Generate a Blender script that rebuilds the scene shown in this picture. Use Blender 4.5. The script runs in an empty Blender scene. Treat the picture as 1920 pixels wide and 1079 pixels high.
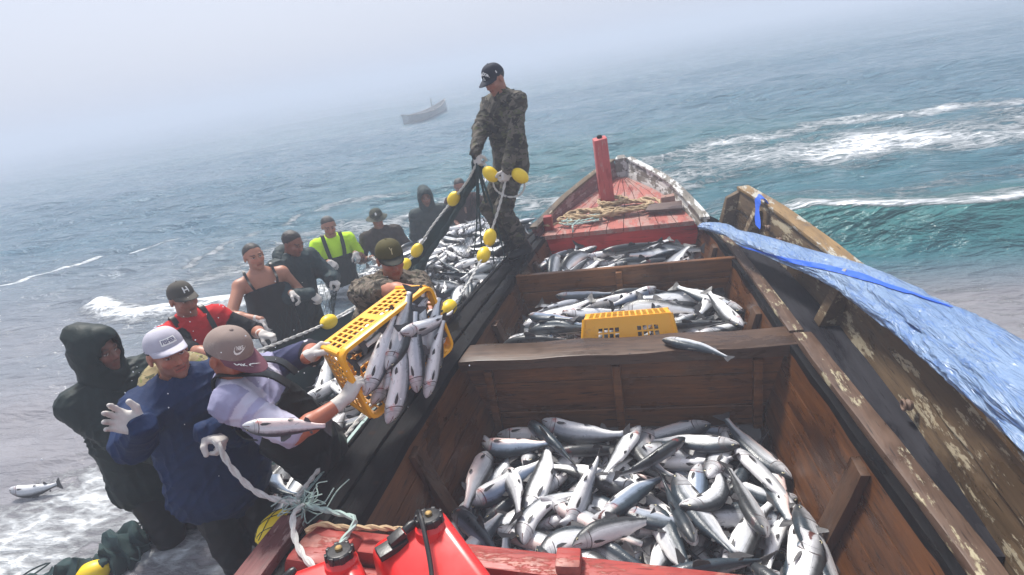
import bpy, bmesh, math, random
import numpy as np
from mathutils import Vector, Matrix, noise as mnoise
R = math.radians
PI = math.pi
rng = random.Random(7)
C = bpy.context.scene.collection
scene = bpy.context.scene

# ------------------------------------------------------------------ camera, sky, sun, exposure
cam_d = bpy.data.cameras.new('camera')
cam_d.sensor_width = 36.0
cam_d.lens = 36.0 * 1050 / 1920
cam_d.clip_start = 0.05
cam_d.clip_end = 5000
cam = bpy.data.objects.new('camera', cam_d)
C.objects.link(cam)
CAM = Vector((0, 0, 2.25))
PITCH, ROLL, YAW = R(22), R(10), R(14)
fw = Vector((0, math.cos(PITCH), -math.sin(PITCH)))
up0 = Vector((0, math.sin(PITCH), math.cos(PITCH)))
rt0 = Vector((1, 0, 0))
c_, s_ = math.cos(ROLL), math.sin(ROLL)
rt = rt0 * c_ - up0 * s_
up = rt0 * s_ + up0 * c_
Mz = Matrix.Rotation(YAW, 3, 'Z')
fw, rt, up = Mz @ fw, Mz @ rt, Mz @ up
M3 = Matrix((rt, up, -fw)).transposed()
cam.matrix_world = Matrix.Translation(CAM) @ M3.to_4x4()
scene.camera = cam

SUN_EL, SUN_AZ = 58, -35          # azimuth measured from +Y towards +X
world = bpy.data.worlds.new('World')
scene.world = world
world.use_nodes = True
wn = world.node_tree
bg = wn.nodes['Background']
sky = wn.nodes.new('ShaderNodeTexSky')
sky.sky_type = 'NISHITA'
sky.sun_disc = False
sky.sun_elevation = R(SUN_EL)
sky.sun_rotation = R(SUN_AZ)
sky.air_density = 1.0
sky.dust_density = 6.0
sky.ozone_density = 1.0
# sea fog overhead: the clear sky is mostly veiled by an even milky layer
wmix = wn.nodes.new('ShaderNodeMixRGB')
wmix.inputs['Fac'].default_value = 0.72
wmix.inputs['Color2'].default_value = (7.5, 8.2, 9.9, 1)
wn.links.new(sky.outputs['Color'], wmix.inputs['Color1'])
wn.links.new(wmix.outputs['Color'], bg.inputs['Color'])
bg.inputs['Strength'].default_value = 0.056
sun_d = bpy.data.lights.new('sun', 'SUN')
sun_d.energy = 3.2
sun_d.angle = R(11)
sun_d.color = (1.0, 0.965, 0.91)
sun = bpy.data.objects.new('sun', sun_d)
C.objects.link(sun)
sd = Vector((math.sin(R(SUN_AZ)) * math.cos(R(SUN_EL)), math.cos(R(SUN_AZ)) * math.cos(R(SUN_EL)), math.sin(R(SUN_EL))))
sun.rotation_euler = sd.to_track_quat('Z', 'Y').to_euler()
sun.location = (0, 0, 30)
scene.view_settings.view_transform = 'Standard'
scene.view_settings.look = 'None'
scene.view_settings.gamma = 1
scene.view_settings.exposure = 1.0
scene.cycles.use_denoising = True
scene.cycles.max_bounces = 6
scene.cycles.volume_bounces = 1

# ------------------------------------------------------------------ tagging helpers
def tag(o, label=None, cat=None, group=None, kind=None):
    if label: o['label'] = label
    if cat: o['category'] = cat
    if group: o['group'] = group
    if kind: o['kind'] = kind
    return o

def empty(name, loc=(0, 0, 0)):
    o = bpy.data.objects.new(name, None)
    C.objects.link(o)
    o.location = loc
    o.empty_display_size = 0.1
    return o

def link(name, me, mats=None, parent=None, smooth=True, angle=None):
    o = bpy.data.objects.new(name, me)
    C.objects.link(o)
    if mats is not None:
        if not isinstance(mats, (list, tuple)): mats = [mats]
        for m in mats: me.materials.append(m)
    if parent is not None:
        o.parent = parent
    if smooth and len(me.polygons):
        me.polygons.foreach_set('use_smooth', [True] * len(me.polygons))
        if angle is not None:
            sharp_edges(me, angle)
    return o

def sharp_edges(me, angle):
    bm = bmesh.new(); bm.from_mesh(me)
    a = R(angle)
    for e in bm.edges:
        if len(e.link_faces) == 2 and e.calc_face_angle(0) > a: e.smooth = False
    bm.to_mesh(me); bm.free()

class MB:
    """collects verts/faces"""
    def __init__(s):
        s.v = []; s.f = []; s.m = []
    def add(s, vs, fs, mat=0):
        n = len(s.v)
        s.v.extend([tuple(p) for p in vs])
        s.f.extend([tuple(i + n for i in f) for f in fs])
        s.m.extend([mat] * len(fs))
    def hexa(s, p, mat=0):
        """8 points: bottom 0-3 ccw, top 4-7"""
        s.add(p, [(3, 2, 1, 0), (4, 5, 6, 7), (0, 1, 5, 4), (1, 2, 6, 5), (2, 3, 7, 6), (3, 0, 4, 7)], mat)
    def box(s, c, d, M=None, mat=0):
        x, y, z = d[0] / 2, d[1] / 2, d[2] / 2
        p = [Vector(q) for q in ((-x, -y, -z), (x, -y, -z), (x, y, -z), (-x, y, -z), (-x, -y, z), (x, -y, z), (x, y, z), (-x, y, z))]
        if M is not None: p = [M @ q for q in p]
        c = Vector(c)
        s.hexa([q + c for q in p], mat)
    def beam(s, a, b, w, h, upv=(0, 0, 1), mat=0):
        """box from a to b, width w (sideways), height h (along upv); a,b is the centre line"""
        a, b = Vector(a), Vector(b)
        d = (b - a).normalized(); sd_ = d.cross(Vector(upv)).normalized(); u = sd_.cross(d)
        p = []
        for du in (-h / 2, h / 2):
            for (q, k) in ((a, -1), (a, 1), (b, 1), (b, -1)):
                p.append(q + sd_ * (k * w / 2) + u * du)
        s.hexa(p, mat)
    def tube(s, pts, r, n=8, mat=0, cap=True, closed=False):
        pts = [Vector(p) for p in pts]
        m = len(pts)
        rr = r if isinstance(r, (list, tuple)) else [r] * m
        t0 = (pts[1] - pts[0]).normalized()
        nrm = t0.orthogonal().normalized()
        vs = []; fs = []
        for i, p in enumerate(pts):
            if closed: t = (pts[(i + 1) % m] - pts[i - 1])
            else: t = pts[min(i + 1, m - 1)] - pts[max(i - 1, 0)]
            if t.length < 1e-9: t = t0
            t = t.normalized()
            nrm = (nrm - t * nrm.dot(t))
            if nrm.length < 1e-6: nrm = t.orthogonal()
            nrm.normalize()
            bn = t.cross(nrm)
            for k in range(n):
                a = 2 * PI * k / n
                vs.append(p + (nrm * math.cos(a) + bn * math.sin(a)) * rr[i])
        for i in range(m if closed else m - 1):
            j = (i + 1) % m
            for k in range(n):
                k2 = (k + 1) % n
                fs.append((i * n + k, i * n + k2, j * n + k2, j * n + k))
        if cap and not closed:
            fs.append(tuple(range(n - 1, -1, -1)))
            fs.append(tuple((m - 1) * n + k for k in range(n)))
        s.add(vs, fs, mat)
    def lathe(s, prof, org, ax, n=16, mat=0, ref=None):
        """prof list of (r, h)"""
        ax = Vector(ax).normalized(); u = Vector(ref) if ref else ax.orthogonal(); u = (u - ax * u.dot(ax)).normalized(); w = ax.cross(u)
        org = Vector(org); vs = []; fs = []
        for (r, h) in prof:
            for k in range(n):
                a = 2 * PI * k / n
                vs.append(org + ax * h + (u * math.cos(a) + w * math.sin(a)) * r)
        for i in range(len(prof) - 1):
            for k in range(n):
                k2 = (k + 1) % n
                fs.append((i * n + k, i * n + k2, (i + 1) * n + k2, (i + 1) * n + k))
        fs.append(tuple(range(n - 1, -1, -1)))
        fs.append(tuple((len(prof) - 1) * n + k for k in range(n)))
        s.add(vs, fs, mat)
    def mesh(s, name):
        me = bpy.data.meshes.new(name)
        me.from_pydata(s.v, [], s.f)
        me.update()
        if any(s.m): me.polygons.foreach_set('material_index', s.m)
        bm = bmesh.new(); bm.from_mesh(me)
        bmesh.ops.recalc_face_normals(bm, faces=bm.faces)
        bm.to_mesh(me); bm.free()
        return me
    def build(s, name, mats, parent=None, bevel=0.0, seg=2, smooth=True, angle=35):
        me = s.mesh(name)
        if bevel > 0:
            bm = bmesh.new(); bm.from_mesh(me)
            es = [e for e in bm.edges if len(e.link_faces) == 2 and e.calc_face_angle(0) > R(40)]
            bmesh.ops.bevel(bm, geom=es, offset=bevel, segments=seg, affect='EDGES', profile=0.6, clamp_overlap=True)
            bm.to_mesh(me); bm.free()
        return link(name, me, mats, parent, smooth, angle)

def spline(pts, n):
    """Catmull-Rom through pts, n samples per span"""
    P = [Vector(p) for p in pts]
    out = []
    for i in range(len(P) - 1):
        p0 = P[i - 1] if i else P[0] * 2 - P[1]
        p1, p2 = P[i], P[i + 1]
        p3 = P[i + 2] if i + 2 < len(P) else P[-1] * 2 - P[-2]
        for k in range(n):
            t = k / n
            out.append(0.5 * ((2 * p1) + (p2 - p0) * t + (2 * p0 - 5 * p1 + 4 * p2 - p3) * t * t + (3 * p1 - p0 - 3 * p2 + p3) * t ** 3))
    out.append(P[-1])
    return out

def wobble_mesh(me, amp, scale, seed=0):
    """small irregularities of old timber / cloth"""
    for v in me.vertices:
        d = mnoise.noise_vector(v.co * scale + Vector((seed, seed * 2, 0)))
        v.co += d * amp
    me.update()

# ------------------------------------------------------------------ node helpers
class NT:
    def __init__(s, name):
        s.mat = bpy.data.materials.new(name)
        s.mat.use_nodes = True
        s.t = s.mat.node_tree
        s.b = s.t.nodes['Principled BSDF']
        s.out = s.t.nodes['Material Output']
    def n(s, typ, **kw):
        nd = s.t.nodes.new(typ)
        for k, v in kw.items():
            if k in nd.inputs.keys() if isinstance(k, str) else False:
                nd.inputs[k].default_value = v
            else:
                setattr(nd, k, v)
        return nd
    def l(s, a, b): s.t.links.new(a, b)
    def val(s, sock, v):
        if hasattr(v, 'is_output'): s.l(v, sock)
        else: sock.default_value = v
    def coord(s, kind='Object', scale=(1, 1, 1), rot=(0, 0, 0), loc=(0, 0, 0)):
        tc = s.n('ShaderNodeTexCoord'); mp = s.n('ShaderNodeMapping')
        mp.inputs['Scale'].default_value = scale; mp.inputs['Rotation'].default_value = rot; mp.inputs['Location'].default_value = loc
        s.l(tc.outputs[kind], mp.inputs['Vector'])
        return mp.outputs['Vector']
    def noise(s, vec, scale=5, detail=4, rough=0.55, dist=0, out='Fac'):
        nd = s.n('ShaderNodeTexNoise')
        nd.inputs['Scale'].default_value = scale; nd.inputs['Detail'].default_value = detail
        nd.inputs['Roughness'].default_value = rough; nd.inputs['Distortion'].default_value = dist
        if vec is not None: s.l(vec, nd.inputs['Vector'])
        return nd.outputs[out]
    def voro(s, vec, scale=5, feature='F1', out='Distance', rand=1.0):
        nd = s.n('ShaderNodeTexVoronoi'); nd.feature = feature
        nd.inputs['Scale'].default_value = scale; nd.inputs['Randomness'].default_value = rand
        if vec is not None: s.l(vec, nd.inputs['Vector'])
        return nd.outputs[out]
    def ramp(s, fac, stops, interp='LINEAR'):
        nd = s.n('ShaderNodeValToRGB'); nd.color_ramp.interpolation = interp
        els = nd.color_ramp.elements
        while len(els) < len(stops): els.new(0.5)
        for e, (p, c) in zip(els, stops):
            e.position = p
            e.color = (c, c, c, 1) if isinstance(c, (int, float)) else (c[0], c[1], c[2], 1)
        s.l(fac, nd.inputs['Fac'])
        return nd.outputs['Color']
    def mix(s, fac, a, b, mode='MIX'):
        nd = s.n('ShaderNodeMixRGB'); nd.blend_type = mode
        s.val(nd.inputs['Fac'], fac)
        for sk, v in ((nd.inputs['Color1'], a), (nd.inputs['Color2'], b)):
            if hasattr(v, 'is_output'): s.l(v, sk)
            else: sk.default_value = (v, v, v, 1) if isinstance(v, (int, float)) else (v[0], v[1], v[2], 1)
        return nd.outputs['Color']
    def math(s, op, a, b=None, clamp=False):
        nd = s.n('ShaderNodeMath'); nd.operation = op; nd.use_clamp = clamp
        s.val(nd.inputs[0], a)
        if b is not None: s.val(nd.inputs[1], b)
        return nd.outputs[0]
    def smooth(s, x, lo, hi):
        nd = s.n('ShaderNodeMapRange'); nd.interpolation_type = 'SMOOTHSTEP'
        s.val(nd.inputs['Value'], x); nd.inputs['From Min'].default_value = lo; nd.inputs['From Max'].default_value = hi
        return nd.outputs['Result']
    def attr(s, name, out='Fac'):
        nd = s.n('ShaderNodeAttribute'); nd.attribute_name = name
        return nd.outputs[out]
    def rand(s):
        return s.n('ShaderNodeObjectInfo').outputs['Random']
    def bump(s, h, strength=0.3, dist=0.01, normal=None):
        nd = s.n('ShaderNodeBump'); nd.inputs['Strength'].default_value = strength; nd.inputs['Distance'].default_value = dist
        s.l(h, nd.inputs['Height'])
        if normal is not None: s.l(normal, nd.inputs['Normal'])
        s.l(nd.outputs['Normal'], s.b.inputs['Normal'])
        return nd.outputs['Normal']
    def set(s, color=None, rough=None, metal=None, spec=None, coat=None, coat_rough=None, sheen=None):
        if color is not None:
            if hasattr(color, 'is_output'): s.l(color, s.b.inputs['Base Color'])
            else: s.b.inputs['Base Color'].default_value = (*color, 1)
        for k, v in (('Roughness', rough), ('Metallic', metal), ('Specular IOR Level', spec), ('Coat Weight', coat), ('Coat Roughness', coat_rough), ('Sheen Weight', sheen)):
            if v is not None: s.val(s.b.inputs[k], v)
        return s.mat

def wood_mat(name, dark, light, axis='Y', paint=None, paint_amt=0.5, rough=0.55, wet=0.0, scale=1.0, paint_col2=None, bump=0.5, coat=0.0, spec=0.28):
    """wet, worn planking: grain runs along axis; optional peeling paint"""
    m = NT(name)
    k = {'X': (0.6, 9, 9), 'Y': (9, 0.6, 9), 'Z': (9, 9, 0.6)}[axis]
    v = m.coord('Object', tuple(q * scale for q in k))
    g1 = m.noise(v, 3.0, 6, 0.65, 0.4)
    g2 = m.noise(v, 11.0, 3, 0.6)
    vo = m.coord('Object')
    blot = m.noise(vo, 2.3, 4, 0.6)
    f = m.math('ADD', m.math('MULTIPLY', g1, 0.65), m.math('MULTIPLY', blot, 0.45))
    col = m.ramp(f, [(0.3, dark), (0.78, light)])
    col = m.mix(m.smooth(g2, 0.58, 0.72), col, tuple(c * 0.55 for c in dark))
    knots = m.voro(m.coord('Object', tuple(q * 0.33 for q in k)), 1.3)
    col = m.mix(m.smooth(knots, 0.10, 0.03), col, tuple(c * 0.4 for c in dark))
    # nail heads and rust weeping from them, wet patches
    nv_ = m.coord('Object', {'X': (7.5, 5, 9), 'Y': (5, 7.5, 9), 'Z': (7, 7, 4)}[axis])
    nl = m.voro(nv_, 1.0)
    col = m.mix(m.math('MULTIPLY', m.smooth(nl, 0.16, 0.02), 0.35), col, (0.05, 0.016, 0.006))
    col = m.mix(m.smooth(nl, 0.045, 0.030), col, (0.012, 0.008, 0.007))
    wetp = m.smooth(m.noise(m.coord('Object', tuple(q ** 0.4 for q in k)), 1.9, 5, 0.62, 0.5), 0.50, 0.62)
    col = m.mix(m.math('MULTIPLY', wetp, 0.45), col, tuple(c * 0.5 for c in dark))
    rgh = m.mix(wetp, m.ramp(blot, [(0.35, rough - 0.15), (0.65, rough + 0.12)]), 0.22)
    hgt = g1
    if paint:
        pn = m.noise(m.coord('Object', tuple(q ** 0.5 for q in k)), 3.2, 9, 0.72)
        pm = m.smooth(pn, 0.62 - 0.3 * paint_amt, 0.66 - 0.3 * paint_amt)
        pc = m.mix(m.noise(vo, 30, 3), paint, paint_col2 or tuple(c * 0.7 for c in paint))
        col = m.mix(pm, col, pc)
        hgt = m.math('ADD', g1, m.math('MULTIPLY', pm, 0.5))
    m.bump(hgt, bump, 0.006)
    return m.set(col, rgh, spec=spec, coat=coat, coat_rough=0.2)

def plain_mat(name, col, rough=0.5, var=0.25, nscale=12, bump=0.15, metal=0.0, coat=0.0, spec=0.5, dirt=None, dirt_lo=0.58):
    m = NT(name)
    v = m.coord('Object')
    n1 = m.noise(v, nscale, 5, 0.6)
    c = m.mix(n1, tuple(q * (1 - var) for q in col), tuple(min(1, q * (1 + var)) for q in col))
    if dirt:
        c = m.mix(m.smooth(m.noise(v, nscale * 0.5, 7, 0.7), dirt_lo, dirt_lo + 0.12), c, dirt)
    m.bump(m.noise(v, nscale * 4, 4), bump, 0.003)
    rr = m.ramp(n1, [(0.3, max(0.02, rough - 0.1)), (0.7, min(1, rough + 0.12))])
    return m.set(c, rr, metal, spec, coat)

def fabric_mat(name, col, col2=None, rough=0.85, weave=260, bump=0.35, wet=0.0, vcol=False, blot=0.35):
    m = NT(name)
    v = m.coord('Object')
    n1 = m.noise(v, 7, 5, 0.6)
    if vcol:
        base = m.attr('Col', 'Color')
        c = m.mix(m.math('MULTIPLY', n1, blot), base, (0.0, 0.0, 0.0))
    else:
        c = m.mix(n1, tuple(q * (1 - blot) for q in col), col2 or tuple(min(1, q * (1 + blot)) for q in col))
    h = m.math('ADD', m.math('MULTIPLY', m.noise(v, weave, 2), 0.15), m.noise(m.coord('Object', (1, 1, 0.6)), 16, 5, 0.6, 1.2))
    m.bump(h, bump, 0.012)
    return m.set(c, m.ramp(n1, [(0.35, rough - 0.25 * wet - 0.05), (0.65, rough)]), spec=0.2, sheen=0.0)
# ------------------------------------------------------------------ the sea
HULL_OUT = [(-1.62, -0.9), (-1.62, 0.6), (-1.58, 1.7), (-1.5, 2.4), (-1.44, 3.2), (-1.33, 4.2), (-1.2, 5.0), (-1.05, 5.55), (-0.78, 6.2), (-0.47, 6.85), (-0.13, 7.45),
            (0.22, 6.85), (0.5, 6.2), (0.75, 5.55), (0.92, 5.0), (1.02, 4.2), (1.12, 3.2), (1.16, 2.4), (1.2, 1.7), (1.24, 0.6), (1.24, -0.9)]
FOAM = dict(   # polylines on the water (metres), half width, strength
    far_band=([(-2.0, 10.7), (-0.9, 10.9), (0.2, 11.4), (1.2, 11.5), (2.5, 11.9), (3.5, 12.3), (4.6, 12.4), (6.4, 12.6), (9, 12.9), (14, 13.2)], 0.6, 0.68),
    white_sheet=([(1.0, 9.9), (1.8, 10.0), (2.6, 10.1), (3.5, 10.2), (4.2, 10.2), (4.8, 10.2), (5.5, 10.2), (7, 10.3), (10, 10.6)], 1.25, 0.78),
    sheet_core=([(3.2, 10.0), (4.2, 10.0), (5.5, 9.9), (7, 10.0), (10, 10.2)], 0.85, 0.98),
    curl=([(0.6, 6.25), (1.7, 6.15), (2.1, 6.0), (2.5, 5.9), (2.9, 5.85), (3.3, 5.8), (4.0, 5.7), (5.0, 5.6), (7, 5.5)], 0.30, 0.9),
    streak_left=([(-11.2, 7.5), (-10.9, 7.9), (-10.5, 8.5), (-10.0, 8.9), (-9.3, 9.2), (-8.6, 9.6)], 0.12, 0.75),
    streak_mid=([(-7.4, 7.6), (-7.2, 8.6), (-6.9, 9.6), (-6.5, 10.7), (-5.9, 11.2)], 0.13, 0.62),
    band_mid=([(-6.3, 10.6), (-5.4, 10.9), (-4.3, 11.2), (-3.4, 11.3), (-2.2, 10.9)], 0.32, 0.62),
    roll_left=([(-7.3, 5.9), (-6.9, 5.75), (-6.2, 5.6), (-5.7, 5.6), (-5.1, 5.6), (-4.4, 5.7), (-3.5, 5.8)], 0.28, 0.88),
    froth_mid=([(-6.4, 6.8), (-5.7, 7.6), (-5.3, 8.6), (-4.4, 8.8), (-3.4, 9.6), (-2.0, 9.4), (-1, 9.0)], 0.75, 0.58),
    wash=([(-3.6, 1.5), (-3.55, 2.1), (-3.5, 2.5), (-3.5, 3.0), (-3.7, 3.6), (-3.9, 4.2)], 0.7, 1.0),
    wash2=([(-2.9, 2.3), (-3.05, 2.0), (-2.9, 1.6), (-2.6, 1.3)], 0.35, 0.85),
    wash3=([(-2.2, 1.2), (-2.4, 1.9), (-2.6, 2.6), (-2.8, 3.2)], 0.5, 0.7),
    flecks_right=([(1.7, 4.9), (2.3, 4.4), (3.0, 4.2), (4.2, 3.8)], 0.6, 0.30),
    bow_wash=([(0.4, 7.6), (1.2, 7.2), (2.0, 7.2), (3.4, 7.3), (5, 7.6)], 0.6, 0.46),
)
def seg_dist(X, Y, pts):
    d = np.full(X.shape, 1e9); side = np.zeros(X.shape)
    for (x0, y0), (x1, y1) in zip(pts[:-1], pts[1:]):
        dx, dy = x1 - x0, y1 - y0; L2 = dx * dx + dy * dy
        t = np.clip(((X - x0) * dx + (Y - y0) * dy) / L2, 0, 1)
        px, py = X - (x0 + t * dx), Y - (y0 + t * dy)
        dd = np.hypot(px, py)
        s2 = px * -dy + py * dx
        upd = dd < d
        d = np.where(upd, dd, d); side = np.where(upd, np.sign(s2), side)
    return d, side

def wave_noise(X, Y, seed, n=9, lam=(0.5, 3.0), ang=0.0, spread=0.6):
    r = np.random.RandomState(seed)
    Z = np.zeros_like(X)
    for i in range(n):
        L = math.exp(r.uniform(math.log(lam[0]), math.log(lam[1])))
        a = ang + r.normal() * spread
        k = 2 * PI / L
        ph = r.uniform(0, 2 * PI)
        wob = 0.6 * np.sin(X * (0.7 / L) + Y * (0.5 / L) + r.uniform(0, 6))
        Z += L * np.sin(k * (np.sin(a) * X + np.cos(a) * Y) + ph + wob)
    return Z / n

def build_water():
    def axis(lo, hi, fine, far_lo, far_hi, step):
        core = list(np.arange(lo, hi, fine))
        a = core[-1]; s = fine
        while a < far_hi:
            s *= step; a += s; core.append(a)
        a = lo; s = fine; pre = []
        while a > far_lo:
            s *= step; a -= s; pre.append(a)
        return np.array(pre[::-1] + core)
    xs = axis(-9, 7.5, 0.058, -900, 900, 1.035)
    ys = axis(0.2, 14.0, 0.055, -60, 1500, 1.022)
    X, Y = np.meshgrid(xs, ys)
    dist = np.hypot(X, Y)
    fade = 1 / (1 + (dist / 45) ** 2)
    sea = np.clip((Y - 3) / 7, 0.25, 1)
    chop = wave_noise(X, Y, 5, 10, (0.35, 1.1), 0.1, 0.6); chop2 = wave_noise(X, Y, 8, 9, (0.7, 2.2), 0.12, 0.4)
    Z = (0.040 * wave_noise(X, Y, 3, 8, (1.2, 4.5), 0.12, 0.35) + 0.060 * chop + 0.20 * (0.16 - np.abs(chop2)) ) * sea * fade
    Z += 0.05 * wave_noise(X, Y, 11, 4, (5, 11), 0.08, 0.15) * np.clip((Y - 7) / 10, 0, 1) * fade
    foam = np.zeros_like(X)
    for k, (pts, hw, st) in FOAM.items():
        wobx = X + 0.25 * np.sin(Y * 2.1 + X * 0.6) * min(1, hw * 1.5); woby = Y + 0.22 * np.sin(X * 2.7) * min(1, hw * 1.5)
        d, side = seg_dist(wobx, woby, pts)
        m = np.exp(-(d / hw) ** 2 * 0.9) * st * (0.86 + 0.32 * np.sin(X * 0.9 + Y * 0.4 + 1.3 * np.sin(X * 0.53 - Y)) * np.sin(X * 0.37 + 2.0))
        if k == 'curl':    # foam trails behind (seaward of) the breaking lip, the face towards shore is clear
            m = np.maximum(np.where(side > 0, np.exp(-(d / 0.50) ** 2) * 0.70, 0), np.exp(-(d / 0.055) ** 2) * st)
            front = np.exp(-((d) / 0.55) ** 2)
            ridge = np.where(side > 0, np.exp(-(d / 1.1) ** 2), np.exp(-(d / 0.33) ** 2))
            amt = np.clip((X - 0.6) / 1.2, 0, 1)
            Z = Z * (1 - 0.75 * front * amt) + 0.36 * ridge * amt
        if k == 'roll_left':
            Z += 0.10 * np.where(side > 0, np.exp(-(d / 0.7) ** 2), np.exp(-(d / 0.22) ** 2))
            m = np.where(side > 0, np.exp(-(d / 0.16) ** 2) * st, np.exp(-(d / 0.30) ** 2) * st)
        foam = np.maximum(foam, m)
    for (px_, py_) in ((-2.74, 2.1), (-2.12, 2.0), (-3.07, 3.06), (-3.25, 4.12), (-3.06, 4.5), (-3.46, 5.78), (-3.06, 6.2), (-2.78, 7.2), (-2.42, 7.68)):   # water stirred up round the men
        rr_ = np.hypot(X - px_, (Y - py_)) + 0.07 * np.sin(X * 9) * np.sin(Y * 8)
        foam = np.maximum(foam, 0.60 * np.exp(-((rr_ - 0.24) / 0.13) ** 2))
    # teal body of the breaking wave, sand stirred up close to the beach
    d, side = seg_dist(X, Y, FOAM['curl'][0])
    teal = np.where(side < 0, np.exp(-(d / 0.75) ** 2), np.exp(-(d / 1.6) ** 2)) * np.clip((X - 0.2) / 1.0, 0, 1)
    teal = np.maximum(teal, 0.55 * np.exp(-((Y - 11.5) / 5.5) ** 2) * np.clip((X + 9) / 7, 0, 1) * np.clip((9 - X) / 6, 0.25, 1))
    sand = np.clip((6.6 - Y) / 3.2, 0, 1)
    sand = np.maximum(sand, np.clip((-1.0 - X) / 6, 0, 1) * np.clip((10 - Y) / 5, 0, 1) * 0.8)
    sand = np.where(X > 0.5, np.clip((5.35 - Y) / 0.9, 0, 1), sand)
    nx, ny = len(xs), len(ys)
    V = np.stack([X, Y, Z], -1).reshape(-1, 3)
    idx = np.arange(nx * ny).reshape(ny, nx)
    F = np.stack([idx[:-1, :-1], idx[:-1, 1:], idx[1:, 1:], idx[1:, :-1]], -1).reshape(-1, 4)
    # cut the hull out of the sheet
    cx = V[F].mean(1)
    poly = [(x + 0.0, y) for x, y in HULL_OUT]
    ins = np.zeros(len(F), bool)
    sx = 0.94
    P = [((x + 0.19) * sx - 0.19, y * (0.985 if y > 3 else 1)) for x, y in poly]
    for (x0, y0), (x1, y1) in zip(P, P[1:] + P[:1]):
        c = ((y0 > cx[:, 1]) != (y1 > cx[:, 1]))
        with np.errstate(divide='ignore', invalid='ignore'):
            xx = (x1 - x0) * (cx[:, 1] - y0) / (y1 - y0 + 1e-12) + x0
        ins ^= c & (cx[:, 0] < xx)
    F = F[~ins]
    me = bpy.data.meshes.new('sea')
    me.vertices.add(len(V)); me.vertices.foreach_set('co', V.ravel())
    me.loops.add(F.size); me.loops.foreach_set('vertex_index', F.ravel().astype(np.int32))
    me.polygons.add(len(F)); me.polygons.foreach_set('loop_start', np.arange(0, F.size, 4, dtype=np.int32))
    me.polygons.foreach_set('use_smooth', np.ones(len(F), bool))
    me.update(calc_edges=True)
    for nm, arr in (('foam', foam), ('teal', teal), ('sand', sand)):
        a = me.attributes.new(nm, 'FLOAT', 'POINT'); a.data.foreach_set('value', arr.ravel().astype(np.float32))
    m = NT('sea_water')
    v = m.coord('Object')
    vs = m.coord('Object', (0.55, 1.5, 1))
    deep = m.mix(m.noise(vs, 0.8, 4), (0.018, 0.075, 0.120), (0.042, 0.135, 0.190))
    tealc = m.mix(m.noise(vs, 1.6, 4), (0.018, 0.105, 0.106), (0.046, 0.180, 0.175))
    sandc = m.mix(m.noise(vs, 2.2, 6, 0.65), (0.125, 0.124, 0.138), (0.275, 0.265, 0.280))
    col = m.mix(m.attr('teal'), deep, tealc)
    col = m.mix(m.attr('sand'), col, sandc)
    # foam: lacy, broken along the wave direction
    warp = m.noise(v, 1.7, 3, 0.6, 0, 'Color')
    vw = m.n('ShaderNodeVectorMath'); vw.operation = 'MULTIPLY_ADD'
    m.l(warp, vw.inputs[0]); vw.inputs[1].default_value = (0.5, 0.35, 0); m.l(vs, vw.inputs[2])
    lace = m.voro(vw.outputs[0], 3.4, 'DISTANCE_TO_EDGE')
    lace2 = m.voro(vw.outputs[0], 9.0, 'DISTANCE_TO_EDGE')
    fine = m.noise(vs, 7, 10, 0.78)
    lc = m.math('SUBTRACT', 0.32, m.math('ADD', m.math('MULTIPLY', lace, 0.75), m.math('MULTIPLY', lace2, 0.8)))
    t = m.math('ADD', m.math('ADD', m.attr('foam'), m.math('MULTIPLY', lc, 0.75)), m.math('MULTIPLY', m.math('SUBTRACT', fine, 0.5), 1.15))
    fm = m.smooth(t, 0.38, 0.92)
    # single bright flecks all over
    fl = m.smooth(m.noise(vs, 6.5, 6, 0.75), 0.70, 0.745)
    fm2 = m.math('MAXIMUM', fm, m.math('MULTIPLY', fl, 0.55))
    col = m.mix(fm2, col, (0.74, 0.77, 0.79))
    rough = m.mix(fm2, 0.09, 0.75)
    rg = m.math('ABSOLUTE', m.math('SUBTRACT', m.noise(vs, 1.5, 3, 0.55, 0.5), 0.5))
    h = m.math('ADD', m.math('MULTIPLY', m.noise(vs, 3.4, 5, 0.6, 0.6), 1.0), m.math('MULTIPLY', m.noise(vs, 14, 4, 0.6), 0.25))
    h = m.math('SUBTRACT', h, m.math('MULTIPLY', rg, 2.6))
    h = m.math('ADD', h, m.math('MULTIPLY', m.noise(vs, 0.6, 2, 0.5, 0.3), 2.2))
    h = m.math('ADD', h, m.math('MULTIPLY', fm, 0.5))
    h = m.math('MULTIPLY', h, m.math('SUBTRACT', 1.0, m.math('MULTIPLY', m.attr('sand'), 0.62)))
    m.bump(h, 0.9, 0.16)
    m.b.inputs['IOR'].default_value = 1.333
    mat = m.set(col, rough)
    o = link('sea', me, mat)
    tag(o, kind='structure', label='grey green sea with foam streaks and a small breaking wave')
build_water()

# sandy sea bed below the shallow water
sb = MB(); sb.add([(-900, -60, -2.5), (900, -60, -2.5), (900, 1500, -2.5), (-900, 1500, -2.5)], [(0, 1, 2, 3)])
tag(sb.build('sea_bed', plain_mat('sand', (0.2, 0.18, 0.16), 0.9), smooth=False), kind='structure')

# the air: one box of thin sea fog
hz = MB(); hz.box((0, 330, 0.30), (900, 760, 7.6))
hm = NT('fog_air')
pv = hm.n('ShaderNodeVolumePrincipled')
pv.inputs['Color'].default_value = (0.66, 0.71, 0.80, 1)
pv.inputs['Density'].default_value = 0.0165
pv.inputs['Anisotropy'].default_value = 0.0
hm.t.nodes.remove(hm.b)
hm.l(pv.outputs['Volume'], hm.out.inputs['Volume'])
hzo = hz.build('haze', hm.mat, smooth=False)
tag(hzo, kind='stuff', label='pale sea fog thickening with distance over the water', cat='fog')
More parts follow.
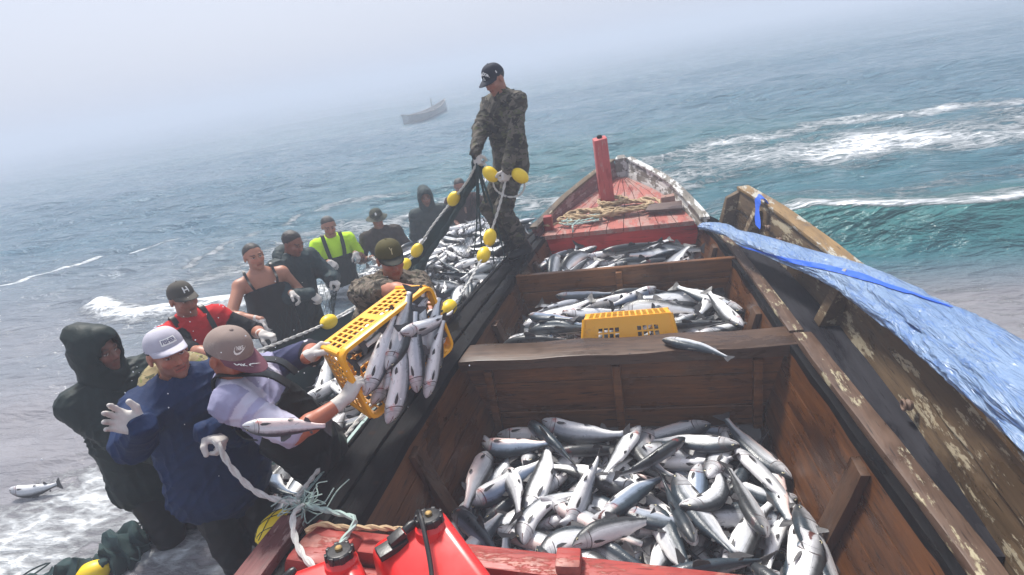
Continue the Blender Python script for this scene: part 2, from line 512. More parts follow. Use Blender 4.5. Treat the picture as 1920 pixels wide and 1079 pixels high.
# ------------------------------------------------------------------ timber materials of the boat
M = {}
M['wet_black'] = wood_mat('wet_black_plank', (0.002, 0.002, 0.0025), (0.009, 0.009, 0.010), 'Y', rough=0.62, bump=0.8, spec=0.06)
M['deck_dark'] = wood_mat('wet_side_deck', (0.010, 0.010, 0.013), (0.030, 0.030, 0.036), 'Y', rough=0.6, bump=0.5, spec=0.08)
M['brown'] = wood_mat('oiled_brown_board', (0.008, 0.003, 0.001), (0.235, 0.088, 0.018), 'X', rough=0.36, bump=0.6)
M['brown_y'] = wood_mat('oiled_brown_strake', (0.008, 0.003, 0.0015), (0.150, 0.055, 0.013), 'Y', rough=0.42, bump=0.6)
M['thwart'] = wood_mat('grey_brown_thwart', (0.022, 0.014, 0.009), (0.125, 0.070, 0.042), 'X', rough=0.42, bump=0.5)
M['rib'] = wood_mat('rib_timber', (0.018, 0.008, 0.004), (0.10, 0.048, 0.022), 'Z', rough=0.55, bump=0.5)
M['coaming'] = wood_mat('worn_coaming', (0.045, 0.028, 0.020), (0.14, 0.085, 0.058), 'Y', paint=(0.40, 0.37, 0.27), paint_amt=0.20, rough=0.5, paint_col2=(0.30, 0.24, 0.13))
M['bulwark'] = wood_mat('weathered_bulwark', (0.030, 0.019, 0.010), (0.15, 0.098, 0.052), 'Y', paint=(0.33, 0.30, 0.23), paint_amt=0.22, rough=0.7, paint_col2=(0.26, 0.20, 0.11))
M['bulwark_cap'] = wood_mat('worn_rail_cap', (0.08, 0.048, 0.020), (0.30, 0.19, 0.08), 'Y', paint=(0.42, 0.40, 0.34), paint_amt=0.30, rough=0.65)
M['grey_timber'] = wood_mat('grey_timber', (0.06, 0.055, 0.048), (0.26, 0.235, 0.20), 'Y', paint=(0.62, 0.62, 0.60), paint_amt=0.45, rough=0.75)
M['red'] = wood_mat('red_paint_board', (0.42, 0.012, 0.010), (0.66, 0.030, 0.022), 'X', paint=(0.25, 0.02, 0.016), paint_amt=0.10, rough=0.45, bump=0.35)
M['red_deck'] = wood_mat('faded_red_deck', (0.24, 0.055, 0.045), (0.42, 0.135, 0.105), 'Y', paint=(0.44, 0.27, 0.23), paint_amt=0.44, rough=0.6, bump=0.4, paint_col2=(0.18, 0.07, 0.055))
M['red_post'] = wood_mat('worn_red_post', (0.40, 0.060, 0.060), (0.50, 0.100, 0.095), 'Z', paint=(0.52, 0.22, 0.20), paint_amt=0.10, rough=0.5, bump=0.4)
M['red_dark'] = wood_mat('dark_red_strake', (0.085, 0.026, 0.026), (0.22, 0.085, 0.080), 'Y', paint=(0.33, 0.22, 0.20), paint_amt=0.28, rough=0.6)
M['red_stern'] = wood_mat('chipped_red_stern', (0.22, 0.022, 0.018), (0.38, 0.055, 0.042), 'X', paint=(0.46, 0.17, 0.13), paint_amt=0.30, rough=0.5, paint_col2=(0.12, 0.03, 0.025))

def interp(tab, y):
    if y <= tab[0][0]: return tab[0][1]
    for (a, va), (b, vb) in zip(tab[:-1], tab[1:]):
        if y <= b: return va + (vb - va) * (y - a) / (b - a)
    return tab[-1][1]
LIN = [(-0.9, -1.30), (1.5, -1.27), (2.24, -1.24), (3.0, -1.18), (3.8, -1.09), (4.6, -1.02), (5.3, -0.93), (5.7, -0.86)]
LOUT = [(-0.9, -1.62), (1.0, -1.61), (1.8, -1.56), (2.6, -1.48), (3.2, -1.42), (4.2, -1.28), (5.0, -1.14), (5.7, -1.0)]
RIN = [(-0.9, 0.93), (1.5, 0.90), (2.85, 0.80), (4.0, 0.74), (4.9, 0.68), (5.4, 0.60)]
RBASE = [(-0.9, 1.10), (1.5, 1.06), (2.4, 1.10), (3.2, 1.09), (4.0, 1.03), (4.6, 0.97), (5.35, 0.84)]
ZG = 0.55
boat = empty('fishing_boat', (-0.2, 2.5, 0))
tag(boat, 'open wooden fishing boat with red foredeck and holds full of fish', 'boat')
boat.location = (0, 0, 0)

def ys(y0, y1, n):
    return [y0 + (y1 - y0) * i / n for i in range(n + 1)]
def ribbon(mb, fa, fb, y0, y1, z0, z1, n=14, jitter=0.0, mat=0, za=None):
    """solid plank between side curves fa(y), fb(y) and heights z0..z1"""
    Y = ys(y0, y1, n); vs = []; fs = []
    for y in Y:
        j = rng.uniform(-jitter, jitter); k = rng.uniform(-jitter, jitter)
        dz = za(y) if za else 0
        vs += [(fa(y) + j, y, z0 + dz), (fb(y) + k, y, z0 + dz), (fb(y) + k, y, z1 + dz + j * 0.5), (fa(y) + j, y, z1 + dz + k * 0.5)]
    for i in range(n):
        a, b = i * 4, (i + 1) * 4
        for q in range(4):
            q2 = (q + 1) % 4
            fs.append((a + q, a + q2, b + q2, b + q))
    fs.append((3, 2, 1, 0)); e = n * 4; fs.append((e, e + 1, e + 2, e + 3))
    mb.add(vs, fs, mat)

# outer skin
mb = MB()
ring_n = len(HULL_OUT)
HO = [(x + (0.0 if not (0.5 < x < 1.0 and 4.9 < y < 6) else 0.0), y) for x, y in HULL_OUT]
levels = [(0.50, 1.0), (0.25, 0.985), (0.0, 0.965), (-0.3, 0.92), (-0.62, 0.80)]
vs = []; fs = []
for z, k in levels:
    for x, y in HO:
        vs.append(((x + 0.19) * k - 0.19, (y - 2) * (k if y > 3 else 1) + 2, z))
for i in range(len(levels) - 1):
    for j in range(ring_n - 1):
        fs.append((i * ring_n + j, i * ring_n + j + 1, (i + 1) * ring_n + j + 1, (i + 1) * ring_n + j))
fs.append(tuple((len(levels) - 1) * ring_n + j for j in range(ring_n)))
mb.add(vs, fs)
hull = mb.build('hull_planking', M['wet_black'], boat, angle=60)

# floor and inner walls: four strakes a side with gaps between
mb = MB()
nb = 9
for i in range(nb):
    x0 = -1.12 + i * (1.80 / nb); x1 = x0 + 1.80 / nb - 0.008
    mb.hexa([(x0, -0.9, -0.50), (x1, -0.9, -0.50), (x1, 5.5, -0.50), (x0, 5.5, -0.50), (x0, -0.9, -0.46), (x1, -0.9, -0.46), (x1, 5.5, -0.46), (x0, 5.5, -0.46)])
mb.build('hold_floor', M['brown_y'], boat, smooth=False)
def wall(side):
    mb = MB(); lev = [-0.46, -0.22, 0.0, 0.21, 0.36, 0.505]
    for a, b in zip(lev[:-1], lev[1:]):
        ins = lambda z: 0.30 * (0.55 - z) ** 1.2
        t = rng.uniform(0.028, 0.04)
        vs = []; fs = []; n = 20
        for y in ys(-0.9, 5.42, n):
            xin = interp(LIN, y) if side < 0 else interp(RIN, y)
            s = -side
            for z, th in ((a + 0.004, 0), (b - 0.004, 0), (b - 0.004, t), (a + 0.004, t)):
                vs.append((xin + s * (ins(z)) + side * th - side * 0.0, y, z))
        for i in range(n):
            p, q = i * 4, i * 4 + 4
            for k in range(4):
                k2 = (k + 1) % 4
                fs.append((p + k, p + k2, q + k2, q + k))
        mb.add(vs, fs)
    return mb.build('inner_planking', M['brown_y'], boat, angle=30)
wall(-1); wall(1)
# liner behind the plank gaps
mb = MB()
for side, T in ((-1, LIN), (1, RIN)):
    vs = []; n = 16
    for y in ys(-0.9, 5.42, n):
        x = interp(T, y)
        vs += [(x - side * 0.22 + side * 0.02, y, -0.5), (x + side * 0.055, y, 0.49)]
    mb.add(vs, [(2 * i, 2 * i + 1, 2 * i + 3, 2 * i + 2) for i in range(n)])
mb.build('hull_liner', M['wet_black'], boat)

# ribs standing on the inner walls
def rib(side, y, w=0.095, d=0.075, top=0.50):
    T = LIN if side < 0 else RIN
    mb = MB()
    pts = []
    for z in (-0.46, -0.2, 0.1, 0.35, top):
        x = interp(T, y) - side * 0.30 * max(0, 0.55 - z) ** 1.2
        pts.append((x, z))
    vs = []; fs = []
    for x, z in pts:
        dd = d * (1.15 - 0.4 * (z + 0.46))
        vs += [(x, y - w / 2, z), (x - side * dd, y - w / 2, z), (x - side * dd, y + w / 2, z), (x, y + w / 2, z)]
    for i in range(len(pts) - 1):
        for k in range(4):
            fs.append((i * 4 + k, i * 4 + (k + 1) % 4, i * 4 + 4 + (k + 1) % 4, i * 4 + 4 + k))
    fs += [(3, 2, 1, 0), tuple(range((len(pts) - 1) * 4, len(pts) * 4))]
    mb.add(vs, fs)
    mb.build('rib', M['rib'], boat, bevel=0.006)
for y in (2.18, 3.62, 4.85): rib(-1, y, d=0.05, top=0.47)
for y in (2.05, 3.55, 4.85): rib(1, y, w=0.12, d=0.05, top=0.47)

# bulkheads
def bulkhead(y, boards, thick, mat, cleat_x, cleat_w=0.05, zt=0.5, name='bulkhead'):
    mb = MB()
    for a, b in boards:
        dy = rng.uniform(-0.006, 0.006)
        za, zb = a + 0.003, b - 0.003
        xa = lambda z: interp(LIN, y) + 0.30 * max(0, 0.55 - z) ** 1.2 - 0.02
        xb = lambda z: interp(RIN, y) - 0.30 * max(0, 0.55 - z) ** 1.2 + 0.02
        n = 10; vs = []; fs = []
        for i in range(n + 1):
            t = i / n
            for z, yy in ((za, y + dy), (zb, y + dy), (zb, y + dy + thick), (za, y + dy + thick)):
                vs.append((xa(z) + (xb(z) - xa(z)) * t, yy + rng.uniform(-.001, .001), z + rng.uniform(-.0015, .0015)))
        for i in range(n):
            for k in range(4):
                k2 = (k + 1) % 4
                fs.append((i * 4 + k, i * 4 + k2, i * 4 + 4 + k2, i * 4 + 4 + k))
        fs += [(3, 2, 1, 0), tuple(range(n * 4, n * 4 + 4))]
        mb.add(vs, fs)
    bh = mb.build(name, mat, boat, bevel=0.004, seg=1)
    for cx in cleat_x:
        c = MB(); c.box((cx, y - 0.028, (zt - 0.46) / 2), (cleat_w, 0.045, zt + 0.44))
        c.build('cleat', M['brown'], bh, bevel=0.005)
    return bh
bulkhead(3.02, [(-0.46, -0.12), (-0.12, 0.10), (0.10, 0.32), (0.32, 0.455)], 0.04, M['brown'], [-0.19, -1.0, 0.62], zt=0.45)
bulkhead(4.33, [(-0.46, -0.1), (-0.1, 0.18), (0.18, 0.385), (0.385, 0.55)], 0.045, M['brown'], [-0.17], zt=0.53)
# thwart across the middle, its right end notched over the coaming
mb = MB()
n = 12; vs = []; fs = []
for i in range(n + 1):
    x = -1.20 + (2.03) * i / n
    e = 0.012 * math.sin(i * 1.7)
    y0, y1 = 2.955 + e * 0.4, 3.175 + e * 0.5
    vs += [(x, y0, 0.462), (x, y1, 0.462), (x, y1, 0.535 + e * 0.3), (x, y0, 0.535 + e * 0.3)]
for i in range(n):
    for k in range(4):
        fs.append((i * 4 + k, i * 4 + (k + 1) % 4, i * 4 + 4 + (k + 1) % 4, i * 4 + 4 + k))
fs += [(3, 2, 1, 0), tuple(range(n * 4, n * 4 + 4))]
mb.add(vs, fs)
mb.build('thwart', M['thwart'], boat, bevel=0.009)
# red fore bulkhead with the foredeck edge over it
mb = MB()
mb.hexa([(-0.97, 5.40, -0.46), (0.60, 5.40, -0.46), (0.60, 5.45, -0.46), (-0.97, 5.45, -0.46), (-0.93, 5.40, 0.505), (0.57, 5.40, 0.505), (0.57, 5.45, 0.505), (-0.93, 5.45, 0.505)])
mb.build('fore_bulkhead', M['red'], boat, bevel=0.005)

# left side deck: two wet black planks, chafed outer edge
mb = MB()
li = lambda y: interp(LIN, y); lo = lambda y: interp(LOUT, y)
ribbon(mb, lambda y: lo(y), lambda y: lo(y) + 0.60 * (li(y) - lo(y)) - 0.006, 0.9, 5.62, 0.50, 0.555, 22, 0.004)
ribbon(mb, lambda y: lo(y) + 0.60 * (li(y) - lo(y)) + 0.006, lambda y: li(y) + 0.012, 0.9, 5.62, 0.49, 0.548, 22, 0.004)
ribbon(mb, lambda y: lo(y) - 0.035, lambda y: lo(y) - 0.003, 0.9, 5.62, 0.40, 0.565, 22, 0.003)
mb.build('side_deck', M['wet_black'], boat, bevel=0.007)
# pale chafed rope-worn strip on the outer edge
mb = MB()
ribbon(mb, lambda y: lo(y) - 0.030, lambda y: lo(y) - 0.012, 1.75, 2.75, 0.566, 0.571, 14, 0.004)
mb.build('chafe_strip', plain_mat('chafed_edge', (0.30, 0.42, 0.40), 0.6, 0.5, 30, dirt=(0.02, 0.03, 0.03), dirt_lo=0.48), boat)

# right side: coaming, sunken dark side deck, bulwark of two boards, rail cap, brackets
ri = lambda y: interp(RIN, y); rb = lambda y: interp(RBASE, y)
mb = MB(); ribbon(mb, lambda y: ri(y) - 0.012, lambda y: ri(y) + 0.028, 0.9, 5.28, 0.44, 0.535, 20, 0.003)
mb.build('coaming_lip', M['wet_black'], boat, bevel=0.006)
mb = MB()
ribbon(mb, lambda y: ri(y) + 0.030, lambda y: ri(y) + 0.125 - 0.03 * max(0, (y - 3.2) / 2), 0.9, 3.05, 0.49, 0.565, 14, 0.003)
ribbon(mb, lambda y: ri(y) + 0.020, lambda y: ri(y) + 0.105 - 0.02 * max(0, (y - 3.2) / 2), 3.09, 5.2, 0.49, 0.556, 14, 0.003)
mb.build('coaming', M['coaming'], boat, bevel=0.008)
mb = MB(); ribbon(mb, lambda y: ri(y) + 0.10, lambda y: rb(y) + 0.02, 1.56, 5.3, 0.47, 0.52, 18, 0.0)
mb.build('side_deck', M['deck_dark'], boat)
def zb_(y): return 0.02 * math.sin(y)
bw = MB()
for (z0, z1, f0, f1) in ((0.47, 0.665, 0.0, 0.03), (0.672, 0.83, 0.022, 0.05)):
    vs = []; fs = []; n = 22
    for y in ys(1.35, 5.30, n):
        x = rb(y); s = min(1, max(0, (y - 1.2) / 3)); h = 1.0 - 0.05 * (1 - s)
        j = rng.uniform(-.003, .003)
        for z, xx in ((z0, f0), (z1, f1), (z1, f1 + 0.035), (z0, f0 + 0.035)):
            vs.append((x + xx * 1.5 + j, y, 0.5 + (z - 0.5) * h + j))
    for i in range(n):
        for k in range(4):
            fs.append((i * 4 + k, i * 4 + (k + 1) % 4, i * 4 + 4 + (k + 1) % 4, i * 4 + 4 + k))
    fs += [(3, 2, 1, 0), tuple(range(n * 4, n * 4 + 4))]
    bw.add(vs, fs)
bulw = bw.build('bulwark', M['bulwark'], boat, bevel=0.007)
wobble_mesh(bulw.data, 0.006, 3.0, 4)
mb = MB(); ribbon(mb, lambda y: rb(y) + 0.055, lambda y: rb(y) + 0.16, 1.2, 5.28, 0.832, 0.862, 22, 0.004, za=lambda y: -0.017 * (1 - min(1, max(0, (y - 1.2) / 3))))
mb.build('rail_cap', M['bulwark_cap'], bulw, bevel=0.007)
for y in (3.22, 4.75):
    mb = MB(); x = rb(y)
    vs = [(x - 0.10, y - 0.05, 0.522), (x + 0.02, y - 0.05, 0.522), (x + 0.02, y + 0.05, 0.522), (x - 0.10, y + 0.05, 0.522),
          (x + 0.012, y - 0.05, 0.79), (x + 0.06, y - 0.05, 0.79), (x + 0.06, y + 0.05, 0.79), (x + 0.012, y + 0.05, 0.79)]
    mb.hexa(vs); mb.build('bracket', M['bulwark'], bulw, bevel=0.006)
mb = MB()   # heavy timber head that ends the bulwark
x = rb(5.3)
mb.hexa([(x - 0.09, 5.22, 0.50), (x + 0.10, 5.22, 0.50), (x + 0.08, 5.38, 0.50), (x - 0.09, 5.38, 0.50),
         (x - 0.03, 5.25, 0.77), (x + 0.105, 5.22, 0.835), (x + 0.09, 5.34, 0.82), (x - 0.03, 5.34, 0.76)])
mb.build('timber_head', M['bulwark'], bulw, bevel=0.014)
IRON = plain_mat('rusty_iron', (0.16, 0.10, 0.07), 0.7, 0.5, 30, 0.5)
for (y, z, dx) in ((2.28, 0.60, -0.02), (4.2, 0.70, 0.0), (4.45, 0.72, 0.0)):
    mb = MB(); x = rb(y) + dx + 0.01
    mb.lathe([(0.022, -0.01), (0.026, 0.004), (0.014, 0.018)], (x, y, z), (-1, 0, 0.2), 10)
    mb.tube([(x - 0.02, y + 0.022 * math.cos(a), z + 0.022 * math.sin(a)) for a in [i * PI / 6 for i in range(13)]], 0.006, 6)
    mb.build('eye_bolt', IRON, bulw)

# foredeck, rails round the bow, stem
LBOW = [(5.40, -0.96), (5.8, -0.83), (6.2, -0.70), (6.6, -0.53), (7.0, -0.35), (7.38, -0.15)]
RBOW = [(5.15, 0.56), (5.4, 0.54), (5.8, 0.46), (6.2, 0.37), (6.6, 0.24), (7.0, 0.06), (7.38, -0.11)]
lb = lambda y: interp(LBOW, y); rbw = lambda y: interp(RBOW, y)
mb = MB(); npl = 9
for i in range(npl):
    a, b = i / npl, (i + 1) / npl
    ribbon(mb, lambda y: lb(y) + (rbw(y) - lb(y)) * a + 0.003, lambda y: lb(y) + (rbw(y) - lb(y)) * b - 0.003, 5.36, 7.34, 0.508, 0.552, 10, 0.0, za=lambda y: 0.035 * max(0, y - 5.4))
mb.build('foredeck', M['red_deck'], boat, bevel=0.003, seg=1)
def rail_h(y): return 0.035 + 0.062 * max(0, y - 5.4)
for side, f, mat, name, off in ((-1, lb, M['red_dark'], 'bow_rail', 0), (1, rbw, M['grey_timber'], 'bow_rail', 0)):
    mb = MB(); y0 = 5.38 if side < 0 else 5.12
    for (a, b) in ((0.0, 0.52), (0.54, 1.0)):
        vs = []; fs = []; n = 16
        for y in ys(y0, 7.40, n):
            zb = 0.53 + 0.035 * max(0, y - 5.4); h = rail_h(y) + 0.06
            x = f(y)
            for t, th in ((a, 0), (b, 0), (b, 0.045), (a, 0.045)):
                vs.append((x + side * (0.10 * t * h / 0.2 * 0.6 + th), y, zb + h * t))
        for i in range(n):
            for k in range(4):
                fs.append((i * 4 + k, i * 4 + (k + 1) % 4, i * 4 + 4 + (k + 1) % 4, i * 4 + 4 + k))
        fs += [(3, 2, 1, 0), tuple(range(n * 4, n * 4 + 4))]
        mb.add(vs, fs)
    r_ = mb.build(name, mat, boat, bevel=0.006)
    c = MB()
    vs = []; fs = []; n = 16
    for y in ys(y0, 7.40, n):
        zb = 0.53 + 0.035 * max(0, y - 5.4); h = rail_h(y) + 0.06; x = f(y) + side * 0.06 * h / 0.2
        for xx, zz in ((-0.02, 0.002), (0.065, 0.002), (0.065, 0.03), (-0.02, 0.03)):
            vs.append((x + side * xx, y, zb + h + zz))
    for i in range(n):
        for k in range(4):
            fs.append((i * 4 + k, i * 4 + (k + 1) % 4, i * 4 + 4 + (k + 1) % 4, i * 4 + 4 + k))
    fs += [(3, 2, 1, 0), tuple(range(n * 4, n * 4 + 4))]
    c.add(vs, fs); c.build('rail_cap', M['grey_timber'] if side > 0 else M['bulwark'], r_, bevel=0.005)
    # short rail stanchions on the inside
    for y in ((5.55,) if side < 0 else ()):
        k = MB(); k.box((f(y) + 0.03, y, 0.62), (0.09, 0.09, 0.17)); k.build('knee', M['red_stern'], r_, bevel=0.012)
mb = MB()
mb.hexa([(-0.20, 7.33, 0.3), (-0.06, 7.33, 0.3), (-0.09, 7.52, 0.3), (-0.17, 7.52, 0.3), (-0.205, 7.36, 0.85), (-0.05, 7.36, 0.85), (-0.08, 7.55, 0.86), (-0.17, 7.55, 0.86)])
mb.build('stem_post', M['grey_timber'], boat, bevel=0.012)
mb = MB()   # mast stump
Mr = Matrix.Rotation(R(12), 3, 'Z')
pv_ = [Vector(q) for q in ((-0.075, -0.07, 0), (0.075, -0.07, 0), (0.075, 0.07, 0), (-0.075, 0.07, 0))]
base = Vector((-0.29, 6.14, 0.545)); topc = Vector((-0.305, 6.14, 1.31))
b4 = [base + Mr @ q for q in pv_]; t4 = [topc + Mr @ (q * 0.93) + Vector((0, 0, 0.012 * (q.x > 0) + 0.015 * (q.y > 0))) for q in pv_]
mb.hexa(b4 + t4)
post = mb.build('mast_stump', M['red_post'], boat, bevel=0.012)
mb = MB(); mb.lathe([(0.028, 0), (0.03, 0.02), (0.02, 0.032)], topc + Vector((0.0, 0, 0.012)), (0, 0, 1), 12)
mb.build('iron_pin', M['wet_black'], post)

# aft beam and red stern deck
mb = MB()
mb.hexa([(-1.26, 1.49, 0.44), (0.92, 1.27, 0.44), (0.92, 1.37, 0.44), (-1.26, 1.59, 0.44), (-1.26, 1.49, 0.548), (0.92, 1.27, 0.548), (0.92, 1.37, 0.548), (-1.26, 1.59, 0.548)])
mb.hexa([(-1.24, 1.53, -0.46), (0.88, 1.31, -0.46), (0.90, 1.35, -0.46), (-1.24, 1.57, -0.46), (-1.24, 1.53, 0.44), (0.88, 1.31, 0.44), (0.90, 1.35, 0.44), (-1.24, 1.57, 0.44)])
ab = mb.build('stern_beam', M['red_stern'], boat, bevel=0.008)
mb = MB(); mb.box((-0.33, 1.447, 0.572), (0.09, 0.085, 0.045)); mb.build('cleat', M['red_stern'], ab, bevel=0.01)
mb = MB()
for i in range(7):
    yl, yr = 1.478 - i * 0.2, 1.258 - i * 0.2
    mb.hexa([(-1.27, yl - 0.194, 0.44), (0.92, yr - 0.194, 0.44), (0.92, yr, 0.44), (-1.27, yl, 0.44),
             (-1.27, yl - 0.194, 0.485), (0.92, yr - 0.194, 0.485), (0.92, yr, 0.485), (-1.27, yl, 0.485)])
mb.build('stern_deck', M['red_stern'], boat, bevel=0.004, seg=1)
mb = MB()   # red corner block beside the left side deck and the stern rail
mb.hexa([(-1.47, 1.36, 0.50), (-1.20, 1.34, 0.50), (-1.16, 1.58, 0.50), (-1.44, 1.66, 0.50), (-1.44, 1.38, 0.615), (-1.22, 1.37, 0.60), (-1.20, 1.52, 0.59), (-1.40, 1.60, 0.61)])
mb.build('corner_block', M['red_stern'], boat, bevel=0.03)
mb = MB(); ribbon(mb, lambda y: lo(y) - 0.03, lambda y: lo(y) + 0.09, 0.3, 1.62, 0.40, 0.60, 8, 0.002)
mb.build('stern_rail', M['red_dark'], boat, bevel=0.012)
# ------------------------------------------------------------------ the catch
def fish_material():
    m = NT('salmon_skin')
    u, v = m.attr('fu'), m.attr('fv')
    r = m.rand()
    ob = m.coord('Object')
    nz = m.noise(ob, 14, 4, 0.6)
    vv = m.math('ADD', v, m.math('MULTIPLY', m.math('SUBTRACT', nz, 0.5), 0.16))
    backA = m.mix(nz, (0.010, 0.016, 0.022), (0.035, 0.055, 0.072))
    backB = m.mix(nz, (0.012, 0.014, 0.015), (0.045, 0.048, 0.050))
    back = m.mix(m.smooth(r, 0.35, 0.65), backA, backB)
    sp = m.voro(ob, 62)
    spn = m.math('MULTIPLY', m.smooth(sp, 0.26, 0.16), m.smooth(m.noise(ob, 9, 2), 0.44, 0.56))
    r2 = m.math('FRACT', m.math('MULTIPLY', r, 7.31))
    r3 = m.math('FRACT', m.math('MULTIPLY', r, 23.7))
    side = m.mix(m.noise(m.coord('Object', (1, 3, 3)), 22, 4, 0.7), (0.42, 0.44, 0.47), (0.80, 0.81, 0.82))
    side = m.mix(m.smooth(r2, 0.35, 1.0), side, m.mix(m.smooth(r, 0.4, 0.6), (0.20, 0.26, 0.36), (0.24, 0.25, 0.27)))
    belly = m.mix(m.smooth(r3, 0.72, 0.95), (0.84, 0.83, 0.82), (0.74, 0.57, 0.53))
    c = m.ramp(vv, [(0.0, 0.0), (1.0, 1.0)])
    b1 = m.smooth(vv, 0.30, 0.50)
    b2 = m.smooth(vv, 0.54, 0.74)
    c = m.mix(b1, back, side)
    c = m.mix(b2, c, belly)
    c = m.mix(m.math('MULTIPLY', spn, m.smooth(vv, 0.46, 0.34)), c, (0.006, 0.008, 0.010))
    # silver lateral line and darker head with gill cover edge
    c = m.mix(m.math('MULTIPLY', m.smooth(m.math('ABSOLUTE', m.math('SUBTRACT', v, 0.43)), 0.010, 0.003), 0.45), c, (0.08, 0.09, 0.10))
    headm = m.smooth(u, 0.205, 0.175)
    headc = m.mix(m.smooth(vv, 0.22, 0.58), (0.025, 0.030, 0.034), m.mix(m.noise(ob, 40, 3), (0.28, 0.29, 0.31), (0.66, 0.65, 0.66)))
    c = m.mix(headm, c, headc)
    gill = m.math('ADD', u, m.math('MULTIPLY', m.math('POWER', m.math('SUBTRACT', v, 0.5), 2.0), 0.22))
    c = m.mix(m.math('MULTIPLY', m.smooth(m.math('ABSOLUTE', m.math('SUBTRACT', gill, 0.205)), 0.009, 0.002), m.smooth(v, 0.2, 0.3)), c, (0.05, 0.035, 0.035))
    c = m.mix(m.math('MULTIPLY', m.smooth(m.math('ABSOLUTE', m.math('SUBTRACT', gill, 0.155)), 0.006, 0.002), 0.5), c, (0.10, 0.09, 0.09))
    jaw = m.math('MULTIPLY', m.smooth(m.math('ABSOLUTE', m.math('SUBTRACT', v, m.math('ADD', 0.53, m.math('MULTIPLY', u, 0.6)))), 0.035, 0.015), m.smooth(u, 0.105, 0.085))
    c = m.mix(jaw, c, (0.10, 0.035, 0.03))
    # bruised, bloody bellies on some
    bl = m.math('MULTIPLY', m.smooth(m.noise(ob, 8, 4, 0.65, 0.4), 0.60, 0.70), m.math('MULTIPLY', m.smooth(v, 0.62, 0.8), m.smooth(r3, 0.25, 0.7)))
    c = m.mix(m.math('MULTIPLY', bl, 0.75), c, (0.55, 0.16, 0.13))
    gl = m.math('MULTIPLY', m.smooth(m.math('ABSOLUTE', m.math('SUBTRACT', gill, 0.19)), 0.05, 0.0), m.math('MULTIPLY', m.smooth(m.noise(ob, 25, 3), 0.45, 0.6), m.smooth(r2, 0.45, 0.75)))
    c = m.mix(m.math('MULTIPLY', gl, 0.32), c, (0.42, 0.06, 0.05))
    stain = m.math('MULTIPLY', m.smooth(m.noise(m.coord('Object', (2, 5, 5)), 9, 5, 0.7, 0.6), 0.60, 0.70), 0.5)
    c = m.mix(stain, c, (0.05, 0.055, 0.06))
    sc = m.voro(m.coord('Object', (1, 1.2, 1.2)), 170)
    m.bump(m.math('ADD', sc, m.math('MULTIPLY', nz, 1.2)), 0.22, 0.003)
    metal = m.math('MULTIPLY', m.math('SUBTRACT', b1, m.math('MULTIPLY', b2, 0.85)), 0.22)
    return m.set(c, m.ramp(nz, [(0.3, 0.24), (0.7, 0.44)]), metal, 0.5)
FM = [fish_material(), plain_mat('fin_grey', (0.045, 0.044, 0.046), 0.45, 0.5, 25, 0.3), plain_mat('fish_eye', (0.012, 0.012, 0.010), 0.1, 0.1)]
_e = NT('fish_iris'); FM.append(_e.set((0.55, 0.50, 0.33), 0.25))

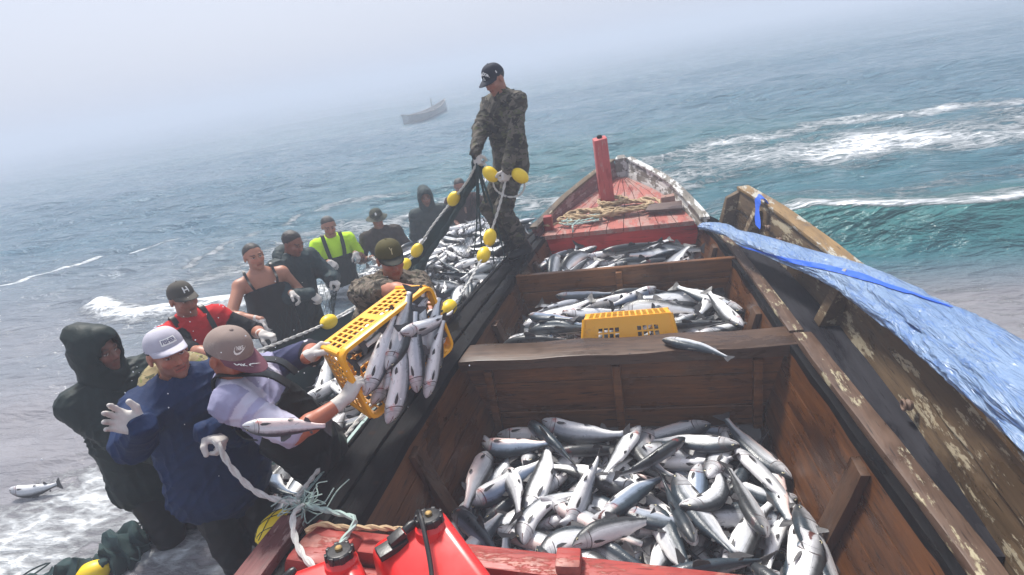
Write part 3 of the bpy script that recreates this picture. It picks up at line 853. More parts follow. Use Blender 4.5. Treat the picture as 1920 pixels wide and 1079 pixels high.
def fish_mesh(name, bend=0.0, sbend=0.0, hump=0.0, lowpoly=False, gape=0.0, twist=0.0, fat=1.0):
    """head towards +X, back towards +Y, sides +-Z; about 0.60 m long"""
    L = 0.60
    N = 10 if lowpoly else 30
    K = 8 if lowpoly else 16
    prof = [(0.0, 0.006, 0.006), (0.02, 0.018, 0.016), (0.06, 0.034, 0.027), (0.12, 0.050, 0.036), (0.18, 0.061, 0.041), (0.28, 0.067 + hump * 0.008, 0.041), (0.40, 0.069, 0.040), (0.52, 0.063, 0.036),
            (0.64, 0.055, 0.030), (0.76, 0.036, 0.020), (0.86, 0.024, 0.012), (0.93, 0.022, 0.0085), (0.965, 0.024, 0.006)]
    def pr(u):
        for (a, h0, w0), (b, h1, w1) in zip(prof[:-1], prof[1:]):
            if u <= b:
                t = (u - a) / (b - a); t = t * t * (3 - 2 * t) * 0.4 + t * 0.6
                return h0 + (h1 - h0) * t, (w0 + (w1 - w0) * t) * fat
        return prof[-1][1], prof[-1][2]
    def warp(p):
        """bend the straight fish: in its own plane (bend) and sideways (sbend)"""
        x, y, z = p
        s = (L * 0.45 - (L / 2 - x)) # distance from mid towards head
        t = x / (L / 2)
        y2 = y - bend * 0.16 * (t * t - 0.15) 
        z2 = z - sbend * 0.10 * (t * t - 0.15) * (1 if t < 0 else 0.55)
        x2 = x + bend * y * t * 0.9 * 0.9 - abs(bend) * 0.05 * t * abs(t) + sbend * z * t * 0.6
        if twist:
            a = twist * t; c, s_ = math.cos(a), math.sin(a)
            y2, z2 = y2 * c - z2 * s_, y2 * s_ + z2 * c
        return (x2, y2, z2)
    V = []; F = []; FU = []; FV = []; MI = []
    us = [0.965 * (i / (N - 1)) ** 1.12 for i in range(N)]
    for u in us:
        h, w = pr(u)
        x = L / 2 - u * L
        yc = -0.006 + 0.010 * math.exp(-((u - 0.35) / 0.2) ** 2) - 0.006 * (u < 0.1) * (0.1 - u) / 0.1
        for k in range(K):
            a = 2 * PI * k / K
            ca, sa = math.cos(a), math.sin(a)
            yy = yc + h * ca * (1.0 if ca > 0 else 1.06)
            e = 0.80
            zz = w * math.copysign(abs(sa) ** e, sa)
            if gape and u < 0.10 and ca < -0.3: yy -= gape * (0.10 - u) * 1.6
            V.append(warp((x, yy, zz))); FU.append(u); FV.append(abs(((k / K) * 2 + 1) % 2 - 1) if False else (1 - abs(1 - 2 * k / K)))
    for i in range(N - 1):
        for k in range(K):
            k2 = (k + 1) % K
            F.append((i * K + k, (i + 1) * K + k, (i + 1) * K + k2, i * K + k2)); MI.append(0)
    F.append(tuple(range(K))); MI.append(0)
    F.append(tuple((N - 1) * K + k for k in range(K - 1, -1, -1))); MI.append(0)
    def fin(pts, th=0.0022, mi=1, off=(0, 0, 0)):
        n = len(V); m_ = len(pts)
        for sgn in (1, -1):
            for (x, y, z, edge) in pts:
                V.append(warp((x, y, z + sgn * th * (0.35 if edge else 1.0)))); FU.append(0.5); FV.append(0.2)
        F.append(tuple(n + i for i in range(m_))); MI.append(mi)
        F.append(tuple(n + m_ + i for i in range(m_ - 1, -1, -1))); MI.append(mi)
        for i in range(m_):
            j = (i + 1) % m_
            F.append((n + j, n + i, n + m_ + i, n + m_ + j)); MI.append(mi)
    X = lambda u: L / 2 - u * L
    # tail: forked, fanned
    fin([(X(0.945), 0.022, 0, 0), (X(0.99), 0.046, 0.002, 0), (X(1.045), 0.070, 0.006, 1), (X(1.045), 0.045, 0.003, 1), (X(1.03), 0.0, 0.0, 1), (X(1.045), -0.045, 0.003, 1), (X(1.045), -0.068, 0.006, 1), (X(0.99), -0.046, 0.002, 0), (X(0.945), -0.022, 0, 0)])
    fin([(X(0.44), 0.066, 0, 0), (X(0.45), 0.108, 0.006, 1), (X(0.49), 0.106, 0.010, 1), (X(0.56), 0.074, 0.005, 1), (X(0.57), 0.058, 0, 0)])
    if not lowpoly:
        fin([(X(0.775), 0.034, 0, 0), (X(0.80), 0.050, 0.003, 1), (X(0.82), 0.046, 0.003, 1), (X(0.81), 0.028, 0, 0)])
    fin([(X(0.70), -0.048, 0, 0), (X(0.72), -0.082, 0.004, 1), (X(0.76), -0.072, 0.006, 1), (X(0.80), -0.034, 0, 0)])
    if not lowpoly:
        for sg in (1, -1):
            fin([(X(0.215), -0.036, sg * 0.038, 0), (X(0.235), -0.029, sg * 0.041, 0), (X(0.285), -0.033, sg * 0.046, 1), (X(0.345), -0.047, sg * 0.045, 1), (X(0.30), -0.050, sg * 0.041, 1), (X(0.24), -0.046, sg * 0.037, 0)], 0.002)
            fin([(X(0.52), -0.066, sg * 0.016, 0), (X(0.545), -0.056, sg * 0.026, 0), (X(0.585), -0.062, sg * 0.026, 1), (X(0.60), -0.068, sg * 0.022, 1), (X(0.56), -0.068, sg * 0.014, 0)], 0.002)
            # eye
            for (r, d, mi) in ((0.0100, 0.0, 3), (0.0060, 0.0022, 2)):
                n = len(V); cx, cy = X(0.072), 0.012
                cz = sg * (0.0245 * fat + d)
                V.append(warp((cx, cy, cz + sg * 0.0032))); FU.append(0.07); FV.append(0.5)
                for k in range(10):
                    a = 2 * PI * k / 10
                    V.append(warp((cx + r * math.cos(a), cy + r * math.sin(a), cz - sg * 0.002))); FU.append(0.07); FV.append(0.5)
                for k in range(10):
                    t = (n, n + 1 + k, n + 1 + (k + 1) % 10)
                    F.append(t if sg > 0 else t[::-1]); MI.append(mi)
    me = bpy.data.meshes.new(name)
    me.from_pydata(V, [], F)
    me.polygons.foreach_set('material_index', MI)
    me.polygons.foreach_set('use_smooth', [m_ != 1 for m_ in MI])
    for nm, arr in (('fu', FU), ('fv', FV)):
        a = me.attributes.new(nm, 'FLOAT', 'POINT'); a.data.foreach_set('value', arr)
    for mt in FM: me.materials.append(mt)
    me.update()
    return me
FISH = [fish_mesh('salmon', *a) for a in ((0, 0), (0.25, 0.1), (-0.18, 0.2), (0.1, -0.3, 0.6), (-0.36, 0.15), (0.08, 0.35, 0.3), (0.75, -0.2), (-0.14, -0.2, 0.5))]
FISH.append(fish_mesh('salmon', 0.2, 0.1, 0.2, False, 0.32))
FISH.append(fish_mesh('salmon', -0.15, 0.15, 0.2, False, 0.42, 0.3))
FISH_LOW = [fish_mesh('salmon', b, s, 0, True) for b, s in ((0, 0.1), (0.5, 0.1), (-0.4, 0.3), (0.2, -0.4))]

def fish_obj(me, Mw, label=None, group=None, name='salmon'):
    o = bpy.data.objects.new(name, me); C.objects.link(o); o.matrix_world = Mw
    tag(o, label, 'fish', group)
    return o

def pour(inside, zbase, bounds, n, seed, res=0.025, size=(0.76, 0.98), K=14, yaw_fn=None, flip=0.58, tries_fn=None, radius=0.042, meshes=None):
    """drops fish one by one on a height map, always choosing the lowest of K random spots; returns matrices in dropping order"""
    meshes = meshes or FISH
    r = random.Random(seed)
    x0, x1, y0, y1 = bounds
    nx, ny = int((x1 - x0) / res) + 1, int((y1 - y0) / res) + 1
    gx, gy = np.meshgrid(x0 + np.arange(nx) * res, y0 + np.arange(ny) * res)
    Hm = np.vectorize(zbase)(gx, gy).astype(float)
    S = np.linspace(-0.30, 0.30, 13)
    Wd = np.array([0.02, 0.03, 0.035, 0.05, 0.06, 0.07, 0.072, 0.074, 0.072, 0.066, 0.055, 0.04, 0.015])
    def samp(px, py):
        ix = np.clip(((px - x0) / res).round().astype(int), 0, nx - 1); iy = np.clip(((py - y0) / res).round().astype(int), 0, ny - 1)
        return Hm[iy, ix]
    out = []
    for i in range(n):
        best = None
        for k in range(K):
            sc = r.uniform(*size)
            cx, cy = r.uniform(x0, x1), r.uniform(y0, y1)
            yaw = yaw_fn(r, cx, cy) if yaw_fn else r.uniform(0, 2 * PI)
            c, s = math.cos(yaw), math.sin(yaw)
            ends = [(cx + c * t * sc, cy + s * t * sc) for t in (-0.27, 0.28)]
            if not all(inside(*e) for e in ends) or not inside(cx - s * 0.06, cy + c * 0.06) or not inside(cx + s * 0.06, cy - c * 0.06): continue
            hs = []
            for w in (-0.7, 0, 0.7):
                hs.append(samp(cx + c * S * sc - s * Wd * w * sc, cy + s * S * sc + c * Wd * w * sc))
            h = np.mean(hs, 0) * 0.6 + np.max(hs, 0) * 0.4
            a, b = np.polyfit(S * sc, h, 1)
            a = max(-0.17, min(0.17, a))
            lift = np.percentile(h - a * S * sc, 66)
            zc = lift
            score = zc + r.uniform(0, 0.015)
            if best is None or score < best[0]:
                best = (score, cx, cy, yaw, a, zc, sc)
        if best is None: continue
        _, cx, cy, yaw, a, zc, sc = best
        up_side = r.random() < flip
        roll = r.gauss(0, 0.26) if up_side else r.choice([-1, 1]) * r.uniform(0.6, 1.25)
        if r.random() < 0.5: roll += PI
        half = (0.040 if up_side else 0.056) * sc
        Mw = Matrix.Translation((cx, cy, zc + half * 0.86)) @ Matrix.Rotation(yaw, 4, 'Z') @ Matrix.Rotation(-math.atan(a), 4, 'Y') @ Matrix.Rotation(roll, 4, 'X') @ Matrix.Scale(sc, 4)
        out.append((Mw, r.randrange(len(meshes)), r.random()))
        # raise the height map under the fish
        c, s = math.cos(yaw), math.sin(yaw)
        dx, dy = gx - cx, gy - cy
        lx, ly = (dx * c + dy * s) / sc, (-dx * s + dy * c) / sc
        wd = np.interp(lx, S, Wd, left=0, right=0)
        ok = (np.abs(lx) < 0.30) & (np.abs(ly) < wd)
        prof = np.sqrt(np.clip(1 - (ly / np.maximum(wd, 1e-3)) ** 2, 0, 1))
        thick = np.interp(lx, S, Wd) / 0.074
        top = zc + a * lx * sc + half * 0.86 + half * 0.9 * prof * np.clip(thick * 1.2, 0.2, 1)
        Hm = np.where(ok & (top > Hm), top, Hm)
    return out

def joined_fish(name, items, meshes, mats=None):
    """a mass of fish nobody could count, as one object"""
    Vs = []; Fs = []; Ms = []; FU = []; FV = []; off = 0
    cache = {}
    for Mw, k, _ in items:
        me = meshes[k % len(meshes)]
        if k not in cache:
            v = np.empty(len(me.vertices) * 3); me.vertices.foreach_get('co', v)
            fu = np.empty(len(me.vertices)); me.attributes['fu'].data.foreach_get('value', fu)
            fv = np.empty(len(me.vertices)); me.attributes['fv'].data.foreach_get('value', fv)
            cache[k] = (v.reshape(-1, 3), [tuple(p.vertices) for p in me.polygons], [p.material_index for p in me.polygons], fu, fv)
        v, f, mi, fu, fv = cache[k]
        Mn = np.array(Mw)
        Vs.append(v @ Mn[:3, :3].T + Mn[:3, 3])
        Fs.extend([tuple(q + off for q in p) for p in f]); Ms.extend(mi); FU.append(fu); FV.append(fv); off += len(v)
    me = bpy.data.meshes.new(name)
    me.from_pydata(np.concatenate(Vs).tolist(), [], Fs)
    me.polygons.foreach_set('material_index', Ms)
    me.polygons.foreach_set('use_smooth', [m_ != 1 for m_ in Ms])
    for nm, arr in (('fu', FU), ('fv', FV)):
        a = me.attributes.new(nm, 'FLOAT', 'POINT'); a.data.foreach_set('value', np.concatenate(arr).astype(np.float32))
    for mt in FM: me.materials.append(mt)
    o = link(name, me, None, smooth=False)
    return o

def in_hold(y0, y1, z):
    ins = 0.30 * max(0, 0.55 - z) ** 1.2
    return lambda x, y: y0 + 0.03 < y < y1 - 0.03 and interp(LIN, y) + ins - 0.02 < x < interp(RIN, y) - ins + 0.02

def fill_hold(y0, y1, z, zf, n_low, n_top, seed, label, group, heaplabel, K=14, yaw_fn=None):
    b = (-1.2, 0.9, y0, y1)
    items = pour(in_hold(y0, y1, z), zf, b, n_low + n_top, seed, K=K, yaw_fn=yaw_fn)
    low, top = items[:n_low], items[n_low:]
    h = joined_fish('fish_heap', [(m_, k % len(FISH_LOW), q) for m_, k, q in low], FISH_LOW)
    tag(h, heaplabel, 'fish heap', kind='stuff')
    mb = MB(); nn = 18; vs = []; fs = []          # slush and slime the catch lies in
    for i in range(nn + 1):
        for j in range(nn + 1):
            y = y0 + 0.045 + (y1 - y0 - 0.05) * j / nn; ins = 0.30 * max(0, 0.55 - z) ** 1.2
            xa, xb = interp(LIN, y) + ins + 0.002, interp(RIN, y) - ins - 0.002
            x = xa + (xb - xa) * i / nn
            vs.append((x, y, zf(x, y) + 0.012))
    for i in range(nn):
        for j in range(nn):
            fs.append((i * (nn + 1) + j, (i + 1) * (nn + 1) + j, (i + 1) * (nn + 1) + j + 1, i * (nn + 1) + j + 1))
    mb.add(vs, fs); tag(mb.build('bilge_water', BILGE), kind='stuff', label='dark bloody water under the fish in the hold', cat='bilge water')
    return [fish_obj(FISH[k], m_, label, group) for m_, k, q in top]
BILGE = plain_mat('bilge', (0.02, 0.014, 0.012), 0.15, 0.4, 8, 0.1)

def edge(x, y, y0, y1): return max(0.0, 1 - min(x - interp(LIN, y), interp(RIN, y) - x, (y1 - y) * 1.0, y - y0) / 0.34) ** 1.5
def zf1(x, y): return -0.18 + 0.13 * edge(x, y, 1.3, 3.0) + 0.02 * (y - 2.2)
fill_hold(1.45, 3.0, -0.05, zf1, 44, 116, 21, 'silver salmon in the jumbled heap filling the hold nearest the red stern beam', 'salmon in the nearest hold', 'bottom layer of salmon in the hold by the stern beam', 18)
def zf2(x, y): return 0.09 + 0.12 * edge(x, y, 3.08, 4.32) + 0.03 * math.sin(x * 2 + 1) + 0.05 * (y - 3.6) + 0.04 * x
yaw2 = lambda r, x, y: r.gauss(0.25, 0.45) + (PI if r.random() < 0.5 else 0)
fill_hold(3.08, 4.32, 0.2, zf2, 36, 82, 22, 'silver salmon in the heap between the thwart and the brown bulkhead', 'salmon in the middle hold', 'bottom layer of salmon in the middle hold', 14, yaw2)
def zf3(x, y): return 0.13 + 0.12 * edge(x, y, 4.39, 5.38) + 0.05 * (y - 4.8) + 0.05 * x
fill_hold(4.39, 5.38, 0.3, zf3, 22, 56, 23, 'silver salmon in the heap below the red fore bulkhead', 'salmon in the bow hold', 'bottom layer of salmon in the bow hold', 12, yaw2)
# single fish: on the thwart, sliding down in the stern corner of the hold
def place_fish(me, head, tail, roll, label, sc=None, name='salmon', face=(0, 0, 1)):
    h, t = Vector(head), Vector(tail); d = (h - t); s = sc or d.length / 0.62
    x = d.normalized(); z = Vector(face); z = (z - x * z.dot(x)).normalized(); y = z.cross(x)
    Mr_ = Matrix((x, y, z)).transposed().to_4x4()
    return fish_obj(me, Matrix.Translation((h + t) / 2) @ Mr_ @ Matrix.Rotation(roll, 4, 'X') @ Matrix.Scale(s, 4), label, None, name)
place_fish(FISH[2], (0.09, 3.06, 0.570), (0.46, 2.87, 0.535), 0.15, 'silver salmon lying alone across the thwart with its tail over the edge')
place_fish(FISH[6], (0.50, 1.62, 0.04), (0.60, 2.10, 0.10), PI + 0.5, 'curled pale bellied salmon at the right of the nearest hold, tail raised')
place_fish(FISH[3], (0.70, 1.55, -0.02), (0.80, 1.95, 0.02), 0.9, 'grey salmon slumped outside the big rib at the right wall of the hold')
# ------------------------------------------------------------------ bodies and clothing grown as smooth blended volumes
def A3(v): return np.array([v[0], v[1], v[2]], float)
def unit(v):
    v = np.array(v, float); return v / (np.linalg.norm(v) + 1e-12)

class Vol:
    """blend of tapered limbs and ellipsoids, meshed by surface nets"""
    def __init__(s): s.p = []
    def cap(s, a, b, ra, rb, k=0.02, flat=None, op='u'):
        """flat=(axis, factor): cross-section squeezed along axis"""
        s.p.append(('cap', A3(a), A3(b), ra, rb, k, (unit(flat[0]), flat[1]) if flat else None, op)); return s
    def ell(s, c, r, fr=None, k=0.02, op='u'):
        s.p.append(('ell', A3(c), np.array(r, float), np.eye(3) if fr is None else np.array(fr, float), k, op)); return s
    def plane(s, o, n, k=0.01):
        """keep only what lies behind the plane (towards -n)"""
        s.p.append(('pl', A3(o), unit(n), k)); return s
    def chain(s, pts, rs, k=0.02, flat=None):
        for i in range(len(pts) - 1): s.cap(pts[i], pts[i + 1], rs[i], rs[i + 1], k, flat)
        return s
    def mesh(s, name, h, disp=None, zmin=None):
        lo = np.full(3, 1e9); hi = -lo
        bbs = []
        for q in s.p:
            if q[0] == 'cap':
                r = max(q[3], q[4]); l_, h_ = np.minimum(q[1], q[2]) - r, np.maximum(q[1], q[2]) + r; op = q[7]; k = q[5]
            elif q[0] == 'ell':
                r = max(q[2]); l_, h_ = q[1] - r, q[1] + r; op = q[5]; k = q[4]
            else:
                bbs.append(None); continue
            bbs.append((l_ - k - 3 * h, h_ + k + 3 * h))
            if op == 'u': lo = np.minimum(lo, l_); hi = np.maximum(hi, h_)
        lo -= 3.5 * h; hi += 3.5 * h
        if zmin is not None: lo[2] = max(lo[2], zmin)
        n = np.ceil((hi - lo) / h).astype(int) + 1
        D = np.full(n, 0.2, np.float32)
        ax = [lo[i] + np.arange(n[i]) * h for i in range(3)]
        for q, bb in zip(s.p, bbs):
            if bb is None:
                i0 = np.zeros(3, int); i1 = n
            else:
                i0 = np.clip(np.floor((bb[0] - lo) / h).astype(int), 0, n); i1 = np.clip(np.ceil((bb[1] - lo) / h).astype(int) + 1, 0, n)
            if np.any(i1 <= i0): continue
            P = np.stack(np.meshgrid(*[ax[i][i0[i]:i1[i]] for i in range(3)], indexing='ij'), -1)
            sl = tuple(slice(i0[i], i1[i]) for i in range(3))
            cur = D[sl]
            if q[0] == 'cap':
                _, a, b, ra, rb, k, flat, op = q
                if flat is not None:
                    nx, f = flat
                    X = P - a; X = X + np.outer(X.reshape(-1, 3) @ nx, nx).reshape(X.shape) * (1 / f - 1)
                    ba = b - a; ba = ba + nx * (ba @ nx) * (1 / f - 1)
                else:
                    X = P - a; ba = b - a; f = 1
                t = np.clip((X @ ba) / (ba @ ba + 1e-12), 0, 1)
                d = np.linalg.norm(X - t[..., None] * ba, axis=-1) - (ra + (rb - ra) * t)
                if flat is not None: d = d * (0.5 + 0.5 * f)
            elif q[0] == 'ell':
                _, c, r, fr, k, op = q
                X = (P - c) @ fr
                k0 = np.linalg.norm(X / r, axis=-1); k1 = np.linalg.norm(X / (r * r), axis=-1) + 1e-9
                d = k0 * (k0 - 1) / k1
            else:
                _, o, nn, k = q
                d = (P - o) @ nn; op = 'i'
            if op == 'u':
                hh = np.clip(0.5 + 0.5 * (cur - d) / k, 0, 1); D[sl] = cur + (d - cur) * hh - k * hh * (1 - hh)
            elif op == 's':
                d = -d; hh = np.clip(0.5 - 0.5 * (cur - d) / k, 0, 1); D[sl] = cur + (d - cur) * hh + k * hh * (1 - hh)
            else:
                hh = np.clip(0.5 - 0.5 * (cur - d) / k, 0, 1); D[sl] = cur + (d - cur) * hh + k * hh * (1 - hh)
        if disp is not None:
            idx = np.argwhere(np.abs(D) < 0.035)
            Pn = lo + idx * h
            D[tuple(idx.T)] += disp(Pn).astype(np.float32)
        return nets(name, D, lo, h)

def nets(name, D, lo, h):
    sgn = D < 0
    n = np.array(D.shape)
    cs = [sgn[i:n[0] - 1 + i, j:n[1] - 1 + j, k:n[2] - 1 + k] for i in (0, 1) for j in (0, 1) for k in (0, 1)]
    cnt = sum(c.astype(np.int8) for c in cs)
    act = (cnt > 0) & (cnt < 8)
    ids = np.full(act.shape, -1, np.int64)
    cells = np.argwhere(act); ids[act] = np.arange(len(cells))
    acc = np.zeros((len(cells), 3)); num = np.zeros(len(cells))
    off = [np.array((i, j, k)) for i in (0, 1) for j in (0, 1) for k in (0, 1)]
    vals = [D[tuple((cells + o).T)] for o in off]
    for a in range(8):
        for ax in range(3):
            if off[a][ax] == 0:
                b = a + (4, 2, 1)[ax]
                va, vb = vals[a], vals[b]
                m = (va < 0) != (vb < 0)
                t = np.where(m, va / np.where(m, va - vb, 1), 0)
                p = off[a] + np.outer(t, np.eye(3)[ax])
                acc[m] += p[m]; num[m] += 1
    V = lo + (cells + acc / np.maximum(num, 1)[:, None]) * h
    F = []
    for ax in range(3):
        u, w = (ax + 1) % 3, (ax + 2) % 3
        s0 = [slice(None)] * 3; s1 = [slice(None)] * 3
        s0[ax] = slice(0, -1); s1[ax] = slice(1, None)
        a, b = sgn[tuple(s0)], sgn[tuple(s1)]
        e = np.argwhere(a != b)
        ok = np.ones(len(e), bool)
        for q in (u, w): ok &= (e[:, q] > 0) & (e[:, q] < n[q] - 1)
        e = e[ok]
        if not len(e): continue
        du, dw = np.eye(3, dtype=int)[u], np.eye(3, dtype=int)[w]
        q = np.stack([ids[tuple((e - du - dw).T)], ids[tuple((e - dw).T)], ids[tuple(e.T)], ids[tuple((e - du).T)]], -1)
        fl = sgn[tuple(e.T)]
        q[~fl] = q[~fl][:, ::-1]
        F.append(q[(q >= 0).all(1)])
    F = np.concatenate(F)
    me = bpy.data.meshes.new(name)
    me.vertices.add(len(V)); me.vertices.foreach_set('co', V.ravel())
    me.loops.add(F.size); me.loops.foreach_set('vertex_index', F.ravel().astype(np.int32))
    me.polygons.add(len(F)); me.polygons.foreach_set('loop_start', np.arange(0, F.size, 4, dtype=np.int32))
    me.polygons.foreach_set('use_smooth', np.ones(len(F), bool))
    me.update(calc_edges=True)
    me.validate()
    return me

def verts_of(me):
    v = np.empty(len(me.vertices) * 3); me.vertices.foreach_get('co', v); return v.reshape(-1, 3)
def set_col(me, col):
    a = me.attributes.new('Col', 'FLOAT_COLOR', 'POINT')
    c = np.ones((len(col), 4), np.float32); c[:, :3] = col
    a.data.foreach_set('color', c.ravel())

def folds(seed, amp=0.006, f=1.0):
    amp = amp * 1.35
    r = np.random.RandomState(seed)
    ks = [(unit(r.normal(size=3) * (1, 1, 1.6)) * 2 * PI / (r.uniform(0.05, 0.13) / f), r.uniform(0, 6)) for _ in range(5)]
    ws = [(unit(r.normal(size=3)) * 2 * PI / (r.uniform(0.16, 0.30) / f), r.uniform(0, 6)) for _ in range(5)]
    def d(P):
        o = np.zeros(len(P))
        for (k, a), (w, b) in zip(ks, ws):
            o += (1 - np.abs(np.sin(P @ k * 0.5 + a + 1.8 * np.sin(P @ w + b)))) ** 1.6 * (0.5 + 0.5 * np.sin(P @ w * 0.7 + a * 2))
        return (o / 5 - 0.22) * -amp * 3
    return d

SKIN = NT('skin')
_n = SKIN.noise(SKIN.coord('Object'), 60, 4, 0.6)
_c = SKIN.mix(SKIN.math('MULTIPLY', _n, 0.22), SKIN.attr('Col', 'Color'), (0.25, 0.06, 0.04))
SKIN.bump(SKIN.noise(SKIN.coord('Object'), 130, 4), 0.2, 0.002)
SKIN.b.inputs['Subsurface Weight'].default_value = 0.06
SKIN.b.inputs['Subsurface Radius'].default_value = (0.01, 0.004, 0.002)
SKIN = SKIN.set(_c, 0.48)
GLOVE = fabric_mat('cotton_glove', (0.56, 0.52, 0.48), (0.70, 0.66, 0.62), 0.9, 420, 0.4)
HAIR = plain_mat('dark_hair', (0.014, 0.011, 0.009), 0.55, 0.5, 70, 0.8)
BLACK_RUBBER = plain_mat('wet_black_waders', (0.006, 0.007, 0.008), 0.42, 0.4, 9, 0.35, spec=0.25)
GREEN_RUBBER = plain_mat('dark_green_waders', (0.008, 0.020, 0.019), 0.46, 0.4, 9, 0.35, spec=0.25)

def camo_mat(name, a, b, c, d, scale=9):
    m = NT(name)
    v = m.coord('Object', (1, 1, 1.5))
    n1 = m.noise(v, scale, 3, 0.55, 0.8); n2 = m.noise(m.coord('Object', (1.2, 1, 1.6), (0.3, 0.2, 1)), scale * 1.25, 3, 0.55, 0.8); n3 = m.noise(m.coord('Object', (1, 1, 2.4), (1, 0.5, 0)), scale * 1.7, 2, 0.5, 1.0)
    col = m.mix(m.smooth(n1, 0.50, 0.53), a, b)
    col = m.mix(m.smooth(n2, 0.555, 0.58), col, c)
    col = m.mix(m.smooth(n3, 0.60, 0.62), col, d)
    col = m.mix(m.math('MULTIPLY', m.noise(m.coord('Object'), 8, 4), 0.4), col, (0.01, 0.01, 0.008))
    m.bump(m.math('ADD', m.math('MULTIPLY', m.noise(m.coord('Object'), 300, 2), 0.15), m.noise(m.coord('Object', (1, 1, 0.7)), 18, 5, 0.6, 1.2)), 0.4, 0.012)
    return m.set(col, 0.85, spec=0.3)

def frame(f, u):
    """columns: right, forward, up"""
    f = unit(f); r = unit(np.cross(f, u)); return np.stack([r, f, np.cross(r, f)], 1)

def head_prims(v, Hc, Hf, s=1.0, ears=True, k=0.016):
    T = lambda x, y, z: Hc + Hf @ (np.array((x, y, z)) * s)
    E = lambda c, r, kk=k, op='u': v.ell(T(*c), np.array(r) * s, Hf, kk, op)
    E((0, -0.014, 0.034), (0.074, 0.094, 0.082))
    E((0, 0.026, -0.030), (0.060, 0.064, 0.070))
    E((0, 0.034, -0.066), (0.050, 0.052, 0.040))
    E((0, 0.074, -0.094), (0.020, 0.016, 0.015), 0.02)
    for sx in (-1, 1):
        E((sx * 0.040, 0.062, -0.016), (0.022, 0.020, 0.018), 0.02)
        E((sx * 0.030, 0.092, 0.012), (0.017, 0.014, 0.011), 0.012, 's')
        E((sx * 0.030, 0.0745, 0.011), (0.0125, 0.0115, 0.0115), 0.003)
    v.cap(T(-0.038, 0.077, 0.030), T(0.038, 0.077, 0.030), 0.010 * s, 0.010 * s, 0.012)
    v.cap(T(0, 0.088, 0.014), T(0, 0.106, -0.022), 0.0075 * s, 0.0125 * s, 0.008)
    for sx in (-1, 1): v.cap(T(sx * 0.010, 0.096, -0.027), T(sx * 0.012, 0.090, -0.027), 0.008 * s, 0.007 * s, 0.004)
    v.cap(T(-0.019, 0.083, -0.0505), T(0.019, 0.083, -0.0505), 0.0065 * s, 0.0065 * s, 0.006)
    v.cap(T(-0.017, 0.081, -0.0625), T(0.017, 0.081, -0.0625), 0.0075 * s, 0.0075 * s, 0.006)
    if ears:
        for sx in (-1, 1):
            E((sx * 0.078, -0.010, 0.000), (0.010, 0.020, 0.032), 0.006)
            E((sx * 0.088, -0.004, 0.002), (0.006, 0.010, 0.018), 0.004, 's')
    return T

def paint_face(P, Hc, Hf, s, skin, stubble=0.0):
    """natural colouring of brows, eyes, lips, beard shadow"""
    q = ((P - Hc) @ Hf) / s
    x, y, z = q[:, 0], q[:, 1], q[:, 2]
    c = np.tile(np.array(skin, float), (len(P), 1))
    near = (np.linalg.norm(q, axis=1) < 0.16)
    def put(mask, col, a=1.0):
        m = (mask & near)[:, None] * a; c[:] = c * (1 - m) + np.array(col) * m
    red = np.array(skin) * (1.12, 0.72, 0.66)
    put((y > 0.04) & (np.hypot(np.abs(x) - 0.038, z + 0.018) < 0.022), red, 0.5)
    put((y > 0.085) & (np.abs(x) < 0.02) & (z < -0.005) & (z > -0.04), red, 0.5)
    ax = np.abs(x)
    put((y > 0.05) & (np.hypot((ax - 0.030) / 1.9, z - 0.011) < 0.0085), np.array(skin) * 0.62)
    put((y > 0.05) & (np.hypot((ax - 0.030) / 2.0, z - 0.010) < 0.0056), (0.55, 0.52, 0.48))
    put((y > 0.05) & (np.hypot(ax - 0.031, z - 0.0105) < 0.0058), (0.02, 0.013, 0.01))
    put((y > 0.05) & (np.hypot((ax - 0.030) / 2.4, z - 0.0165) < 0.0034), (0.03, 0.015, 0.01))
    put((y > 0.045) & (ax > 0.012) & (ax < 0.052) & (np.abs(z - (0.0335 - 6 * (ax - 0.03) ** 2)) < 0.0052), (0.018, 0.012, 0.010), 0.9)
    put((y > 0.055) & (ax < 0.025) & (z < -0.045) & (z > -0.069), np.array(skin) * (0.9, 0.55, 0.52))
    put((y > 0.055) & (ax < 0.023) & (np.abs(z + 0.0565) < 0.0028), np.array(skin) * 0.25)
    put((y > 0.085) & (np.hypot(ax - 0.009, z + 0.033) < 0.0038), np.array(skin) * 0.3)
    if stubble:
        jaw = (z < -0.040) & (y > -0.01) & ~((ax < 0.027) & (z > -0.071) & (y > 0.06))
        put(jaw, (0.05, 0.04, 0.035), 0.45 * stubble)
        put((z < -0.036) & (z > -0.048) & (ax < 0.03) & (y > 0.07), (0.05, 0.04, 0.035), 0.4 * stubble)
    return c

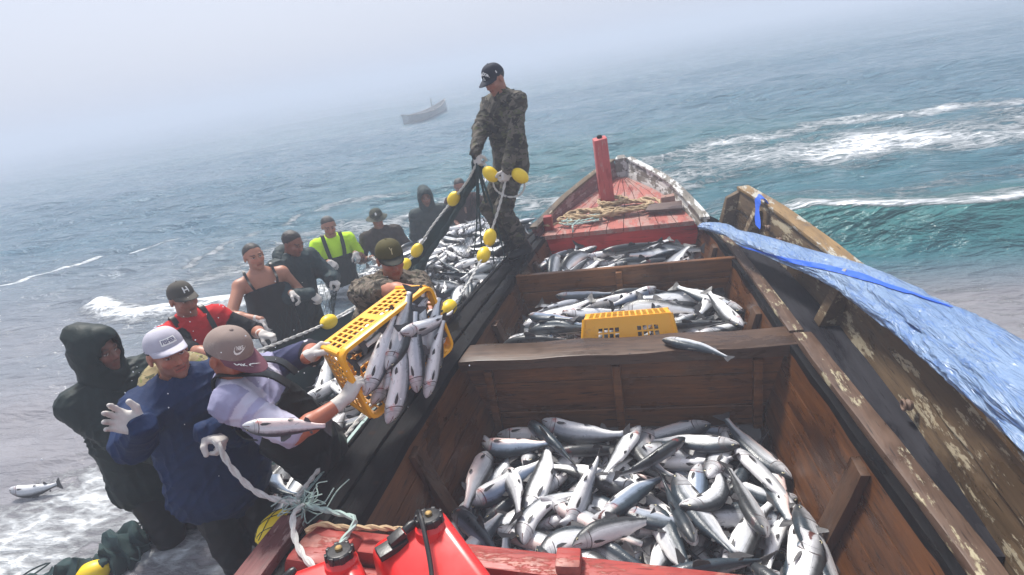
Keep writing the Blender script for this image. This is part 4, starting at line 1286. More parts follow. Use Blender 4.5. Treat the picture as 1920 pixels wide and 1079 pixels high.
def hand_vol(v, W, Fd, Pn, side, curl, glove=True, spread=0.0, fat=1.0):
    y = unit(Fd); z = -unit(np.array(Pn, float) - y * np.dot(Pn, y)); x = np.cross(y, z)
    B = np.stack([x, y, z], 1)
    T = lambda a, b, c: W + B @ np.array((a, b, c))
    th = -1 if side == 'R' else 1
    g = (0.0016 if glove else 0.0) 
    xs = [0.031 * th, 0.0105 * th, -0.0105 * th, -0.030 * th]
    ln = [0.070, 0.078, 0.072, 0.056]; rr = [0.0092, 0.0095, 0.0090, 0.0080]
    ty = [0.088, 0.091, 0.087, 0.079]
    for i in range(4):
        v.cap(T(xs[i] * 0.62, 0.012, 0), T(xs[i], ty[i], 0), (0.0145 + g) * fat, (0.0115 + g) * fat, 0.016)
    v.cap(T(0.026 * th, 0.02, -0.006), T(0.030 * th, 0.055, -0.006), 0.016 * fat, 0.013 * fat, 0.014)
    v.cap(T(-0.024 * th, 0.02, -0.006), T(-0.026 * th, 0.06, -0.005), 0.014 * fat, 0.012 * fat, 0.014)
    for i in range(4):
        p = np.array((xs[i], ty[i] - 0.004, 0.0)); a = 0.0
        c_ = curl[i] if isinstance(curl, (list, tuple)) else curl * (1 + 0.06 * i)
        sp = spread * (1.5 - i) * th * 0.5
        for j, (fr, bend) in enumerate(((0.46, 1.05), (0.31, 1.25), (0.23, 0.8))):
            a += c_ * bend
            d = np.array((math.sin(sp) * math.cos(a), math.cos(sp) * math.cos(a), -math.sin(a)))
            q = p + d * ln[i] * fr
            r0 = (rr[i] * (1 - 0.10 * j) + g) * fat
            v.cap(T(*p), T(*q), r0, r0 * 0.9, 0.0035)
            p = q
    tc = (curl[4] if isinstance(curl, (list, tuple)) and len(curl) > 4 else (curl if not isinstance(curl, (list, tuple)) else 0.3))
    p = np.array((0.028 * th, 0.024, -0.008))
    d = unit((0.74 * th * (1 - 0.35 * tc), 0.62, -0.25 - 0.55 * tc))
    q = p + d * 0.046; v.cap(T(*p), T(*q), (0.0135 + g) * fat, (0.0112 + g) * fat, 0.010)
    d2 = unit((0.40 * th * (1 - 1.2 * tc), 0.86, -0.2 - 0.6 * tc))
    v.cap(T(*q), T(*(q + d2 * 0.034)), (0.0112 + g) * fat, (0.0092 + g) * fat, 0.005)
    return T

def ik(S, T, l1, l2, pole):
    d = T - S; L = np.linalg.norm(d); 
    if L > (l1 + l2) * 0.995:
        k = L / ((l1 + l2) * 0.995); l1 *= k; l2 *= k
    u = d / L
    a = (l1 * l1 - l2 * l2 + L * L) / (2 * L)
    h = math.sqrt(max(0.0, l1 * l1 - a * a))
    p = np.array(pole, float); p = unit(p - u * (p @ u))
    return S + u * a + p * h

def cap_mesh(Hc, Hf, s, mat, parent, name='cap', brim=True, brim_len=0.072, tilt=0.0, mats=None, low=0.041, bucket=False, back_low=0.012, colfn=None, pit=0.0):
    """baseball cap: six-panel crown, curved visor, button"""
    ca, sa = math.cos(tilt), math.sin(tilt)
    def T(x, y, z):
        y2, z2 = y * ca - z * sa, y * sa + z * ca
        return Hc + Hf @ (np.array((x, y2, z2)) * s)
    c0 = (0, -0.010, low); rx, ry, rz = 0.0805, 0.1005, 0.090
    def dome(az, el, o=0.0):
        """az from front, el 0 rim..pi/2 top"""
        ce = math.cos(el) ** 0.72 if el < PI / 2 else 0
        seam = 1 + 0.010 * abs(math.sin(az * 3)) ** 0.5 * math.cos(el)
        dip = -0.018 * max(0, -math.cos(az)) * math.cos(el)
        z = c0[2] + (rz + o) * math.sin(el) * (1 + 0.03 * math.cos(az)) + dip
        return ((rx + o) * ce * math.sin(az) * seam, c0[1] + (ry + o) * ce * math.cos(az) * seam, z)
    mb = MB(); NA, NE = 42, 12; vs = []; fs = []
    for o in (0.0, -0.006):
        for j in range(NE):
            for i in range(NA):
                vs.append(T(*dome(2 * PI * i / NA, (PI / 2) * j / NE, o)))
        vs.append(T(*dome(0, PI / 2 - 1e-6, o)))
    m1 = NA * NE + 1
    for q, rev in ((0, False), (m1, True)):
        for j in range(NE - 1):
            for i in range(NA):
                i2 = (i + 1) % NA
                f = (q + j * NA + i, q + j * NA + i2, q + (j + 1) * NA + i2, q + (j + 1) * NA + i)
                fs.append(f[::-1] if rev else f)
        for i in range(NA):
            f = (q + (NE - 1) * NA + i, q + (NE - 1) * NA + (i + 1) % NA, q + NA * NE); fs.append(f[::-1] if rev else f)
    for i in range(NA):
        i2 = (i + 1) % NA; fs.append((i2, i, m1 + i, m1 + i2))
    mb.add(vs, fs)
    mb.lathe([(0.007 * s, -0.002), (0.008 * s, 0.003), (0.004 * s, 0.006)], Vector(T(0, c0[1], c0[2] + rz + 0.001)), Vector(Hf @ np.array((0, -sa, ca))), 8)
    o = mb.build(name, mat, parent, angle=60)
    if brim:
        b = MB(); vs = []; fs = []; NB, NR = 25, 6
        for th in (0, -0.0035):
            for j in range(NR + 1):
                t = j / NR
                for i in range(NB):
                    az = R(-72 + 144 * i / (NB - 1))
                    x, y, z = dome(az, 0.02)
                    if bucket:
                        e = 0.05 * t
                        p = (x * (1 + e / 0.09), c0[1] + (y - c0[1]) * (1 + e / 0.1), z - 0.032 * t)
                    else:
                        f_ = brim_len * t * math.cos(az * 1.12) ** 0.75 if abs(az * 1.12) < PI / 2 else 0
                        p = (x * (1 - 0.05 * t), y + f_, z + 0.006 - 0.010 * t * t - 0.22 * (x * x) / 0.085 * (0.35 + 0.65 * t) * 1.0)
                    vs.append(T(p[0], p[1], p[2] + th))
        m_ = (NR + 1) * NB
        for q, rev in ((0, True), (m_, False)):
            for j in range(NR):
                for i in range(NB - 1):
                    f = (q + j * NB + i, q + j * NB + i + 1, q + (j + 1) * NB + i + 1, q + (j + 1) * NB + i); fs.append(f[::-1] if rev else f)
        for i in range(NB - 1):
            a = NR * NB + i; fs.append((a, a + 1, m_ + a + 1, m_ + a))
        for j in range(NR):
            for i in (0, NB - 1):
                a = j * NB + i; fs.append((a, a + NB, m_ + a + NB, m_ + a))
        b.add(vs, fs)
        b.build('visor', (mats or mat), o, angle=60)
    if bucket:
        b = MB(); vs = []; fs = []; NB, NR = 48, 5
        for th in (0, -0.003):
            for j in range(NR + 1):
                t = j / NR
                for i in range(NB):
                    az = 2 * PI * i / NB; x, y, z = dome(az, 0.02); e = 0.055 * t
                    vs.append(T(x * (1 + e / 0.085), c0[1] + (y - c0[1]) * (1 + e / 0.1), z - 0.028 * t + 0.006 * math.sin(az * 3) * t + th))
        m_ = (NR + 1) * NB
        for q, rev in ((0, True), (m_, False)):
            for j in range(NR):
                for i in range(NB):
                    i2 = (i + 1) % NB
                    f = (q + j * NB + i, q + j * NB + i2, q + (j + 1) * NB + i2, q + (j + 1) * NB + i); fs.append(f[::-1] if rev else f)
        for i in range(NB):
            a = NR * NB; i2 = (i + 1) % NB; fs.append((a + i, a + i2, m_ + a + i2, m_ + a + i))
        b.add(vs, fs); b.build('brim', mat, o, angle=60)
    def on_front(az, h, o_=0.0015):
        el = math.asin(min(0.99, max(0.0, h / rz))); return Vector(T(*dome(-az, el, o_)))     # lettering reads left to right for whoever faces the wearer
    def on_visor(x, t, o_=0.003):
        x = -x
        az = math.asin(max(-0.98, min(0.98, x / rx)))
        X, y, z = dome(az, 0.02)
        f_ = brim_len * t * max(0.0, math.cos(az * 1.12)) ** 0.75
        return Vector(T(X * (1 - 0.05 * t), y + f_, z + 0.006 - 0.010 * t * t - 0.22 * (X * X) / 0.085 * (0.35 + 0.65 * t) + o_))
    return o, on_front, on_visor

def flat_shape(name, tris_fn, mat, parent):
    pass

def text_mesh(txt, size, bold=0.0):
    cu = bpy.data.curves.new('lettering', 'FONT'); cu.body = txt; cu.size = size; cu.align_x = 'CENTER'; cu.align_y = 'CENTER'; cu.offset = bold
    cu.resolution_u = 3
    ob = bpy.data.objects.new('lettering', cu); C.objects.link(ob)
    me = bpy.data.meshes.new_from_object(ob.evaluated_get(bpy.context.evaluated_depsgraph_get()))
    bpy.data.objects.remove(ob); bpy.data.curves.remove(cu)
    return me
def decal(name, me, fn, mat, parent):
    """lays flat lettering (x, y in metres) on a surface through fn(x, y)"""
    bm = bmesh.new(); bm.from_mesh(me)
    bmesh.ops.triangulate(bm, faces=bm.faces)
    for _ in range(2):
        le = [e for e in bm.edges if e.calc_length() > 0.006]
        if le: bmesh.ops.subdivide_edges(bm, edges=le, cuts=1)
        bmesh.ops.triangulate(bm, faces=bm.faces)
    for v in bm.verts: v.co = fn(v.co.x, v.co.y)
    bm.to_mesh(me); bm.free()
    return link(name, me, mat, parent, smooth=False)
def poly_mesh(loops):
    me = bpy.data.meshes.new('emblem'); vs = []; fs = []
    for lp in loops:
        n = len(vs); vs += [(x, y, 0) for x, y in lp]; fs.append(tuple(range(n, len(vs))))
    me.from_pydata(vs, [], fs); me.update(); return me
def swoosh_mesh(s):
    top = [(-0.50, -0.02), (-0.44, -0.16), (-0.30, -0.20), (-0.10, -0.15), (0.15, -0.04), (0.5, 0.12)]
    bot = [(0.5, 0.12), (0.12, -0.13), (-0.14, -0.28), (-0.36, -0.33), (-0.50, -0.26), (-0.56, -0.12), (-0.50, 0.06), (-0.40, 0.20), (-0.46, 0.06)]
    lp = top + bot[1:]
    me = poly_mesh([[(x * s, (y + 0.08) * s) for x, y in lp[::-1]]])
    return me
WHITE_STITCH = plain_mat('white_stitching', (0.78, 0.77, 0.74), 0.8, 0.1, 60)

def person(label, Hc, gaze, lean_up, bf, height=1.0, head_up=(0, 0, 1), pelvis=None, hands=None, skin=(0.36, 0.155, 0.095), vox=0.008, legs=True, feet=None, knees=None,
           shoulders=0.185, neck_drop=0.165, stubble=0.3, bare_arms=True, arm_r=1.0, zmin=-0.42, group=None, girth=1.0):
    """returns the body object (the person) and a dict of joints for the clothes"""
    s = height; Hc = A3(Hc)
    Hf = frame(gaze, np.array(head_up, float))
    ub = unit(lean_up)
    N = Hc - Hf[:, 2] * 0.10 * s - Hf[:, 1] * 0.022 * s - ub * (neck_drop - 0.10) * s
    Bf = frame(np.array(bf, float) - ub * np.dot(bf, ub), ub)          # right, forward, up of the trunk
    r_, f_, u_ = Bf[:, 0], Bf[:, 1], Bf[:, 2]
    Pv = A3(pelvis) if pelvis is not None else N - u_ * 0.50 * s
    spine = unit(N - Pv)
    J = dict(N=N, Hc=Hc, Hf=Hf, Bf=Bf, Pv=Pv, s=s, g=girth)
    chest = N - spine * 0.19 * s; belly = N - spine * 0.36 * s
    J.update(chest=chest, belly=belly, spine=spine)
    v = Vol()
    head_prims(v, Hc, Hf, s)
    v.cap(Hc + Hf @ np.array((0, -0.022, -0.05)) * s, N + u_ * 0.0, 0.054 * s, 0.060 * s, 0.03)
    fl = (f_, 0.66)
    sh = {}
    for sd, sg in (('R', 1), ('L', -1)):
        sh[sd] = N - spine * 0.055 * s + r_ * sg * shoulders * s + f_ * 0.0
        v.cap(N - spine * 0.01 * s, sh[sd], 0.050 * s, 0.056 * s, 0.05)
    v.cap(chest + spine * 0.06 * s, belly, 0.155 * s * girth, 0.140 * s * girth, 0.05, fl)
    v.cap(belly, Pv, 0.140 * s * girth, 0.150 * s * girth, 0.05, fl)
    hv = hands or {}
    J['sh'] = sh; J['el'] = {}; J['wr'] = {}; J['hand'] = {}
    for sd, sg in (('R', 1), ('L', -1)):
        h = hv.get(sd) or dict(t=sh[sd] - u_ * 0.53 * s + f_ * 0.10 + r_ * sg * 0.05, fd=-u_ + 0.3 * f_, pn=-r_ * sg, curl=0.35)
        T = A3(h['t'])
        pole = np.array(h.get('pole', -u_ * 0.6 - f_ * 0.5 + r_ * sg * 0.6), float)
        el = ik(sh[sd], T, 0.295 * s, 0.262 * s, pole)
        J['el'][sd] = el; J['wr'][sd] = T; J['hand'][sd] = h
        v.cap(sh[sd], el, 0.051 * s * arm_r, 0.041 * s * arm_r, 0.03)
        mid = el + (T - el) * 0.3
        v.cap(el, mid, 0.041 * s * arm_r, 0.043 * s * arm_r, 0.02); v.cap(mid, T, 0.043 * s * arm_r, 0.027 * s, 0.02)
        if not h.get('glove', True):
            hand_vol(v, T, h['fd'], h['pn'], sd, h.get('curl', 0.4), False, h.get('spread', 0))
        else:
            v.cap(T, T + unit(h['fd']) * 0.03, 0.026 * s, 0.022 * s, 0.01)
    if legs:
        J['kn'] = {}; J['an'] = {}
        for sd, sg in (('R', 1), ('L', -1)):
            hip = Pv + r_ * sg * 0.088 * s - u_ * 0.03 * s
            an = A3(feet[sd]) if feet else hip + np.array((0, 0, -0.84 * s)) + f_ * 0.02
            kn = ik(hip, an, 0.43 * s, 0.42 * s, f_)
            J['kn'][sd] = kn; J['an'][sd] = an
            v.cap(hip, kn, 0.078 * s, 0.055 * s, 0.03); v.cap(kn, an, 0.053 * s, 0.036 * s, 0.02)
    me = v.mesh('person', vox, zmin=zmin)
    P = verts_of(me)
    set_col(me, paint_face(P, Hc, Hf, s, skin, stubble))
    o = link('person', me, SKIN, smooth=False)
    tag(o, label, 'person', group)
    J['o'] = o; J['vox'] = vox; J['zmin'] = zmin
    for sd in ('R', 'L'):
        h = J['hand'][sd]
        if h.get('glove', True):
            g = Vol(); hand_vol(g, J['wr'][sd], h['fd'], h['pn'], sd, h.get('curl', 0.4), True, h.get('spread', 0), h.get('fat', 1.05))
            fd = unit(h['fd'])
            fa = unit(J['wr'][sd] - J['el'][sd])
            g.cap(J['wr'][sd] - fa * 0.055, J['wr'][sd] + fd * 0.012, 0.034, 0.031, 0.012)
            gm = g.mesh('glove', max(0.0034, vox * 0.5), folds(len(label), 0.0012, 2.5))
            link('glove', gm, h.get('gmat', GLOVE), o, smooth=False)
    return J

def loc(J, P):
    q = P - J['N']
    return q @ J['Bf']          # right, forward, up
def arm_t(J, P, sd):
    """0..1 upper arm, 1..2 forearm, distance"""
    S, E_, W = J['sh'][sd], J['el'][sd], J['wr'][sd]
    def seg(a, b):
        ba = b - a; t = np.clip(((P - a) @ ba) / (ba @ ba), 0, 1); return t, np.linalg.norm(P - a - t[:, None] * ba, axis=1)
    t1, d1 = seg(S, E_); t2, d2 = seg(E_, W)
    return np.where(d1 < d2, t1, 1 + t2), np.minimum(d1, d2)

def top(J, mat, name='jacket', sleeve=2.0, loose=0.02, length=0.52, collar=0.0, seed=1, amp=0.006, colfn=None, vox=None, hem=0.0, collar_r=0.072):
    s, N, Bf, Pv, sp = J['s'], J['N'], J['Bf'], J['Pv'], J['spine']; r_, f_, u_ = Bf[:, 0], Bf[:, 1], Bf[:, 2]
    g = J['g']; v = Vol(); fl = (f_, 0.70)
    for sd, sg in (('R', 1), ('L', -1)):
        v.cap(N - sp * 0.022 * s, J['sh'][sd], 0.056 * s + loose * 0.4, 0.058 * s + loose * 0.8, 0.05)
    v.cap(J['chest'] + sp * 0.06 * s, J['belly'], 0.162 * s * g + loose, 0.148 * s * g + loose * 1.2, 0.06, fl)
    end = N - sp * length * s
    v.cap(J['belly'], end, 0.148 * s * g + loose * 1.2, 0.155 * s * g + loose * 1.2 + hem, 0.05, fl)
    for sd, sg in (('R', 1), ('L', -1)):
        S, E_, W = J['sh'][sd], J['el'][sd], J['wr'][sd]
        a = min(1.0, sleeve)
        v.cap(S, S + (E_ - S) * a, 0.056 * s + loose * 0.8, 0.050 * s + loose * (0.9 if sleeve > 1 else 0.75), 0.05)
        if sleeve > 1:
            q = E_ + (W - E_) * (sleeve - 1)
            v.cap(E_, q, 0.050 * s + loose * 0.85, 0.037 * s + loose * 0.5, 0.02)
        else:
            d = unit(E_ - S); v.plane(S + (E_ - S) * a, d, 0.004) if False else None
    if collar:
        c = N + Hdir(J) * collar
        v.cap(N - u_ * 0.02, c, collar_r * s + 0.012, collar_r * s, 0.02)
        v.cap(N + Hdir(J) * (collar - 0.02), c + Hdir(J) * 0.05, collar_r * s - 0.010, collar_r * s - 0.008, 0.006, None, 's')
    me = v.mesh(name, vox or J['vox'], folds(seed, amp), zmin=J['zmin'])
    if colfn is not None: set_col(me, colfn(J, verts_of(me)))
    return link(name, me, mat, J['o'], smooth=False)
def Hdir(J): return unit(J['Hc'] - J['N'])

def waders(J, mat, name='waders', chest=-0.22, back=-0.30, loose=0.034, straps=True, seed=3, legs=True, strap_w=0.017, strap_x=0.10, amp=0.004, boots=None):
    """chest-high bib with legs and shoulder straps"""
    s, N, Bf, Pv, sp = J['s'], J['N'], J['Bf'], J['Pv'], J['spine']; r_, f_, u_ = Bf[:, 0], Bf[:, 1], Bf[:, 2]; g = J['g']
    v = Vol(); fl = (f_, 0.72)
    v.cap(J['chest'] + sp * 0.05 * s, J['belly'], 0.150 * s * g + loose, 0.150 * s * g + loose * 1.15, 0.05, fl)
    v.cap(J['belly'], Pv - sp * 0.02, 0.150 * s * g + loose * 1.15, 0.158 * s * g + loose, 0.05, fl)
    # cut: high at the front, lower at the back
    o = N + u_ * (chest + back) / 2 * s
    nrm = unit(u_ - f_ * (chest - back) / 0.26)
    v.plane(o, nrm, 0.006)
    if legs:
        for sd in ('R', 'L'):
            hip = Pv + r_ * (1 if sd == 'R' else -1) * 0.09 * s - u_ * 0.02
            kn, an = J['kn'][sd], J['an'][sd]
            v.cap(hip, kn, 0.092 * s + loose * 0.4, 0.074 * s + loose * 0.25, 0.03); v.cap(kn, an, 0.074 * s + loose * 0.25, 0.062 * s + loose * 0.2, 0.03)
    me = v.mesh(name, J['vox'], folds(seed, amp, 0.7), zmin=J['zmin'])
    w = link(name, me, mat, J['o'], smooth=False)
    if straps:
        rad = 0.056 * s + loose * 0.5
        for sg in (-1, 1):
            ch = J['chest']
            dep = (0.150 * g * s + loose) * 0.72
            p = [N + u_ * (chest - 0.02) * s + f_ * (dep + 0.010) + r_ * sg * strap_x * 0.8,
                 N + u_ * (chest * 0.5 - 0.01) * s + f_ * (dep + 0.004) + r_ * sg * strap_x * 0.95,
                 N - sp * 0.03 * s + f_ * (rad * 0.9 + 0.018) + r_ * sg * strap_x + u_ * 0.018,
                 N - sp * 0.03 * s + r_ * sg * strap_x + u_ * (rad + 0.022),
                 N - sp * 0.06 * s - f_ * (rad + 0.022) + r_ * sg * strap_x * 0.9,
                 N - sp * 0.20 * s - f_ * (dep + 0.006) + r_ * sg * strap_x * 0.6,
                 N + u_ * back * s - f_ * (dep + 0.006) + r_ * sg * strap_x * 0.4]
            pts = spline([tuple(q) for q in p], 5)
            mb = MB(); vs = []; fs = []
            for i, q in enumerate(pts):
                t = (pts[min(i + 1, len(pts) - 1)] - pts[max(i - 1, 0)]).normalized(); sd_ = Vector(r_); sd_ = (sd_ - t * sd_.dot(t)).normalized(); nn = t.cross(sd_)
                for a, b in ((-1, -1), (1, -1), (1, 1), (-1, 1)): vs.append(q + sd_ * a * strap_w + nn * b * 0.004)
            for i in range(len(pts) - 1):
                for k in range(4): fs.append((i * 4 + k, i * 4 + (k + 1) % 4, i * 4 + 4 + (k + 1) % 4, i * 4 + 4 + k))
            mb.add(vs, fs); mb.build('strap', mat, w)
    return w

def hair(J, mat=HAIR, length=0.004, line=0.082, back=-0.05, seed=5, name='hair'):
    v = Vol(); Hc, Hf, s = J['Hc'], J['Hf'], J['s']
    T = lambda x, y, z: Hc + Hf @ (np.array((x, y, z)) * s)
    v.ell(T(0, -0.016, 0.034), np.array((0.0775 + length, 0.0965 + length, 0.085 + length)) * s, Hf, 0.01)
    # hairline plane: high at the forehead, low at the nape
    a, b = np.array((0, 0.085, line)), np.array((0, -0.10, back))
    d = b - a; n = np.array((0, d[2], -d[1])); n = n / np.linalg.norm(n)
    if n[2] > 0: n = -n
    v.plane(T(*a), Hf @ n, 0.012)
    me = v.mesh(name, max(0.005, J['vox'] * 0.7), folds(seed, 0.004, 3.2))
    return link(name, me, mat, J['o'], smooth=False)

def hood(J, mat, up=True, seed=8, point=0.0, open_=(0.070, 0.10)):
    v = Vol(); Hc, Hf, s, N = J['Hc'], J['Hf'], J['s'], J['N']
    T = lambda x, y, z: Hc + Hf @ (np.array((x, y, z)) * s)
    f_ = J['Bf'][:, 1]; u_ = J['Bf'][:, 2]; r_ = J['Bf'][:, 0]
    if up:
        v.ell(T(0, -0.012, 0.022), np.array((0.108, 0.128, 0.122)) * s, Hf, 0.03)
        if point:
            for sx in (-1, 1): v.cap(T(sx * 0.02, 0.05, 0.085), T(sx * 0.02, -0.085, 0.105), 0.055, 0.055, 0.04)
        v.cap(T(0, -0.01, -0.03), N + u_ * -0.01, 0.105 * s, 0.125 * s, 0.04)
        v.cap(T(0, 0.07, 0.115), T(0, 0.11, 0.10), 0.03, 0.02, 0.05)
        v.ell(T(0, -0.01, 0.012), np.array((0.092, 0.108, 0.112)) * s, Hf, 0.01, 's')
        v.ell(T(0, 0.115, -0.005), np.array((open_[0], 0.10, open_[1])) * s, Hf, 0.012, 's')
    else:
        for k in range(9):
            a = PI * k / 8
            p = N + r_ * math.cos(a) * 0.115 - f_ * math.sin(a) * 0.10 + u_ * (0.015 + 0.03 * math.sin(a))
            q = N + r_ * math.cos(a + PI / 8) * 0.115 - f_ * math.sin(a + PI / 8) * 0.10 + u_ * (0.015 + 0.03 * math.sin(a + PI / 8))
            if k < 8: v.cap(p, q, 0.040 + 0.022 * math.sin(a), 0.040 + 0.022 * math.sin(a + PI / 8), 0.03)
    me = v.mesh('hood', J['vox'], folds(seed, 0.006))
    return link('hood', me, mat, J['o'], smooth=False)
# ------------------------------------------------------------------ the crew
IRv = np.array((0.97, 0.24, 0.0)); DN = np.array((0, 0, -1.0))
def down_arm(fd=(0.2, -0.1, -1), pn=(0, -1, 0), curl=0.5): return fd

# 1 hooded man at the far left, dark green oilskin
OIL = fabric_mat('dark_green_oilskin', (0.006, 0.012, 0.011), (0.016, 0.030, 0.028), 0.6, 180, 0.4)
J = person('person in a big dark hooded oilskin beside the blue jacket', (-2.76, 2.10, 1.20), (0.95, 0.02, -0.12), (0, 0, 1), (0.9, -0.35, 0), skin=(0.16, 0.07, 0.045), vox=0.0085,
           shoulders=0.165, hands=dict(R=dict(t=(-2.46, 1.98, 0.60), fd=(0.6, 0.3, -0.6), pn=(0, 0.5, -0.5), curl=0.5, pole=(-0.2, -0.3, -1)), L=dict(t=(-2.35, 2.25, 0.62), fd=(0.8, 0.1, -0.5), pn=(0, -0.5, -0.5), curl=0.5)))
top(J, OIL, 'jacket', 2.0, 0.036, 0.62, seed=11, amp=0.009, hem=0.03)
hood(J, OIL, True, 12, 0.055, (0.062, 0.092))
waders(J, BLACK_RUBBER, chest=-0.45, back=-0.45, straps=False)

# 2 the man in the blue jacket, one hand held out
NAVY = fabric_mat('navy_jacket', (0.004, 0.011, 0.042), (0.007, 0.029, 0.105), 0.75, 200, 0.45)
J = person('person in navy blue jacket and pale lilac cap holding one gloved hand out', (-2.15, 1.93, 1.255), (0.88, -0.46, -0.03), (0.02, 0, 1), (0.80, -0.60, 0), skin=(0.40, 0.165, 0.10), vox=0.0058, stubble=0.8, girth=1.13,
           hands=dict(R=dict(t=(-1.905, 1.475, 1.185), fd=(-0.48, -0.42, 0.62), pn=(0.72, -0.50, 0.25), curl=[0.32, 0.38, 0.42, 0.40, 0.05], spread=0.34, pole=(-0.5, -0.3, -0.8)),
                      L=dict(t=(-1.88, 1.70, 0.985), fd=(0.85, -0.15, -0.5), pn=(-0.1, -0.5, -0.85), curl=0.85, pole=(-0.2, 0.8, -0.5))))
top(J, NAVY, 'jacket', 2.0, 0.040, 0.57, seed=21, amp=0.009, hem=0.03, collar=0.05)
KHAKI = camo_mat('khaki_hood_lining', (0.34, 0.27, 0.14), (0.42, 0.36, 0.20), (0.20, 0.22, 0.06), (0.10, 0.10, 0.05), 12)
hood(J, KHAKI, False, 22)
waders(J, BLACK_RUBBER, chest=-0.40, back=-0.40, straps=False, loose=0.03, amp=0.006)
hair(J, length=0.002, line=0.085, back=-0.05)
LILAC = fabric_mat('lilac_cap_cloth', (0.44, 0.42, 0.50), (0.58, 0.56, 0.63), 0.8, 300, 0.2)
co, ff, fv_ = cap_mesh(J['Hc'], J['Hf'], 1.0, LILAC, J['o'], tilt=R(5))
patch = poly_mesh([[(-0.040, -0.014), (0.040, -0.014), (0.040, 0.014), (-0.040, 0.014)]])
decal('patch', patch, lambda x, y: ff(x / 0.095, 0.036 + y, 0.0022), WHITE_STITCH, co)
decal('lettering', text_mesh('FISHER', 0.023, 0.0006), lambda x, y: ff(x / 0.095, 0.036 + y, 0.0034), plain_mat('violet_thread', (0.09, 0.08, 0.17), 0.8), co)

# 3 red shirt
RED = fabric_mat('red_shirt', (0.42, 0.008, 0.010), (0.62, 0.02, 0.02), 0.85, 240, 0.35, vcol=True)
def red_col(J, P):
    q = loc(J, P); c = np.tile((0.56, 0.012, 0.016), (len(P), 1))
    for sd in 'RL':
        t, d = arm_t(J, P, sd); m = (t > 0.28) & (d < 0.11); c[m] = (0.008, 0.008, 0.010)
    c[q[:, 2] < -0.24] = (0.008, 0.008, 0.010); return c
J = person('person in red shirt with black sleeves and a grey cap, behind the lilac cap', (-3.09, 3.06, 1.09), (0.93, -0.38, -0.15), (0.04, 0, 1), (0.88, -0.45, 0), skin=(0.34, 0.14, 0.085), vox=0.0085,
           hands=dict(R=dict(t=(-2.66, 2.74, 0.80), fd=(0.9, 0.1, -0.2), pn=(0, 0.3, -0.9), curl=0.7), L=dict(t=(-2.66, 3.15, 0.74), fd=(0.9, 0, -0.3), pn=(0, -0.2, -0.9), curl=0.7)))
top(J, RED, 'shirt', 0.95, 0.022, 0.52, seed=31, colfn=red_col, collar=0.02)
waders(J, BLACK_RUBBER, chest=-0.16, back=-0.25, seed=33)
hair(J, length=0.003, line=0.08, back=-0.05)
GREYCAP = fabric_mat('dark_grey_cap', (0.050, 0.045, 0.040), (0.10, 0.09, 0.075), 0.85, 300, 0.2)
co, ff, fv_ = cap_mesh(J['Hc'], J['Hf'], 1.0, GREYCAP, J['o'], tilt=R(2))
S_ = 0.022
em = poly_mesh([[(-S_, -S_ * .8), (-S_ * .62, -S_ * .8), (-S_ * .5, S_ * .8), (-S_ * 1.05, S_ * .8)], [(S_ * .62, -S_ * .8), (S_, -S_ * .8), (S_ * 1.05, S_ * .8), (S_ * .5, S_ * .8)], [(-S_ * .58, -S_ * .2), (S_ * .58, -S_ * .2), (S_ * .54, S_ * .15), (-S_ * .54, S_ * .15)]])
decal('emblem', em, lambda x, y: ff(x / 0.095, 0.046 + y, 0.003), WHITE_STITCH, co)

# 4 the man tipping the near end of the crate
def lilac_col(J, P):
    q = loc(J, P); c = np.tile((0.33, 0.32, 0.47), (len(P), 1))
    c[(np.abs(q[:, 0]) < 0.15) & (np.abs(q[:, 0]) > 0.072) & (q[:, 1] > 0.0) & (q[:, 2] < 0.06)] = (0.60, 0.58, 0.70)
    for sd in 'RL':
        t, d = arm_t(J, P, sd); near = d < 0.115
        if sd == 'R':
            c[near & (t > 0.15)] = (0.56, 0.54, 0.66); c[near & (t > 0.3) & (t < 0.42)] = (0.40, 0.38, 0.55)
        else:
            c[near & (t > 0.30)] = (0.045, 0.050, 0.11); c[near & (t > 0.86) & (t < 0.93)] = (0.62, 0.6, 0.68); c[near & (t >= 0.93)] = (0.02, 0.02, 0.03)
    c[(q[:, 2] < -0.30)] = (0.40, 0.38, 0.50)
    return c
LSHIRT = fabric_mat('lilac_shirt', (1, 1, 1), None, 0.85, 260, 0.4, vcol=True, blot=0.25)
J = person('person in faded cap and lilac shirt tipping the near end of the yellow crate', (-1.765, 1.86, 1.265), (0.86, -0.16, -0.46), (-0.62, -0.12, 0.8), (0.90, 0.32, 0), head_up=(0.20, 0, 0.97), shoulders=0.168, pelvis=(-1.69, 2.08, 0.57), skin=(0.36, 0.11, 0.055), vox=0.0055, stubble=0.3,
           hands=dict(R=dict(t=(-1.345, 1.955, 0.955), fd=(0.35, 0.62, 0.55), pn=(0.35, 0.75, -0.5), curl=[0.75, 0.8, 0.85, 0.85, 0.5], pole=(0.25, -0.8, -0.65), fat=1.12),
                      L=dict(t=(-1.55, 2.06, 1.12), fd=(0.55, 0.75, 0.25), pn=(0.75, 0.1, -0.5), curl=0.65, pole=(-0.3, 0.9, -0.3), fat=1.12)))
top(J, LSHIRT, 'shirt', 0.92, 0.024, 0.50, seed=41, amp=0.008, colfn=lilac_col, collar=0.03, collar_r=0.078)
waders(J, BLACK_RUBBER, chest=-0.17, back=-0.25, seed=43, loose=0.046, strap_w=0.030, strap_x=0.085, amp=0.007)
hair(J, length=0.001, line=0.085, back=-0.045)
FADED = plain_mat('sun_faded_cap', (0.235, 0.175, 0.150), 0.85, 0.25, 9, 0.3, dirt=(0.33, 0.275, 0.24), dirt_lo=0.5)
MAROON = fabric_mat('maroon_visor', (0.15, 0.050, 0.075), (0.20, 0.080, 0.105), 0.8, 300, 0.2)
